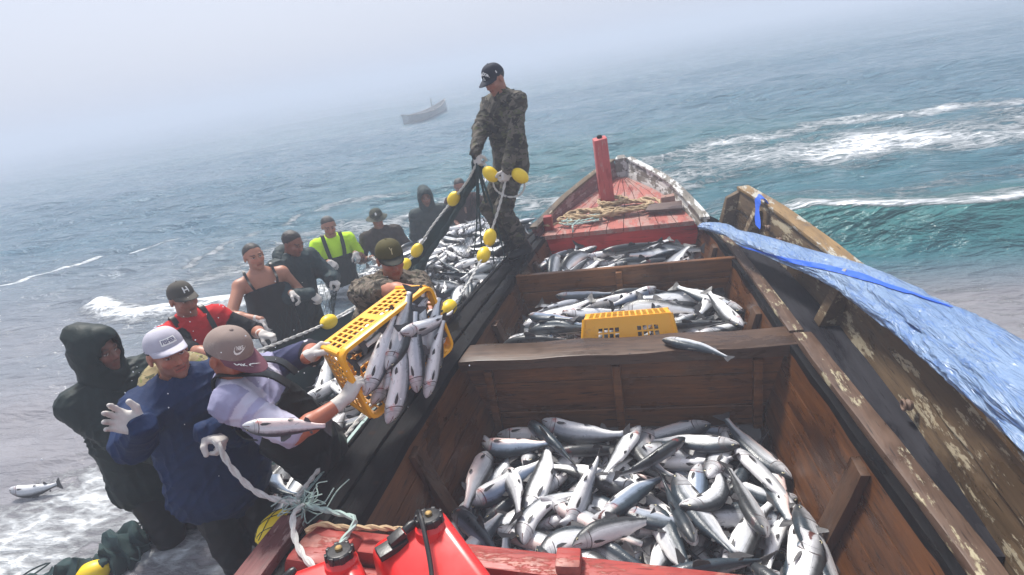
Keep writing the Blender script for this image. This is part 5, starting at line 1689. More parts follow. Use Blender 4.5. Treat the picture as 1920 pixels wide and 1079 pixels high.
co, ff, fv_ = cap_mesh(J['Hc'], J['Hf'], 1.06, FADED, J['o'], tilt=R(-4), mats=MAROON, brim_len=0.085)
IVORY = plain_mat('ivory_thread', (0.80, 0.78, 0.72), 0.8, 0.1, 60)
decal('emblem', swoosh_mesh(0.062), lambda x, y: ff(-0.42 + x / 0.10, 0.050 + y, 0.003), IVORY, co)
decal('emblem', swoosh_mesh(0.044), lambda x, y: fv_(-0.010 + x * 0.9, 0.52 + y / 0.085, 0.0042), IVORY, co)
decal('lettering', text_mesh('NIKE', 0.017, 0.0005), lambda x, y: ff(-0.45 + x / 0.10, 0.058 + y, 0.0032), IVORY, co)
decal('lettering', text_mesh('NK', 0.026, 0.0008), lambda x, y: fv_(-0.050 + x * 0.7, 0.42 + y / 0.085, 0.0042), IVORY, co)

# 5 bare-shouldered man in a black apron bib
J = person('person with bare shoulders in black bib, one white glove hanging down', (-3.27, 4.12, 1.025), (0.80, -0.58, -0.05), (0.0, 0, 1), (0.72, -0.69, 0), skin=(0.43, 0.20, 0.125), vox=0.0075, arm_r=1.08, girth=1.05,
           hands=dict(R=dict(t=(-3.16, 3.80, 0.56), fd=(0.15, -0.1, -1), pn=(0.8, 0.3, 0), curl=0.3, pole=(-0.8, -0.4, 0)), L=dict(t=(-3.06, 4.16, 0.64), fd=(0.7, -0.1, -0.6), pn=(0, -0.6, -0.7), curl=0.6, pole=(-0.2, 0.9, -0.5))))
def apron(J):
    return waders(J, BLACK_RUBBER, chest=-0.09, back=-0.20, seed=53, strap_w=0.010, loose=0.028, strap_x=0.115)
apron(J); hair(J, length=0.003, line=0.100, back=-0.03)

# 6 dark teal jacket, hood down
TEAL = fabric_mat('dark_teal_jacket', (0.010, 0.022, 0.026), (0.024, 0.050, 0.055), 0.65, 200, 0.45)
J = person('person in dark teal jacket, hood folded down, bent over the net', (-3.12, 4.50, 1.00), (0.90, -0.20, -0.45), (0.18, -0.05, 1), (0.85, -0.40, 0), skin=(0.22, 0.10, 0.065), vox=0.0085,
           hands=dict(R=dict(t=(-2.90, 4.20, 0.60), fd=(0.6, 0.1, -0.7), pn=(-0.2, 0.2, -0.9), curl=0.7), L=dict(t=(-2.84, 4.50, 0.62), fd=(0.6, -0.1, -0.7), pn=(-0.2, -0.2, -0.9), curl=0.7)))
top(J, TEAL, 'jacket', 2.0, 0.036, 0.58, seed=61, amp=0.008); hood(J, TEAL, False, 62); hair(J, length=0.003, line=0.100, back=-0.06)
waders(J, GREEN_RUBBER, chest=-0.42, back=-0.42, straps=False)

# 7 lime shirt
LIME = fabric_mat('lime_shirt', (0.42, 0.72, 0.01), (0.58, 0.90, 0.03), 0.8, 240, 0.3, blot=0.1)
J = person('person in bright lime green shirt under a dark bib, hauling the net', (-3.48, 5.78, 0.80), (0.55, -0.75, -0.30), (0.05, 0, 1), (0.60, -0.80, 0), skin=(0.36, 0.17, 0.11), vox=0.009,
           hands=dict(R=dict(t=(-3.44, 5.50, 0.46), fd=(0.7, -0.2, -0.6), pn=(0.2, 0.2, -0.8), curl=0.7), L=dict(t=(-3.26, 5.80, 0.44), fd=(0.5, -0.3, -0.8), pn=(-0.3, -0.2, -0.8), curl=0.7, pole=(0.2, 0.4, -1))))
top(J, LIME, 'shirt', 0.75, 0.022, 0.5, seed=71, collar=0.015); hair(J, length=0.003, line=0.100, back=-0.03)
waders(J, GREEN_RUBBER, chest=-0.20, back=-0.24, seed=73, strap_w=0.022)

# 8 bucket hat
BTEE = fabric_mat('brown_tee', (0.030, 0.024, 0.020), (0.060, 0.048, 0.040), 0.85, 240, 0.35)
J = person('person in a camouflage bucket hat and brown tee shirt beside the net', (-3.08, 6.22, 0.72), (0.42, -0.88, -0.15), (0, 0, 1), (0.5, -0.86, 0), skin=(0.30, 0.14, 0.09), vox=0.009,
           hands=dict(R=dict(t=(-3.13, 5.94, 0.32), fd=(0.3, -0.2, -0.9), pn=(0.8, 0.2, 0), curl=0.5), L=dict(t=(-2.88, 6.10, 0.28), fd=(0.0, -0.3, -0.9), pn=(-0.8, -0.2, 0), curl=0.5, pole=(0.3, 0.8, -0.2))))
top(J, BTEE, 'tee_shirt', 0.80, 0.020, 0.5, seed=81); hair(J, length=0.001, line=0.08, back=-0.04)
waders(J, GREEN_RUBBER, chest=-0.42, back=-0.42, straps=False)
HATC = camo_mat('camouflage_hat', (0.045, 0.055, 0.038), (0.09, 0.10, 0.07), (0.02, 0.025, 0.018), (0.12, 0.11, 0.08), 16)
co, ff, fv_ = cap_mesh(J['Hc'], J['Hf'], 1.0, HATC, J['o'], brim=False, bucket=True)
decal('emblem', poly_mesh([[(-0.012, -0.014), (0.012, -0.014), (0.013, 0.012), (0, 0.017), (-0.013, 0.012)]]), lambda x, y: ff(x / 0.09, 0.045 + y, 0.003), WHITE_STITCH, co)

# 9 camouflaged man at the far end of the crate
CAMO_T = camo_mat('brown_camouflage_tee', (0.13, 0.10, 0.075), (0.20, 0.165, 0.125), (0.035, 0.030, 0.024), (0.075, 0.070, 0.045), 10)
J = person('person in olive cap and camouflage tee reaching over the far end of the crate', (-1.50, 3.07, 1.225), (0.56, -0.80, -0.20), (0.30, -0.08, 1), (0.66, -0.72, 0), pelvis=(-1.80, 3.13, 0.62), skin=(0.37, 0.15, 0.09), vox=0.0062, stubble=0.25, arm_r=1.1,
           hands=dict(R=dict(t=(-1.115, 2.555, 1.205), fd=(0.75, 0.05, -0.6), pn=(-0.55, -0.15, -0.8), curl=0.55, pole=(-0.5, -0.6, 0.5), glove=True, gmat=fabric_mat('wet_glove', (0.36, 0.25, 0.19), (0.50, 0.38, 0.30), 0.8, 420, 0.4)),
                      L=dict(t=(-1.16, 2.70, 0.98), fd=(0.5, -0.7, 0.2), pn=(-0.2, -0.3, 0.9), curl=0.5, pole=(0.6, 0.5, -0.6))))
top(J, CAMO_T, 'tee_shirt', 0.95, 0.028, 0.52, seed=91, amp=0.010, collar=0.02)
waders(J, GREEN_RUBBER, chest=-0.34, back=-0.36, straps=False, seed=93)
hair(J, length=0.003, line=0.08, back=-0.05)
OLIVE = fabric_mat('olive_cap', (0.060, 0.052, 0.018), (0.105, 0.090, 0.035), 0.85, 300, 0.2)
OLIVE2 = fabric_mat('dark_visor', (0.022, 0.024, 0.020), (0.036, 0.038, 0.030), 0.8, 300, 0.2)
co, ff, fv_ = cap_mesh(J['Hc'], J['Hf'], 1.04, OLIVE, J['o'], mats=OLIVE2, tilt=R(2))
decal('emblem', poly_mesh([[(-0.012, 0.018), (-0.002, 0.004), (-0.003, -0.018), (0.004, -0.018), (0.005, 0.002), (0.014, 0.012), (0.008, 0.013), (0.002, 0.008), (-0.005, 0.019)]]), lambda x, y: ff(x / 0.09, 0.048 + y, 0.003), plain_mat('gold_thread', (0.42, 0.36, 0.20), 0.7, 0.1), co)

# 10 far hooded man
GREENJ = fabric_mat('grey_green_jacket', (0.018, 0.032, 0.034), (0.036, 0.058, 0.058), 0.75, 200, 0.4)
J = person('person in a grey green hooded jacket, hood up, far along the net', (-2.79, 7.22, 0.68), (0.42, -0.90, -0.12), (0, 0, 1), (0.40, -0.92, 0), skin=(0.24, 0.12, 0.08), vox=0.0095)
top(J, GREENJ, 'jacket', 2.0, 0.036, 0.56, seed=101, amp=0.007); hood(J, GREENJ, True, 102, 0.015, (0.068, 0.098))
decal('badge', poly_mesh([[(-0.035, -0.006), (0.035, -0.006), (0.035, 0.008), (-0.035, 0.008)]]),
      lambda x, y: Vector(J['N'] + J['Bf'] @ np.array((-0.11 - x, 0.149, -0.16 + y))), WHITE_STITCH, J['o'])

# 11 maroon tee shirt behind the net
MTEE = fabric_mat('maroon_tee', (0.032, 0.013, 0.012), (0.060, 0.026, 0.022), 0.85, 240, 0.35)
J = person('person in a maroon tee shirt behind the net curtain', (-2.42, 7.68, 0.68), (0.20, -0.95, -0.30), (0.02, 0, 1), (0.30, -0.95, 0), skin=(0.33, 0.14, 0.09), vox=0.0095, arm_r=1.1, girth=1.08,
           hands=dict(R=dict(t=(-2.40, 7.38, 0.14), fd=(0.2, -0.2, -0.9), pn=(0.8, 0.2, 0), curl=0.5, glove=False), L=dict(t=(-2.08, 7.52, 0.20), fd=(0.0, -0.3, -0.9), pn=(-0.8, -0.2, 0), curl=0.6, glove=False, pole=(0.9, 0.3, 0))))
top(J, MTEE, 'tee_shirt', 0.80, 0.022, 0.52, seed=111); hair(J, length=0.003, line=0.100, back=-0.05)
decal('print', poly_mesh([[(-0.012, -0.05), (0.012, -0.05), (0.02, 0.0), (0.010, 0.045), (-0.014, 0.04)]]), lambda x, y: Vector(J['N'] + J['Bf'] @ np.array((-0.02 + x, 0.150, -0.17 + y))), plain_mat('faded_print', (0.25, 0.12, 0.09), 0.8, 0.3), J['o'])

# 12 the man standing on the side deck in camouflage
CAMO = camo_mat('dark_camouflage', (0.050, 0.044, 0.034), (0.125, 0.108, 0.085), (0.016, 0.014, 0.012), (0.085, 0.090, 0.040), 8)
Jst = J = person('person in dark camouflage and navy cap standing on the black side deck', (-1.065, 4.93, 2.105), (-0.52, -0.72, -0.40), (-0.03, -0.03, 1), (-0.62, -0.78, 0), pelvis=(-1.045, 4.955, 1.405), skin=(0.36, 0.16, 0.105), vox=0.0075, head_up=(-0.15, -0.25, 1),
           feet=dict(R=(-1.19, 4.99, 0.655), L=(-1.03, 4.865, 0.655)),
           hands=dict(R=dict(t=(-1.27, 4.66, 1.565), fd=(0.06, -0.15, -1), pn=(0.4, 0.7, 0), curl=0.85, pole=(-0.6, 0.8, 0)), L=dict(t=(-1.005, 4.56, 1.415), fd=(-0.25, -0.25, -0.9), pn=(-0.6, 0.5, 0.2), curl=0.9, pole=(0.8, 0.5, 0))))
top(J, CAMO, 'jacket', 2.0, 0.028, 0.58, seed=121, amp=0.011, collar=0.055, hem=0.012)
def trousers(J, mat):
    s, Pv, u_, r_ = J['s'], J['Pv'], J['Bf'][:, 2], J['Bf'][:, 0]; f_ = J['Bf'][:, 1]
    v = Vol(); v.cap(Pv + u_ * 0.08, Pv - u_ * 0.04, 0.165, 0.165, 0.04, (f_, 0.72))
    for sd, sg in (('R', 1), ('L', -1)):
        hip = Pv + r_ * sg * 0.088 - u_ * 0.03; kn, an = J['kn'][sd], J['an'][sd]
        v.cap(hip, kn, 0.100, 0.078, 0.04); v.cap(kn, an + (kn - an) * 0.28, 0.078, 0.088, 0.03)
        v.ell(hip + (kn - hip) * 0.75 + r_ * sg * 0.055, (0.05, 0.06, 0.08), None, 0.02)
    link('trousers', v.mesh('trousers', J['vox'], folds(125, 0.011)), mat, J['o'], smooth=False)
trousers(J, CAMO)
for sd in 'RL':
    an, kn = J['an'][sd], J['kn'][sd]; f_ = J['Bf'][:, 1]; v = Vol()
    v.cap(an + (kn - an) * 0.42, an, 0.066, 0.050, 0.02)
    heel = np.array((an[0], an[1], 0.60)) - f_ * 0.035
    v.cap(an, heel, 0.050, 0.045, 0.02); v.cap(heel + np.array((0, 0, -0.005)), heel + f_ * 0.20 + np.array((0, 0, -0.008)), 0.045, 0.040, 0.02)
    link('boot', v.mesh('boot', 0.007, folds(130, 0.004)), BLACK_RUBBER, J['o'], smooth=False)
NAVYCAP = fabric_mat('navy_cap', (0.006, 0.009, 0.022), (0.010, 0.016, 0.036), 0.8, 300, 0.2)
hair(J, length=0.002, line=0.085, back=-0.05)
co, ff, fv_ = cap_mesh(J['Hc'], J['Hf'], 1.05, NAVYCAP, J['o'], tilt=R(-2))
decal('lettering', text_mesh('AMADOR', 0.027, 0.0012), lambda x, y: ff(x / 0.092, 0.055 + y - 7 * x * x, 0.003), WHITE_STITCH, co)
tr = [(0, 0.014), (-0.015, -0.012), (0.015, -0.012)]
ti = [(0, 0.004), (-0.006, -0.007), (0.006, -0.007)]
decal('emblem', poly_mesh([[tr[0], tr[1], ti[1], ti[0]], [tr[1], tr[2], ti[2], ti[1]], [tr[2], tr[0], ti[0], ti[2]]]), lambda x, y: ff(x / 0.092, 0.024 + y, 0.003), WHITE_STITCH, co)
decal('emblem', text_mesh('S', 0.024, 0.001), lambda x, y: ff(1.35 + x / 0.092, 0.030 + y, 0.003), WHITE_STITCH, co)
# chest pocket and radio clipped to the jacket
mb = MB(); Bm = Matrix([list(r) for r in J['Bf']])
pc = J['N'] + J['Bf'] @ np.array((0.02, 0.150, -0.235))
mb.box(pc, (0.052, 0.035, 0.115), Bm @ Matrix.Rotation(R(62), 3, 'Y'))
RADIO = plain_mat('black_plastic', (0.008, 0.008, 0.009), 0.4, 0.2)
rd = mb.build('handheld_radio', RADIO, None, bevel=0.006); tag(rd, 'black handheld radio clipped to the chest of the standing camouflaged man', 'radio')
mb = MB(); d_ = J['Bf'] @ unit((0.92, 0.1, 0.22)); a_ = pc + d_ * 0.05
mb.tube([a_, a_ + d_ * 0.14], [0.006, 0.0045], 8); mb.build('antenna', RADIO, rd)
mb = MB(); mb.lathe([(0.008, 0), (0.009, 0.012), (0.006, 0.016)], pc + d_ * 0.052 + J['Bf'] @ np.array((0, 0.0, 0.02)), d_, 10); mb.build('dial', RADIO, rd)
# ------------------------------------------------------------------ crates, floats, ropes, net, tarp, fuel tanks
YEL = plain_mat('yellow_crate_plastic', (0.86, 0.40, 0.010), 0.38, 0.10, 6, 0.12, coat=0.1, dirt=(0.50, 0.22, 0.03), dirt_lo=0.57)

def panel(mb, p00, p10, p11, p01, nrm, th, us, vs_, solid):
    """wall with rectangular openings: us/vs_ grid lines 0..1, solid(i, j) -> bool"""
    P00, P10, P11, P01 = map(Vector, (p00, p10, p11, p01)); n = Vector(nrm).normalized()
    def pt(u, v): return P00 * (1 - u) * (1 - v) + P10 * u * (1 - v) + P11 * u * v + P01 * (1 - u) * v
    nu, nv = len(us), len(vs_)
    V = [pt(u, v) + n * (th / 2) for v in vs_ for u in us] + [pt(u, v) - n * (th / 2) for v in vs_ for u in us]
    o = nu * nv; F = []
    S = lambda i, j: 0 <= i < nu - 1 and 0 <= j < nv - 1 and solid(i, j)
    for j in range(nv - 1):
        for i in range(nu - 1):
            if not S(i, j): continue
            a, b, c, d = j * nu + i, j * nu + i + 1, (j + 1) * nu + i + 1, (j + 1) * nu + i
            F += [(a, b, c, d), (o + d, o + c, o + b, o + a)]
            for (di, dj, e0, e1) in ((0, -1, a, b), (1, 0, b, c), (0, 1, c, d), (-1, 0, d, a)):
                if not S(i + di, j + dj): F.append((e1, e0, o + e0, o + e1))
    mb.add(V, F)

def grid_lines(n, edge, bar):
    """n openings between bars, solid margin edge"""
    w = (1 - 2 * edge - (n - 1) * bar) / n
    L = [0.0, edge]
    for i in range(n):
        L.append(L[-1] + w)
        if i < n - 1: L.append(L[-1] + bar)
    L.append(1.0)
    return L

def crate(label, M4, L=0.58, W=0.38, H=0.24, grouped=False):
    """open-topped slatted fish crate, opening at local z = 0"""
    o = empty('fish_crate'); o.matrix_world = M4; tag(o, label, 'crate')
    t = 0.90
    top = [(-L / 2, -W / 2, 0), (L / 2, -W / 2, 0), (L / 2, W / 2, 0), (-L / 2, W / 2, 0)]
    bot = [(x * t, y * t, -H) for x, y, _ in top]
    for i in range(4):
        j = (i + 1) % 4
        a, b, c, d = bot[i], bot[j], top[j], top[i]
        lng = i % 2 == 0
        nu, nv = (15, 4) if lng else (8, 4)
        us, vs_ = grid_lines(nu, 0.05 if lng else 0.08, 0.018 if lng else 0.03), grid_lines(nv, 0.14, 0.055)
        def solid(p, q, lng=lng, nu=nu):
            if p % 2 == 0 or q % 2 == 0:
                if not lng and q in (6, 7) and 6 <= p <= 10: return False
                return True
            if not lng and q == 7 and 5 <= p <= 11: return False
            if lng and p in (15,) : return True
            if lng and grouped and (p < 5 or 11 < p < 19 or p > 25 or q < 3): return True
            return False
        mb = MB(); e1 = Vector(b) - Vector(a); e2 = Vector(d) - Vector(a)
        panel(mb, a, b, c, d, e1.cross(e2), 0.005, us, vs_, solid)
        mb.build('long_side' if lng else 'end_panel', YEL, o, smooth=False)
    mb = MB()
    panel(mb, bot[0], bot[1], bot[2], bot[3], (0, 0, 1), 0.005, grid_lines(13, 0.05, 0.02), grid_lines(8, 0.07, 0.03), lambda p, q: p % 2 == 0 or q % 2 == 0)
    mb.build('crate_floor', YEL, o, smooth=False)
    mb = MB()                                   # rolled rim: outward flange with rounded corners
    loop = []; rc = 0.035
    for (cx, cy, a0) in ((L / 2 - rc, W / 2 - rc, 0), (-L / 2 + rc, W / 2 - rc, 90), (-L / 2 + rc, -W / 2 + rc, 180), (L / 2 - rc, -W / 2 + rc, 270)):
        for k in range(5):
            a = R(a0 + 22.5 * k); loop.append((cx + rc * math.cos(a), cy + rc * math.sin(a), math.cos(a), math.sin(a)))
    prof = [(0.001, -0.036), (0.014, -0.034), (0.016, -0.004), (0.012, 0.004), (-0.004, 0.004), (-0.006, -0.02)]
    n = len(prof); vs = []; fs = []
    for (x, y, nx, ny) in loop:
        for (q, z) in prof: vs.append((x + nx * q, y + ny * q, z))
    m = len(loop)
    for i in range(m):
        for k in range(n): fs.append((i * n + k, ((i + 1) % m) * n + k, ((i + 1) % m) * n + (k + 1) % n, i * n + (k + 1) % n))
    mb.add(vs, fs); mb.build('rim', YEL, o, angle=40)
    for i in range(4):                          # corner posts
        a, c = Vector(bot[i]), Vector(top[i]); k = 0.985; mb = MB()
        mb.tube([a * 1.0, Vector((c.x * k, c.y * k, c.z - 0.03))], [0.013, 0.013], 8)
        mb.build('corner_post', YEL, o)
    return o
RC = Matrix(((0.46, -0.08, 0.88), (0.88, -0.12, -0.47), (0.15, 0.99, 0.01)))
q_ = RC.to_quaternion().normalized().to_matrix().to_4x4()
crate('yellow slatted fish crate tipped on its side between two men, spilling salmon', Matrix.Translation((-1.165, 2.262, 1.02)) @ q_)
crate('yellow crate lying upside down among the fish behind the thwart', Matrix.Translation((-0.11, 3.44, 0.34)) @ Matrix.Rotation(R(2), 4, 'Z') @ Matrix.Rotation(PI + R(-20), 4, 'X'), L=0.62, H=0.20, grouped=True)
CF = [((-0.25, -0.24, 0.07), (0.04, 0.12, 0.05), 1, -0.7), ((-0.08, -0.17, 0.09), (0.13, 0.16, 0.04), 2, -0.25), ((-0.03, -0.25, 0.08), (0.26, 0.02, 0.05), 3, -0.9), ((0.10, -0.20, 0.03), (0.31, 0.12, 0.0), 4, -0.4),
      ((-0.27, -0.05, 0.01), (0.06, 0.17, -0.02), 0, -0.5), ((-0.24, -0.16, -0.03), (0.16, 0.04, -0.04), 5, -0.8), ((0.25, 0.14, -0.03), (-0.12, 0.12, -0.07), 0, 0.3), ((0.26, -0.10, -0.03), (-0.10, -0.12, -0.05), 1, 0.2),
      ((-0.22, -0.10, -0.12), (0.20, -0.12, -0.13), 2, 0), ((0.22, 0.0, -0.12), (-0.20, 0.04, -0.13), 3, 0), ((-0.20, 0.10, -0.13), (0.22, 0.13, -0.13), 0, 0), ((0.02, 0.10, 0.06), (0.33, -0.02, 0.02), 5, -1.0),
      ((-0.17, -0.12, 0.03), (0.20, 0.16, 0.0), 1, -0.6), ((-0.20, -0.22, -0.02), (0.10, 0.10, -0.03), 2, -0.4), ((0.05, -0.15, 0.0), (0.27, 0.17, -0.03), 0, -0.8), ((-0.10, 0.02, 0.05), (0.16, 0.20, 0.0), 3, 0.3)]
Mc = Matrix.Translation((-1.165, 2.262, 1.02)) @ q_
for h, t, k, r_ in CF:
    h, t = Mc @ Vector(h), Mc @ Vector(t); L_ = (h - t).length
    o = place_fish(FISH[k], h, t, r_, None, min(0.86, max(0.70, L_ / 0.58)), face=(0.50, -0.75, 0.45))
    tag(o, 'silver salmon sliding out of the tipped yellow crate', 'fish', 'salmon in the tipped crate')
place_fish(FISH[0], (-1.485, 1.525, 1.13), (-1.255, 1.615, 1.055), -0.5, 'white bellied salmon lying along the forearm of the man in the lilac shirt', 0.52, face=(0.5, -0.6, 0.6))

# floats on the float lines
FLOATM = plain_mat('yellow_float', (0.82, 0.56, 0.008), 0.42, 0.10, 9, 0.15, dirt=(0.45, 0.30, 0.03), dirt_lo=0.66)
ROPEW = plain_mat('white_rope', (0.56, 0.55, 0.52), 0.85, 0.25, 60, 0.6)
ROPEG = plain_mat('pale_green_rope', (0.34, 0.44, 0.40), 0.85, 0.35, 60, 0.6)
ROPET = plain_mat('tan_rope', (0.40, 0.29, 0.17), 0.88, 0.3, 60, 0.6)
NETM = plain_mat('dark_green_netting', (0.008, 0.030, 0.030), 0.8, 0.5, 30, 0.6)
NETD = plain_mat('bunched_dark_net', (0.008, 0.032, 0.033), 0.85, 0.6, 40, 1.0)
proto_float = None
def net_float(p, d, label, group='yellow floats along the net', s=1.0, ab=(0.056, 0.078)):
    global proto_float
    d = Vector(d).normalized()
    if proto_float is None:
        a, b = ab; prof = []
        for i in range(13):
            t = -1 + 2 * i / 12
            prof.append((max(0.012, a * math.sqrt(max(0, 1 - abs(t) ** 2.3))), b * t))
        prof = [(0.010, -b * 0.93), (0.014, -b * 1.0)] + prof[1:-1] + [(0.014, b), (0.010, b * 0.93)]
        mb = MB(); mb.lathe(prof, (0, 0, 0), (0, 0, 1), 24)
        o = mb.build('net_float', FLOATM, None, angle=50); proto_float = o
    else:
        o = proto_float.copy(); C.objects.link(o)
    o.matrix_world = Matrix.Translation(p) @ d.to_track_quat('Z', 'Y').to_matrix().to_4x4() @ Matrix.Scale(s, 4)
    tag(o, label, 'float', group)
    return o
def rope(name, pts, r, mat, label, n=6, twist=True, cat='rope', group=None, parent=None):
    P = spline(pts, n); mb = MB()
    if twist:
        L = 0; acc = [0]
        for a, b in zip(P[:-1], P[1:]): L += (b - a).length; acc.append(L)
        m = max(8, int(L / (r * 1.8))); Q = []
        j = 0
        for i in range(m + 1):
            s = L * i / m
            while j < len(acc) - 2 and acc[j + 1] < s: j += 1
            t = (s - acc[j]) / max(1e-9, acc[j + 1] - acc[j]); Q.append(P[j].lerp(P[j + 1], min(1, t)))
        rr = []
        for k in range(2):
            path = []
            for i, q in enumerate(Q):
                tn = (Q[min(i + 1, m)] - Q[max(i - 1, 0)]).normalized(); u = tn.cross(Vector((0.31, 0.17, 0.93))).normalized(); w = tn.cross(u)
                a = i * 1.05 + k * PI
                path.append(q + (u * math.cos(a) + w * math.sin(a)) * r * 0.48)
            mb.tube(path, r * 0.66, 5)
    else: mb.tube(P, r, 6)
    o = mb.build(name, mat, parent)
    if parent is None: tag(o, label, cat, group)
    return o
HR, HL = Vector(Jst['wr']['R']) + Vector((0.0, -0.02, -0.08)), Vector(Jst['wr']['L']) + Vector((-0.02, -0.02, -0.08))
line1 = [HR, (-1.42, 4.78, 1.32), (-1.63, 4.92, 1.14), (-1.90, 4.94, 0.90), (-2.14, 4.92, 0.65), (-2.19, 4.70, 0.60), (-2.28, 4.15, 0.56), (-2.36, 3.53, 0.62), (-2.45, 3.17, 0.68), (-2.54, 2.85, 0.75), (-2.63, 2.74, 0.79)]
line2 = [HL, (-1.10, 4.53, 1.15), (-1.24, 4.48, 0.86), (-1.27, 4.33, 0.77), (-1.35, 3.95, 0.65), (-1.40, 3.60, 0.615), (-1.47, 3.15, 0.585), (-1.535, 2.6, 0.575), (-1.58, 2.1, 0.575), (-1.56, 1.68, 0.62)]
rope('float_line', line1, 0.011, ROPEW, 'white float rope running from the standing man down to the man in red')
rope('float_line', line2, 0.011, ROPEW, 'white float rope from the standing man down along the black side deck')
rope('float_line', [HL, (-0.955, 4.57, 1.36), (-0.91, 4.57, 1.335), (-0.885, 4.60, 1.25), (-0.95, 4.62, 1.17), (-1.06, 4.63, 1.17), (-1.15, 4.63, 1.25), (-1.15, 4.60, 1.38), (-1.20, 4.63, 1.47)], 0.009, ROPEW, 'short loop of float rope hanging between the hands of the standing man')
for p, d, lb in (((-1.63, 4.92, 1.14), (-0.25, 0.07, -0.27), 'yellow float on the rope below the standing man, in front of the maroon shirt'),
                 ((-2.11, 4.925, 0.675), (-0.22, -0.02, -0.25), 'upper of two yellow floats behind the olive cap'),
                 ((-2.185, 4.74, 0.605), (-0.03, -0.25, -0.03), 'lower of two yellow floats behind the olive cap'),
                 ((-2.36, 3.53, 0.62), (-0.09, -0.6, 0.1), 'yellow float on the rope behind the raised crate'),
                 ((-1.235, 4.485, 0.865), (-0.07, -0.06, -0.2), 'upper of two yellow floats touching beside the black deck'),
                 ((-1.275, 4.335, 0.765), (-0.04, -0.18, -0.10), 'lower of two yellow floats touching beside the black deck'),
                 ((-1.40, 3.60, 0.630), (-0.06, -0.38, -0.04), 'yellow float resting on the black deck above the crate'),
                 ((-1.155, 4.585, 1.385), (0.10, 0.0, -0.12), 'yellow float hanging left of the standing man\'s lower glove'),
                 ((-0.905, 4.565, 1.345), (0.12, -0.02, -0.10), 'yellow float just right of the standing man\'s lower glove')):
    net_float(p, d, lb)
nf = net_float((-1.69, 1.66, 0.475), (0.5, 0.8, 0.1), 'netted yellow float hanging at the stern end of the black deck', None, 1.25)
nf2 = net_float((-3.02, 1.72, 0.06), (0.8, 0.5, 0.0), 'yellow float half sunk in the bunched net by the foam', None, 1.1)
# thin netting knotted round the stern float
mb = MB()
Mf = Matrix.Identity(4)      # in the float's own space
for k in range(8):
    a = 2 * PI * k / 8
    mb.tube([Mf @ Vector((0.0585 * math.sqrt(max(0, 1 - t * t)) * math.cos(a + t * 0.7), 0.0585 * math.sqrt(max(0, 1 - t * t)) * math.sin(a + t * 0.7), 0.08 * t)) for t in [-1 + 2 * i / 12 for i in range(13)]], 0.0014, 4)
    mb.tube([Mf @ Vector((0.0585 * math.sqrt(max(0, 1 - t * t)) * math.cos(a - t * 0.7), 0.0585 * math.sqrt(max(0, 1 - t * t)) * math.sin(a - t * 0.7), 0.08 * t)) for t in [-1 + 2 * i / 12 for i in range(13)]], 0.0014, 4)
mb.build('netting', NETD, nf)

# the net itself: fan between the man's hands, wall along float line 1, outer wall at the men's hands, bunched rolls
net = empty('fishing_net', (-2.0, 4.5, 0)); tag(net, 'dark green fishing net full of salmon held up between the boat and the men', 'fishing net'); net.location = (0, 0, 0)
def strand_net(name, A, B, nu, nv, sag=0.0, r=0.0022, mat=NETM, seed=0, jit=0.02, wob=0.04):
    """diamond-mesh netting stretched between edge curves A (top) and B (bottom)"""
    A = spline(A, 8); B = spline(B, 8)
    def at(Cv, t):
        x = t * (len(Cv) - 1); i = min(int(x), len(Cv) - 2); return Cv[i].lerp(Cv[i + 1], x - i)
    def pt(u, v):
        u = min(1, max(0, u)); p = at(A, u).lerp(at(B, u), v)
        n = mnoise.noise_vector(Vector((u * 6 + seed, v * 4, seed))) * wob * math.sin(PI * v) + mnoise.noise_vector(Vector((u * 30, v * 20, seed))) * jit * math.sin(PI * min(1, v + 0.1))
        return p + n - Vector((0, 0, sag * math.sin(PI * v)))
    mb = MB(); slope = nv / nu
    for sg in (1, -1):
        for i in range(-nv, nu + nv):
            pts = []
            for j in range(nv + 1):
                u = (i + sg * j * 0.5) / nu
                if -0.001 <= u <= 1.001: pts.append(pt(u, j / nv))
            if len(pts) > 1: mb.tube(pts, r, 3, cap=False)
    return mb.build(name, mat, net)
def sheet(name, A, B, nu, nv, th=0.012, mat=NETD, amp=0.03, fr=5, seed=0):
    A = spline(A, 8); B = spline(B, 8)
    def at(Cv, t):
        x = t * (len(Cv) - 1); i = min(int(x), len(Cv) - 2); return Cv[i].lerp(Cv[i + 1], x - i)
    mb = MB(); vs = []; fs = []
    for k in range(2):
        for j in range(nv + 1):
            for i in range(nu + 1):
                u, v = i / nu, j / nv; p = at(A, u).lerp(at(B, u), v)
                n = mnoise.noise_vector(Vector((u * nu / fr, v * 1.3, seed))) * amp
                vs.append(p + n + Vector((0, 0, -th * k)) + Vector((th * k, 0, 0)))
    o_ = (nu + 1) * (nv + 1)
    for j in range(nv):
        for i in range(nu):
            a = j * (nu + 1) + i; f = (a, a + 1, a + nu + 2, a + nu + 1); fs.append(f); fs.append(tuple(o_ + q for q in f[::-1]))
    mb.add(vs, fs); return mb.build(name, mat, net)
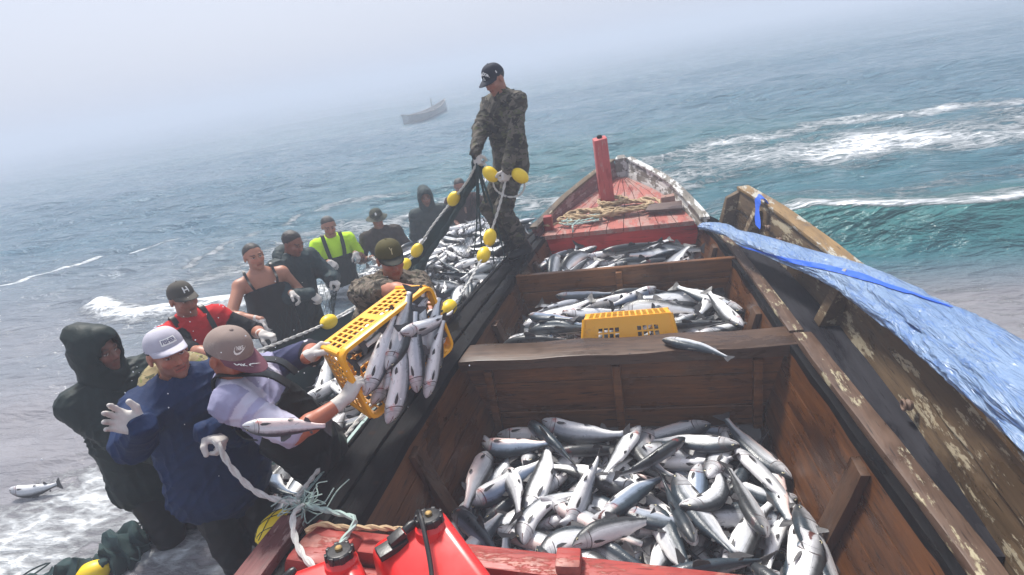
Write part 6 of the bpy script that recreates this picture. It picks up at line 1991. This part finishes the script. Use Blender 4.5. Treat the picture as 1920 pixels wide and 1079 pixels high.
# fan from the right hand to the left hand falling to the fish
strand_net('net_fan', [HR, (-1.22, 4.68, 1.35), (-1.12, 4.66, 1.25), HL + Vector((0, 0.03, -0.08))], [(-2.0, 5.6, 0.30), (-1.7, 5.4, 0.28), (-1.45, 5.2, 0.30), (-1.22, 4.9, 0.42)], 16, 26, 0.03, 0.0016, seed=2)
for k in range(4):      # gathered strands of the fan
    t = k / 3
    b = Vector((-1.75, 5.5, 0.3)).lerp(Vector((-1.2, 4.75, 0.5)), t)
    mb = MB(); mid = HR.lerp(b, 0.5) + Vector((rng.uniform(-.04, .04), rng.uniform(-.04, .04), -0.05))
    mb.tube(spline([HR + Vector((0, 0, 0.0)), mid, b], 8), [0.012 - 0.006 * i / 16 for i in range(17)], 6); mb.build('net_cord', NETD, net)
sheet('net_wall', [HR + Vector((0.02, 0.03, 0)), (-1.44, 4.83, 1.30), (-1.65, 4.97, 1.10), (-1.92, 5.0, 0.86), (-2.15, 4.98, 0.62), (-2.22, 4.70, 0.57), (-2.30, 4.15, 0.53), (-2.38, 3.53, 0.59), (-2.46, 3.17, 0.65), (-2.56, 2.85, 0.72)],
      [HR + Vector((0.03, 0.05, -0.05)), (-1.43, 4.84, 1.23), (-1.64, 4.99, 1.02), (-1.90, 5.03, 0.74), (-2.12, 5.01, 0.45), (-2.18, 4.74, 0.30), (-2.26, 4.15, 0.2), (-2.34, 3.53, 0.2), (-2.42, 3.15, 0.2), (-2.52, 2.8, 0.2)], 90, 8, seed=4, amp=0.02)
mb = MB(); mb.tube(spline([HR + Vector((0, 0.01, 0.05)), (-1.40, 4.82, 1.30), (-1.58, 4.95, 1.08), (-1.80, 5.0, 0.84), (-2.05, 4.98, 0.58), (-2.15, 4.8, 0.5)], 8), [0.022 + 0.012 * math.sin(i * 0.7) ** 2 for i in range(41)], 9)
nr = mb.build('bunched_roll', NETD, net); wobble_mesh(nr.data, 0.012, 14, 3)
# outer wall at the hauling men
OUT = [(-2.6, 2.5, 0.30), (-2.85, 3.2, 0.34), (-3.05, 3.75, 0.48), (-2.98, 4.2, 0.62), (-2.86, 4.55, 0.58), (-3.1, 5.0, 0.40), (-3.36, 5.45, 0.38), (-3.28, 5.75, 0.40), (-3.06, 5.95, 0.34), (-2.8, 6.15, 0.36), (-2.75, 6.6, 0.28), (-2.65, 7.1, 0.26), (-2.35, 7.3, 0.24), (-1.9, 7.3, 0.26), (-1.3, 7.0, 0.22)]
INN = [(-2.4, 2.5, -0.05), (-2.5, 3.2, -0.05), (-2.65, 3.8, -0.02), (-2.6, 4.3, 0.05), (-2.6, 4.8, 0.02), (-2.8, 5.1, 0.0), (-2.95, 5.4, 0.0), (-2.95, 5.7, 0.0), (-2.8, 5.9, 0.0), (-2.6, 6.1, 0.0), (-2.5, 6.5, 0.0), (-2.4, 6.9, 0.0), (-2.2, 7.0, 0.0), (-1.85, 7.0, 0.0), (-1.3, 6.8, 0.0)]
sheet('net_wall', [(x + 0.12, y, z * 0.30) for x, y, z in OUT], INN, 110, 5, seed=9, amp=0.04)
strand_net('net_mesh', [Vector(p) + Vector((0, 0, 0.02)) for p in OUT], [(x - 0.25, y, -0.12) for x, y, z in OUT], 90, 9, 0.02, 0.0020, seed=6, jit=0.03)
# apron of net against the hull below the side deck
sheet('net_wall', [(-1.58, 1.7, 0.50), (-1.52, 2.4, 0.50), (-1.46, 3.2, 0.50), (-1.33, 4.2, 0.50), (-1.2, 5.0, 0.48), (-1.08, 5.6, 0.40)], [(-1.75, 1.7, 0.0), (-1.72, 2.4, 0.02), (-1.66, 3.2, 0.05), (-1.55, 4.2, 0.08), (-1.45, 5.0, 0.1), (-1.3, 5.6, 0.1)], 60, 5, seed=12, amp=0.02)
sheet('net_floor', [(-1.62, 1.6, -0.02), (-1.62, 2.5, 0.0), (-1.58, 3.3, 0.03), (-1.45, 4.3, 0.06), (-1.35, 5.2, 0.08), (-1.2, 6.2, 0.06), (-1.2, 6.9, 0.04)],
      [(-2.35, 1.75, -0.03), (-2.5, 2.6, -0.02), (-2.7, 3.5, 0.0), (-2.75, 4.3, 0.02), (-3.1, 5.4, 0.02), (-2.8, 6.2, 0.02), (-2.3, 7.0, 0.0)], 60, 14, seed=15, amp=0.03)
# bunched net trailing off through the wash
mb = MB(); P_ = spline([(-1.72, 1.75, 0.10), (-2.2, 2.15, 0.05), (-2.62, 2.28, 0.04), (-2.85, 2.15, 0.04), (-2.95, 1.90, 0.05), (-3.08, 1.72, 0.04), (-3.4, 1.6, 0.03), (-4.0, 1.45, 0.02)], 8)
P_ = [P_[i].lerp(P_[i + 1], k / 3) for i in range(len(P_) - 1) for k in range(3)]
mb.tube(P_, [0.055 + 0.05 * math.sin(i * 0.11) ** 2 + 0.02 * math.sin(i * 0.9) for i in range(len(P_))], 18); o = mb.build('trailing_roll', NETD, net); wobble_mesh(o.data, 0.05, 8, 8); wobble_mesh(o.data, 0.03, 26, 3)
for k in range(16):
    c = Vector(P_[rng.randrange(len(P_))]); mb = MB()
    mb.tube(spline([c + Vector((rng.gauss(0, .09), rng.gauss(0, .09), rng.uniform(0, .05))) for _ in range(5)], 4), 0.005, 5); mb.build('net_cord', NETM, net)

# the fish held in the net
NETPOLY = [(-1.62, 1.75), (-2.15, 1.95), (-2.35, 2.6), (-2.6, 3.3), (-2.85, 3.85), (-2.72, 4.5), (-3.12, 5.35), (-2.95, 5.85), (-2.62, 6.2), (-2.45, 6.9), (-1.9, 7.15), (-1.25, 6.95), (-1.12, 5.9), (-1.35, 4.9), (-1.52, 3.9), (-1.62, 2.9)]
def in_poly(x, y, P):
    c = False
    for (x0, y0), (x1, y1) in zip(P, P[1:] + P[:1]):
        if (y0 > y) != (y1 > y) and x < (x1 - x0) * (y - y0) / (y1 - y0) + x0: c = not c
    return c
LEGS = [(-1.66, 1.90), (-1.80, 3.13)]
def in_net(x, y): return in_poly(x, y, NETPOLY) and all((x - a) ** 2 + (y - b) ** 2 > 0.035 for a, b in LEGS)
def zfn(x, y): return 0.03 + 0.11 * min(1, max(0, (y - 2.2) / 3)) + 0.05 * math.sin(x * 3 + y * 1.7)
small = (0.62, 0.86)
items = pour(in_net, zfn, (-3.2, -1.05, 1.7, 7.2), 560, 77, res=0.03, size=small, K=7, flip=0.6)
CAMV = CAM
low, top_ = items[:230], items[230:]
top_.sort(key=lambda q: (q[0].translation - CAMV).length)
for m_, k, q in top_[:24]:
    fish_obj(FISH[k], m_, 'small silver salmon in the near end of the floating net', 'salmon in the near end of the net')
o = joined_fish('netted_fish', [(m_, k % len(FISH_LOW), q) for m_, k, q in low] , FISH_LOW)
tag(o, 'mass of salmon at the bottom of the net', 'fish mass', kind='stuff')
FISH_MID = [FISH[k] for k in (0, 1, 2, 3, 5)]
o = joined_fish('netted_fish', [(m_, k % len(FISH_MID), q) for m_, k, q in top_[24:]], FISH_MID)
tag(o, 'glittering mass of salmon filling the far part of the net', 'fish mass', kind='stuff')

# rope in the blue man's hand, lashings at the stern
bl = Vector((-1.80, 1.655, 0.955))
rope('hauling_rope', [bl + Vector((-0.08, 0.03, 0.03)), bl, (-1.76, 1.63, 0.86), (-1.68, 1.62, 0.73), (-1.58, 1.64, 0.655), (-1.52, 1.66, 0.63)], 0.013, ROPEW, 'thick white rope held by the man in the blue jacket')
KN = Vector((-1.50, 1.655, 0.62))
rope('lashing_rope', [KN, (-1.42, 1.62, 0.64), (-1.32, 1.60, 0.635), (-1.22, 1.58, 0.62), (-1.23, 1.52, 0.60), (-1.24, 1.47, 0.60), (-1.25, 1.42, 0.56)], 0.012, ROPEG, 'pale green lashing from the knot across the red corner block')
rope('lashing_rope', [KN, (-1.48, 1.56, 0.66), (-1.43, 1.47, 0.64), (-1.36, 1.40, 0.62), (-1.28, 1.35, 0.60), (-1.24, 1.33, 0.56)], 0.013, ROPEW, 'white lashing hanging over the red corner block beside the fuel tank')
rope('tie_rope', [(-1.40, 1.50, 0.63), (-1.36, 1.545, 0.625), (-1.28, 1.555, 0.60), (-1.15, 1.555, 0.60), (-1.02, 1.55, 0.60), (-0.90, 1.53, 0.58)], 0.012, ROPET, 'tan rope lying along the red stern beam')
mb = MB()
for k in range(26):
    a = [KN + Vector((rng.gauss(0, 0.012), rng.gauss(0, 0.012), rng.gauss(0.0, 0.01)))]
    for i in range(3): a.append(a[-1] + Vector((rng.gauss(0.0, 0.035), rng.gauss(0.0, 0.035), rng.gauss(0.006, 0.022))))
    mb.tube(spline(a, 4), 0.0028, 4)
kn_ = mb.build('rope_knot', ROPEG, None); tag(kn_, 'frayed pale green knot of twine at the stern end of the black deck', 'knot')

# ropes and boards on the foredeck
def coil(c, rx, ry, turns, jit, seed, z0=0.585, dz=0.009):
    r = random.Random(seed); P = []
    for i in range(int(turns * 9)):
        a = 2 * PI * i / 9; k = 1 + r.gauss(0, jit)
        P.append((c[0] + rx * k * math.cos(a) + r.gauss(0, .012), c[1] + ry * k * math.sin(a) + r.gauss(0, .012), z0 + 0.02 * max(0, c[1] - 5.4) + dz * i / 9 + r.uniform(0, 0.012)))
    return P
rope('rope_coil', coil((-0.12, 5.90), 0.27, 0.19, 4.2, 0.16, 3) + [(0.06, 6.1, 0.63), (0.22, 6.05, 0.62), (0.26, 5.86, 0.61), (0.10, 5.74, 0.61)], 0.019, ROPET, 'tan rope coiled on the red foredeck right of the post')
rope('rope_coil', coil((-0.42, 5.76), 0.28, 0.13, 4.2, 0.22, 5), 0.017, ROPET, 'tan rope bunched in front of the red post')
rope('rope_coil', coil((-0.56, 5.62), 0.18, 0.08, 3.4, 0.24, 8, 0.58) + [(-0.62, 5.48, 0.60), (-0.62, 5.40, 0.585), (-0.63, 5.385, 0.50)], 0.009, ROPEG, 'thin pale green rope tangled at the edge of the foredeck')
rope('rope_coil', coil((-0.25, 6.02), 0.14, 0.12, 2.4, 0.12, 9, 0.64), 0.014, ROPET, 'tan rope wound round the foot of the red post')
rope('rope_coil', [(-0.95, 5.55, 0.60), (-0.90, 5.50, 0.62), (-0.86, 5.52, 0.60), (-0.80, 5.60, 0.60), (-0.70, 5.55, 0.60), (-0.60, 5.60, 0.61), (-0.5, 5.66, 0.61)], 0.011, ROPET, 'tan rope end reaching from the rope tangle to the left bow rail')
mb = MB(); mb.hexa([(0.10, 5.64, 0.60), (0.46, 5.60, 0.595), (0.47, 5.80, 0.62), (0.14, 5.78, 0.62), (0.10, 5.64, 0.625), (0.46, 5.60, 0.62), (0.47, 5.80, 0.645), (0.14, 5.78, 0.645)])
tag(mb.build('loose_board', wood_mat('dark_loose_board', (0.05, 0.032, 0.028), (0.13, 0.085, 0.072), 'X', rough=0.6), None, bevel=0.006), 'short dark loose board on the right of the red foredeck', 'board')
mb = MB(); mb.hexa([(0.27, 5.88, 0.57), (0.42, 5.86, 0.57), (0.42, 5.97, 0.57), (0.28, 5.98, 0.57), (0.27, 5.89, 0.67), (0.41, 5.87, 0.68), (0.41, 5.96, 0.69), (0.28, 5.97, 0.67)])
tag(mb.build('wood_block', wood_mat('pinkish_block', (0.16, 0.085, 0.065), (0.34, 0.20, 0.155), 'X', rough=0.7), None, bevel=0.012), 'small pinkish wooden block by the bow rail', 'wood block')

# the rolled blue tarpaulin on the bulwark
def tarpaulin():
    path = spline([(0.56, 4.85, 0.66), (0.66, 4.62, 0.70), (0.80, 4.2, 0.73), (1.00, 3.65, 0.775), (1.14, 3.15, 0.83), (1.20, 2.6, 0.885), (1.235, 2.2, 0.915), (1.25, 1.8, 0.945), (1.27, 1.3, 0.95), (1.28, 0.7, 0.95)], 26)
    rad = [0.042, 0.062, 0.076, 0.090, 0.108, 0.126, 0.140, 0.154, 0.17, 0.17]
    m = len(path); K = 96; vs = []; fs = []
    hemv = []
    for i, p in enumerate(path):
        x = i / (m - 1) * (len(rad) - 1); j = min(int(x), len(rad) - 2); r = rad[j] + (rad[j + 1] - rad[j]) * (x - j)
        if i < 22: r *= 1 + 0.10 * math.sin(i * 1.1)
        pinch = 1 - 0.28 * math.exp(-((i - 40) / 7.0) ** 2)      # tied in near the thin end
        r *= pinch
        t = (path[min(i + 1, m - 1)] - path[max(i - 1, 0)]).normalized()
        sd_ = t.cross(Vector((0, 0, 1))).normalized(); u = sd_.cross(t)
        for k in range(K):
            a = 2 * PI * k / K
            # twisted, folded cloth: ridges that spiral along the roll
            al = i * 0.024                                   # metres along the roll
            rid = 0
            for (f, tw, am, ph) in ((3, 0.55, 0.085, 0.3), (5, -0.8, 0.060, 1.7), (8, 1.1, 0.035, 0.9)):
                w_ = 0.9 * mnoise.noise(Vector((al * 1.1, f * 3.7, 0.0))) + 0.5 * mnoise.noise(Vector((al * 3.5, f * 1.7, math.cos(a))))
                q = abs(math.sin(a * f / 2 + tw * al + ph + w_)); rid += am * (min(1, q * 1.5) - 0.75)
            cr = 0
            for (ka, kl, am, sh) in ((2.6, 2.2, 0.075, 0.0), (5.0, 5.5, 0.045, 3.1), (8.5, 14.0, 0.026, 7.7)):
                cr += am * (0.30 - abs(mnoise.noise(Vector((math.cos(a) * ka + sh, math.sin(a) * ka, (al + 0.05 * a * math.sin(al * 2)) * kl)))))
            rr = r * (1 + rid * 1.3 + cr * 2.0)
            vs.append(p + sd_ * math.cos(a) * rr * 1.15 + u * math.sin(a) * rr * (0.62 if math.sin(a) > 0 else 0.55))
    for i in range(m - 1):
        for k in range(K): fs.append((i * K + k, i * K + (k + 1) % K, (i + 1) * K + (k + 1) % K, (i + 1) * K + k))
    fs.append(tuple(range(K - 1, -1, -1))); fs.append(tuple((m - 1) * K + k for k in range(K)))
    mb = MB(); mb.add(vs, fs)
    tm = NT('blue_tarp')
    v = tm.coord('Object')
    n1 = tm.noise(v, 2.0, 3, 0.5)
    base = tm.mix(tm.smooth(n1, 0.25, 0.75), (0.125, 0.205, 0.36), (0.19, 0.270, 0.40))
    sk = tm.coord('Object', (16, 2.6, 16), (0.2, 0.1, 0.15))
    ridge = tm.math('ABSOLUTE', tm.math('SUBTRACT', tm.noise(sk, 1.0, 4, 0.6, 0.7), 0.5))
    base = tm.mix(tm.math('MULTIPLY', tm.smooth(ridge, 0.035, 0.0), 0.55), base, (0.05, 0.13, 0.36))      # darker blue streaks along the fold lines
    base = tm.mix(tm.math('MULTIPLY', tm.smooth(tm.noise(v, 7, 7, 0.75), 0.60, 0.72), 0.35), base, (0.30, 0.31, 0.30))
    h = tm.math('ADD', tm.math('MULTIPLY', ridge, -1.6), tm.math('MULTIPLY', tm.voro(tm.coord('Object', (1, 0.6, 1)), 11, 'DISTANCE_TO_EDGE'), 0.35))
    tm.bump(h, 1.0, 0.03)
    tmat = tm.set(base, 0.38, spec=0.45)
    o = mb.build('tarpaulin', tmat, None, angle=80)
    tag(o, 'long rolled pale blue tarpaulin lying along the weathered right bulwark', 'tarpaulin')
    blue = plain_mat('bright_blue_hem', (0.006, 0.085, 0.52), 0.4, 0.25, 14, 0.3)
    # bright hem that spirals over the roll
    mb = MB(); hv = []; rows = []
    for i in range(54, 142):
        s = (i - 54) / 88; a0 = -0.35 + 2.3 * s; wd = 0.34 * math.sin(PI * min(1, s * 1.05)) ** 0.6 + 0.04
        row = []
        for q in range(6):
            a = a0 + wd * (q / 5 - 0.5); k = (a / (2 * PI) * K) % K; k0 = int(k); f = k - k0
            P0 = Vector(vs[i * K + k0]); P1 = Vector(vs[i * K + (k0 + 1) % K]); pp = P0.lerp(P1, f)
            nrm = (pp - path[i]).normalized(); row.append(pp + nrm * 0.006)
        rows.append(row)
    hv = [p for r_ in rows for p in r_]; n_ = len(hv); ctr = [path[54 + i] for i in range(len(rows)) for _ in range(6)]
    hv2 = [p - (p - c).normalized() * 0.004 for p, c in zip(hv, ctr)]
    hf = []
    for i in range(len(rows) - 1):
        for q in range(5):
            a = i * 6 + q; f = (a, a + 1, a + 7, a + 6); hf += [f, tuple(n_ + z for z in f[::-1])]
    mb.add(hv + hv2, hf); hem = mb.build('hem', blue, o)
    g = rows[52][3]; nrm = (g - path[106]).normalized()
    mb = MB(); mb.lathe([(0.008, 0.0), (0.016, 0.001), (0.014, 0.004), (0.008, 0.003)], g, nrm, 14); mb.build('grommet', plain_mat('brass_grommet', (0.62, 0.60, 0.55), 0.3, 0.1, 20, 0.05, 0.8), hem)
    # tie strip over the bulwark and the loose dark corner at the near end
    mb = MB(); T_ = spline([(0.92, 4.45, 0.74), (0.95, 4.62, 0.86), (0.975, 4.66, 0.915), (1.02, 4.68, 0.885), (1.06, 4.66, 0.76)], 6); vs2 = []; fs2 = []
    for i, p in enumerate(T_):
        w = Vector((-0.12, 0.9, 0.1)).normalized() * (0.045 + 0.012 * math.sin(i))
        for a, b in ((-1, -1), (1, -1), (1, 1), (-1, 1)): vs2.append(p + w * a + Vector((0.003 * b, 0, 0.003 * b)))
    for i in range(len(T_) - 1):
        for k in range(4): fs2.append((i * 4 + k, i * 4 + (k + 1) % 4, i * 4 + 4 + (k + 1) % 4, i * 4 + 4 + k))
    mb.add(vs2, fs2); mb.build('tie_strip', blue, o)
    mb = MB(); vs2 = []; fs2 = []
    for i in range(13):
        for j in range(7):
            y = 2.05 - 1.1 * i / 12; z = 0.86 - 0.42 * (j / 6) * (0.35 + 0.65 * min(1, i / 4))
            vs2.append((1.46 + 0.05 * math.sin(y * 9 + j) + 0.02 * j, y, z))
    for i in range(12):
        for j in range(6): fs2.append((i * 7 + j, i * 7 + j + 1, (i + 1) * 7 + j + 1, (i + 1) * 7 + j))
    n0 = len(vs2); vs2 += [(x + 0.004, y, z) for x, y, z in vs2]; fs2 += [tuple(n0 + q for q in f[::-1]) for f in fs2]
    mb.add(vs2, fs2); mb.build('loose_flap', blue, o)
tarpaulin()

# red fuel tanks on the stern deck
REDP = plain_mat('red_tank_plastic', (0.62, 0.016, 0.014), 0.34, 0.10, 5, 0.08, coat=0.1, dirt=(0.34, 0.03, 0.025), dirt_lo=0.57)
BLKP = plain_mat('black_cap_plastic', (0.010, 0.010, 0.011), 0.40, 0.3, 30, 0.2)
BRASS = plain_mat('brass_vent', (0.45, 0.30, 0.12), 0.35, 0.2, 40, 0.1, 0.8)
def tank(label, corner, ang, la, lb_, h, zb=0.487, slope=0.06, cap_at=(0.07, 0.07), hose=False):
    """portable outboard tank: rounded wedge body, moulded filler neck, ribbed cap with brass vent, pickup fitting"""
    o = empty('fuel_tank'); tag(o, label, 'fuel tank')
    o.location = (corner[0], corner[1], zb); o.rotation_euler = (0, 0, ang)
    # local: corner at the origin, body towards -x (la) and -y (lb_)
    bm = bmesh.new(); bmesh.ops.create_cube(bm, size=1.0)
    for v in bm.verts:
        x = (v.co.x - 0.5) * la; y = (v.co.y - 0.5) * lb_; z = (v.co.z + 0.5) * h
        if v.co.z > 0:
            z -= slope * (-x / la) + slope * 0.9 * (-y / lb_)
            x = -la * 0.5 + (x + la * 0.5) * 0.90; y = -lb_ * 0.5 + (y + lb_ * 0.5) * 0.90
        v.co = (x, y - x * -0.0 + x * -0.33, z)
    bmesh.ops.bevel(bm, geom=bm.edges[:], offset=0.045, segments=5, affect='EDGES', profile=0.5, clamp_overlap=True)
    me = bpy.data.meshes.new('tank_body'); bm.to_mesh(me); bm.free()
    link('tank_body', me, REDP, o, angle=60)
    zt = h - slope * (cap_at[0] / la + 0.9 * cap_at[1] / lb_)
    c = Vector((-cap_at[0], -cap_at[1], zt - 0.012)); nz = Vector((-slope / la * -1 * 0.0 + 0.12, 0.12, 1)).normalized()
    mb = MB(); mb.lathe([(0.062, -0.03), (0.058, 0.012), (0.046, 0.024), (0.044, 0.03)], c, nz, 24); mb.build('filler_neck', REDP, o)
    mb = MB(); prof = [(0.046, 0.026), (0.047, 0.050), (0.040, 0.056), (0.014, 0.056)]
    mb.lathe(prof, c, nz, 24)
    u = nz.orthogonal().normalized(); w = nz.cross(u)
    for k in range(8):
        a = 2 * PI * k / 8; d = u * math.cos(a) + w * math.sin(a)
        mb.beam(c + nz * 0.028 + d * 0.047, c + nz * 0.056 + d * 0.046, 0.016, 0.010, d)
    cp = mb.build('filler_cap', BLKP, o, bevel=0.002)
    mb = MB(); mb.lathe([(0.013, 0.055), (0.013, 0.066), (0.009, 0.069)], c, nz, 12); mb.build('vent_screw', BRASS, cp)
    return o, c, nz
A1 = math.radians(45)
tA, cA, nA = tank('large red fuel tank with black cap and hose on the stern deck', (-0.80, 1.535), A1, 0.30, 0.46, 0.30, slope=0.075, cap_at=(0.085, 0.075))
def on_top(x, y, h, la, lb_, slope): return h - slope * (-x / la) - slope * 0.9 * (-y / lb_)
zt = 0.232
mb = MB(); mb.box((-0.225, -0.03, zt + 0.006), (0.11, 0.058, 0.026)); mb.box((-0.20, -0.03, zt + 0.030), (0.06, 0.042, 0.030), Matrix.Rotation(-0.25, 3, 'Y'))
mb.lathe([(0.015, 0), (0.017, 0.03), (0.011, 0.05)], (-0.17, -0.03, zt + 0.038), (1, 0, 0.25), 12)
ft = mb.build('pickup_fitting', BLKP, tA, bevel=0.004)
mb = MB(); P_ = spline([(-0.125, -0.03, zt + 0.050), (-0.100, -0.025, zt + 0.078), (-0.110, -0.075, zt + 0.095), (-0.130, -0.14, zt + 0.075), (-0.17, -0.245, zt + 0.03), (-0.23, -0.36, zt - 0.02), (-0.30, -0.50, zt - 0.08)], 8)
mb.tube(P_, 0.0085, 8); mb.build('fuel_hose', BLKP, tA)
tB, cB, nB = tank('smaller red fuel tank beside the red corner block, partly cut off by the frame', (-1.075, 1.365), math.radians(40), 0.40, 0.40, 0.255, slope=0.04, cap_at=(0.075, 0.045))
mb = MB(); zt = on_top(-0.28, -0.08, 0.255, 0.40, 0.40, 0.04)
mb.box((-0.29, 0.0, zt + 0.006), (0.10, 0.06, 0.03)); mb.lathe([(0.014, 0), (0.016, 0.03), (0.010, 0.045)], (-0.26, 0.0, zt + 0.03), (1, 0.1, 0.3), 12)
mb.build('pickup_fitting', BLKP, tB, bevel=0.004)

# floating dead fish far left and drops thrown up by the work
place_fish(FISH[1], (-4.42, 2.33, 0.035), (-4.03, 2.40, 0.03), -PI / 2 + 0.3, 'single pale salmon floating belly up in the grey water at far left')
mb = MB(); rr = random.Random(5)
for k in range(90):
    c = Vector((rr.gauss(-1.75, 0.30), rr.gauss(1.95, 0.22), rr.gauss(1.18, 0.18))); q = rr.uniform(0.0012, 0.0036)
    mb.lathe([(q * 0.3, -q), (q, 0), (q * 0.3, q)], c, (0, 0, 1), 5)
tag(mb.build('water_drops', plain_mat('water_drop', (0.75, 0.78, 0.80), 0.1, 0.05), None), 'small bright drops of water splashed in the air around the faded cap', 'splash', kind='stuff')

# the other boat, far out in the fog
def far_boat():
    o = empty('distant_boat', (-11.0, 31.2, 0)); o.rotation_euler = (0, 0, R(-30)); o.scale = (0.66, 0.70, 0.58); tag(o, 'faint wooden boat lying out in the fog beyond the net', 'boat')
    # local y along the keel, bow towards +y (away)
    st = [(-2.3, 0.0, 0.70), (-2.0, 0.50, 0.55), (-1.0, 0.72, 0.46), (0.4, 0.74, 0.50), (1.4, 0.55, 0.72), (2.1, 0.25, 1.02), (2.5, 0.0, 1.25)]
    vs = []; fs = []; n = 9
    for y, w, zt in st:
        for k in range(n):
            t = -1 + 2 * k / (n - 1); z = zt - (zt + 0.25) * (1 - abs(t) ** 1.6)
            vs.append((w * math.copysign(abs(t) ** 0.6, t) * (0.78 + 0.22 * max(0, (z + .25) / (zt + .25))), y, z))
    for i in range(len(st) - 1):
        for k in range(n - 1): fs.append((i * n + k, i * n + k + 1, (i + 1) * n + k + 1, (i + 1) * n + k))
    mb = MB(); mb.add(vs, fs); 
    g = wood_mat('far_hull_fog_paled', (0.36, 0.38, 0.37), (0.48, 0.48, 0.44), 'Y')  # fade of the distance fog is painted into this pale hull colour
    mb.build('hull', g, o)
    for sg in (-1, 1):
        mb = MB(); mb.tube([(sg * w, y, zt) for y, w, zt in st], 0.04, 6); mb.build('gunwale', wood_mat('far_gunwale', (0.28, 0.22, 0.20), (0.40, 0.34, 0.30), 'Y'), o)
    mb = MB(); mb.add([(-0.66, -1.9, 0.30), (0.66, -1.9, 0.30), (0.7, 0.4, 0.32), (0.5, 1.4, 0.50), (-0.5, 1.4, 0.50), (-0.7, 0.4, 0.32)], [(0, 1, 2, 5), (5, 2, 3, 4)]); mb.build('deck', wood_mat('far_deck', (0.06, 0.05, 0.045), (0.15, 0.12, 0.10), 'Y'), o)
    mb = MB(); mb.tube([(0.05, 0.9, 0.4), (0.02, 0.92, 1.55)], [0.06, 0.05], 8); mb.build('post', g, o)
far_boat()
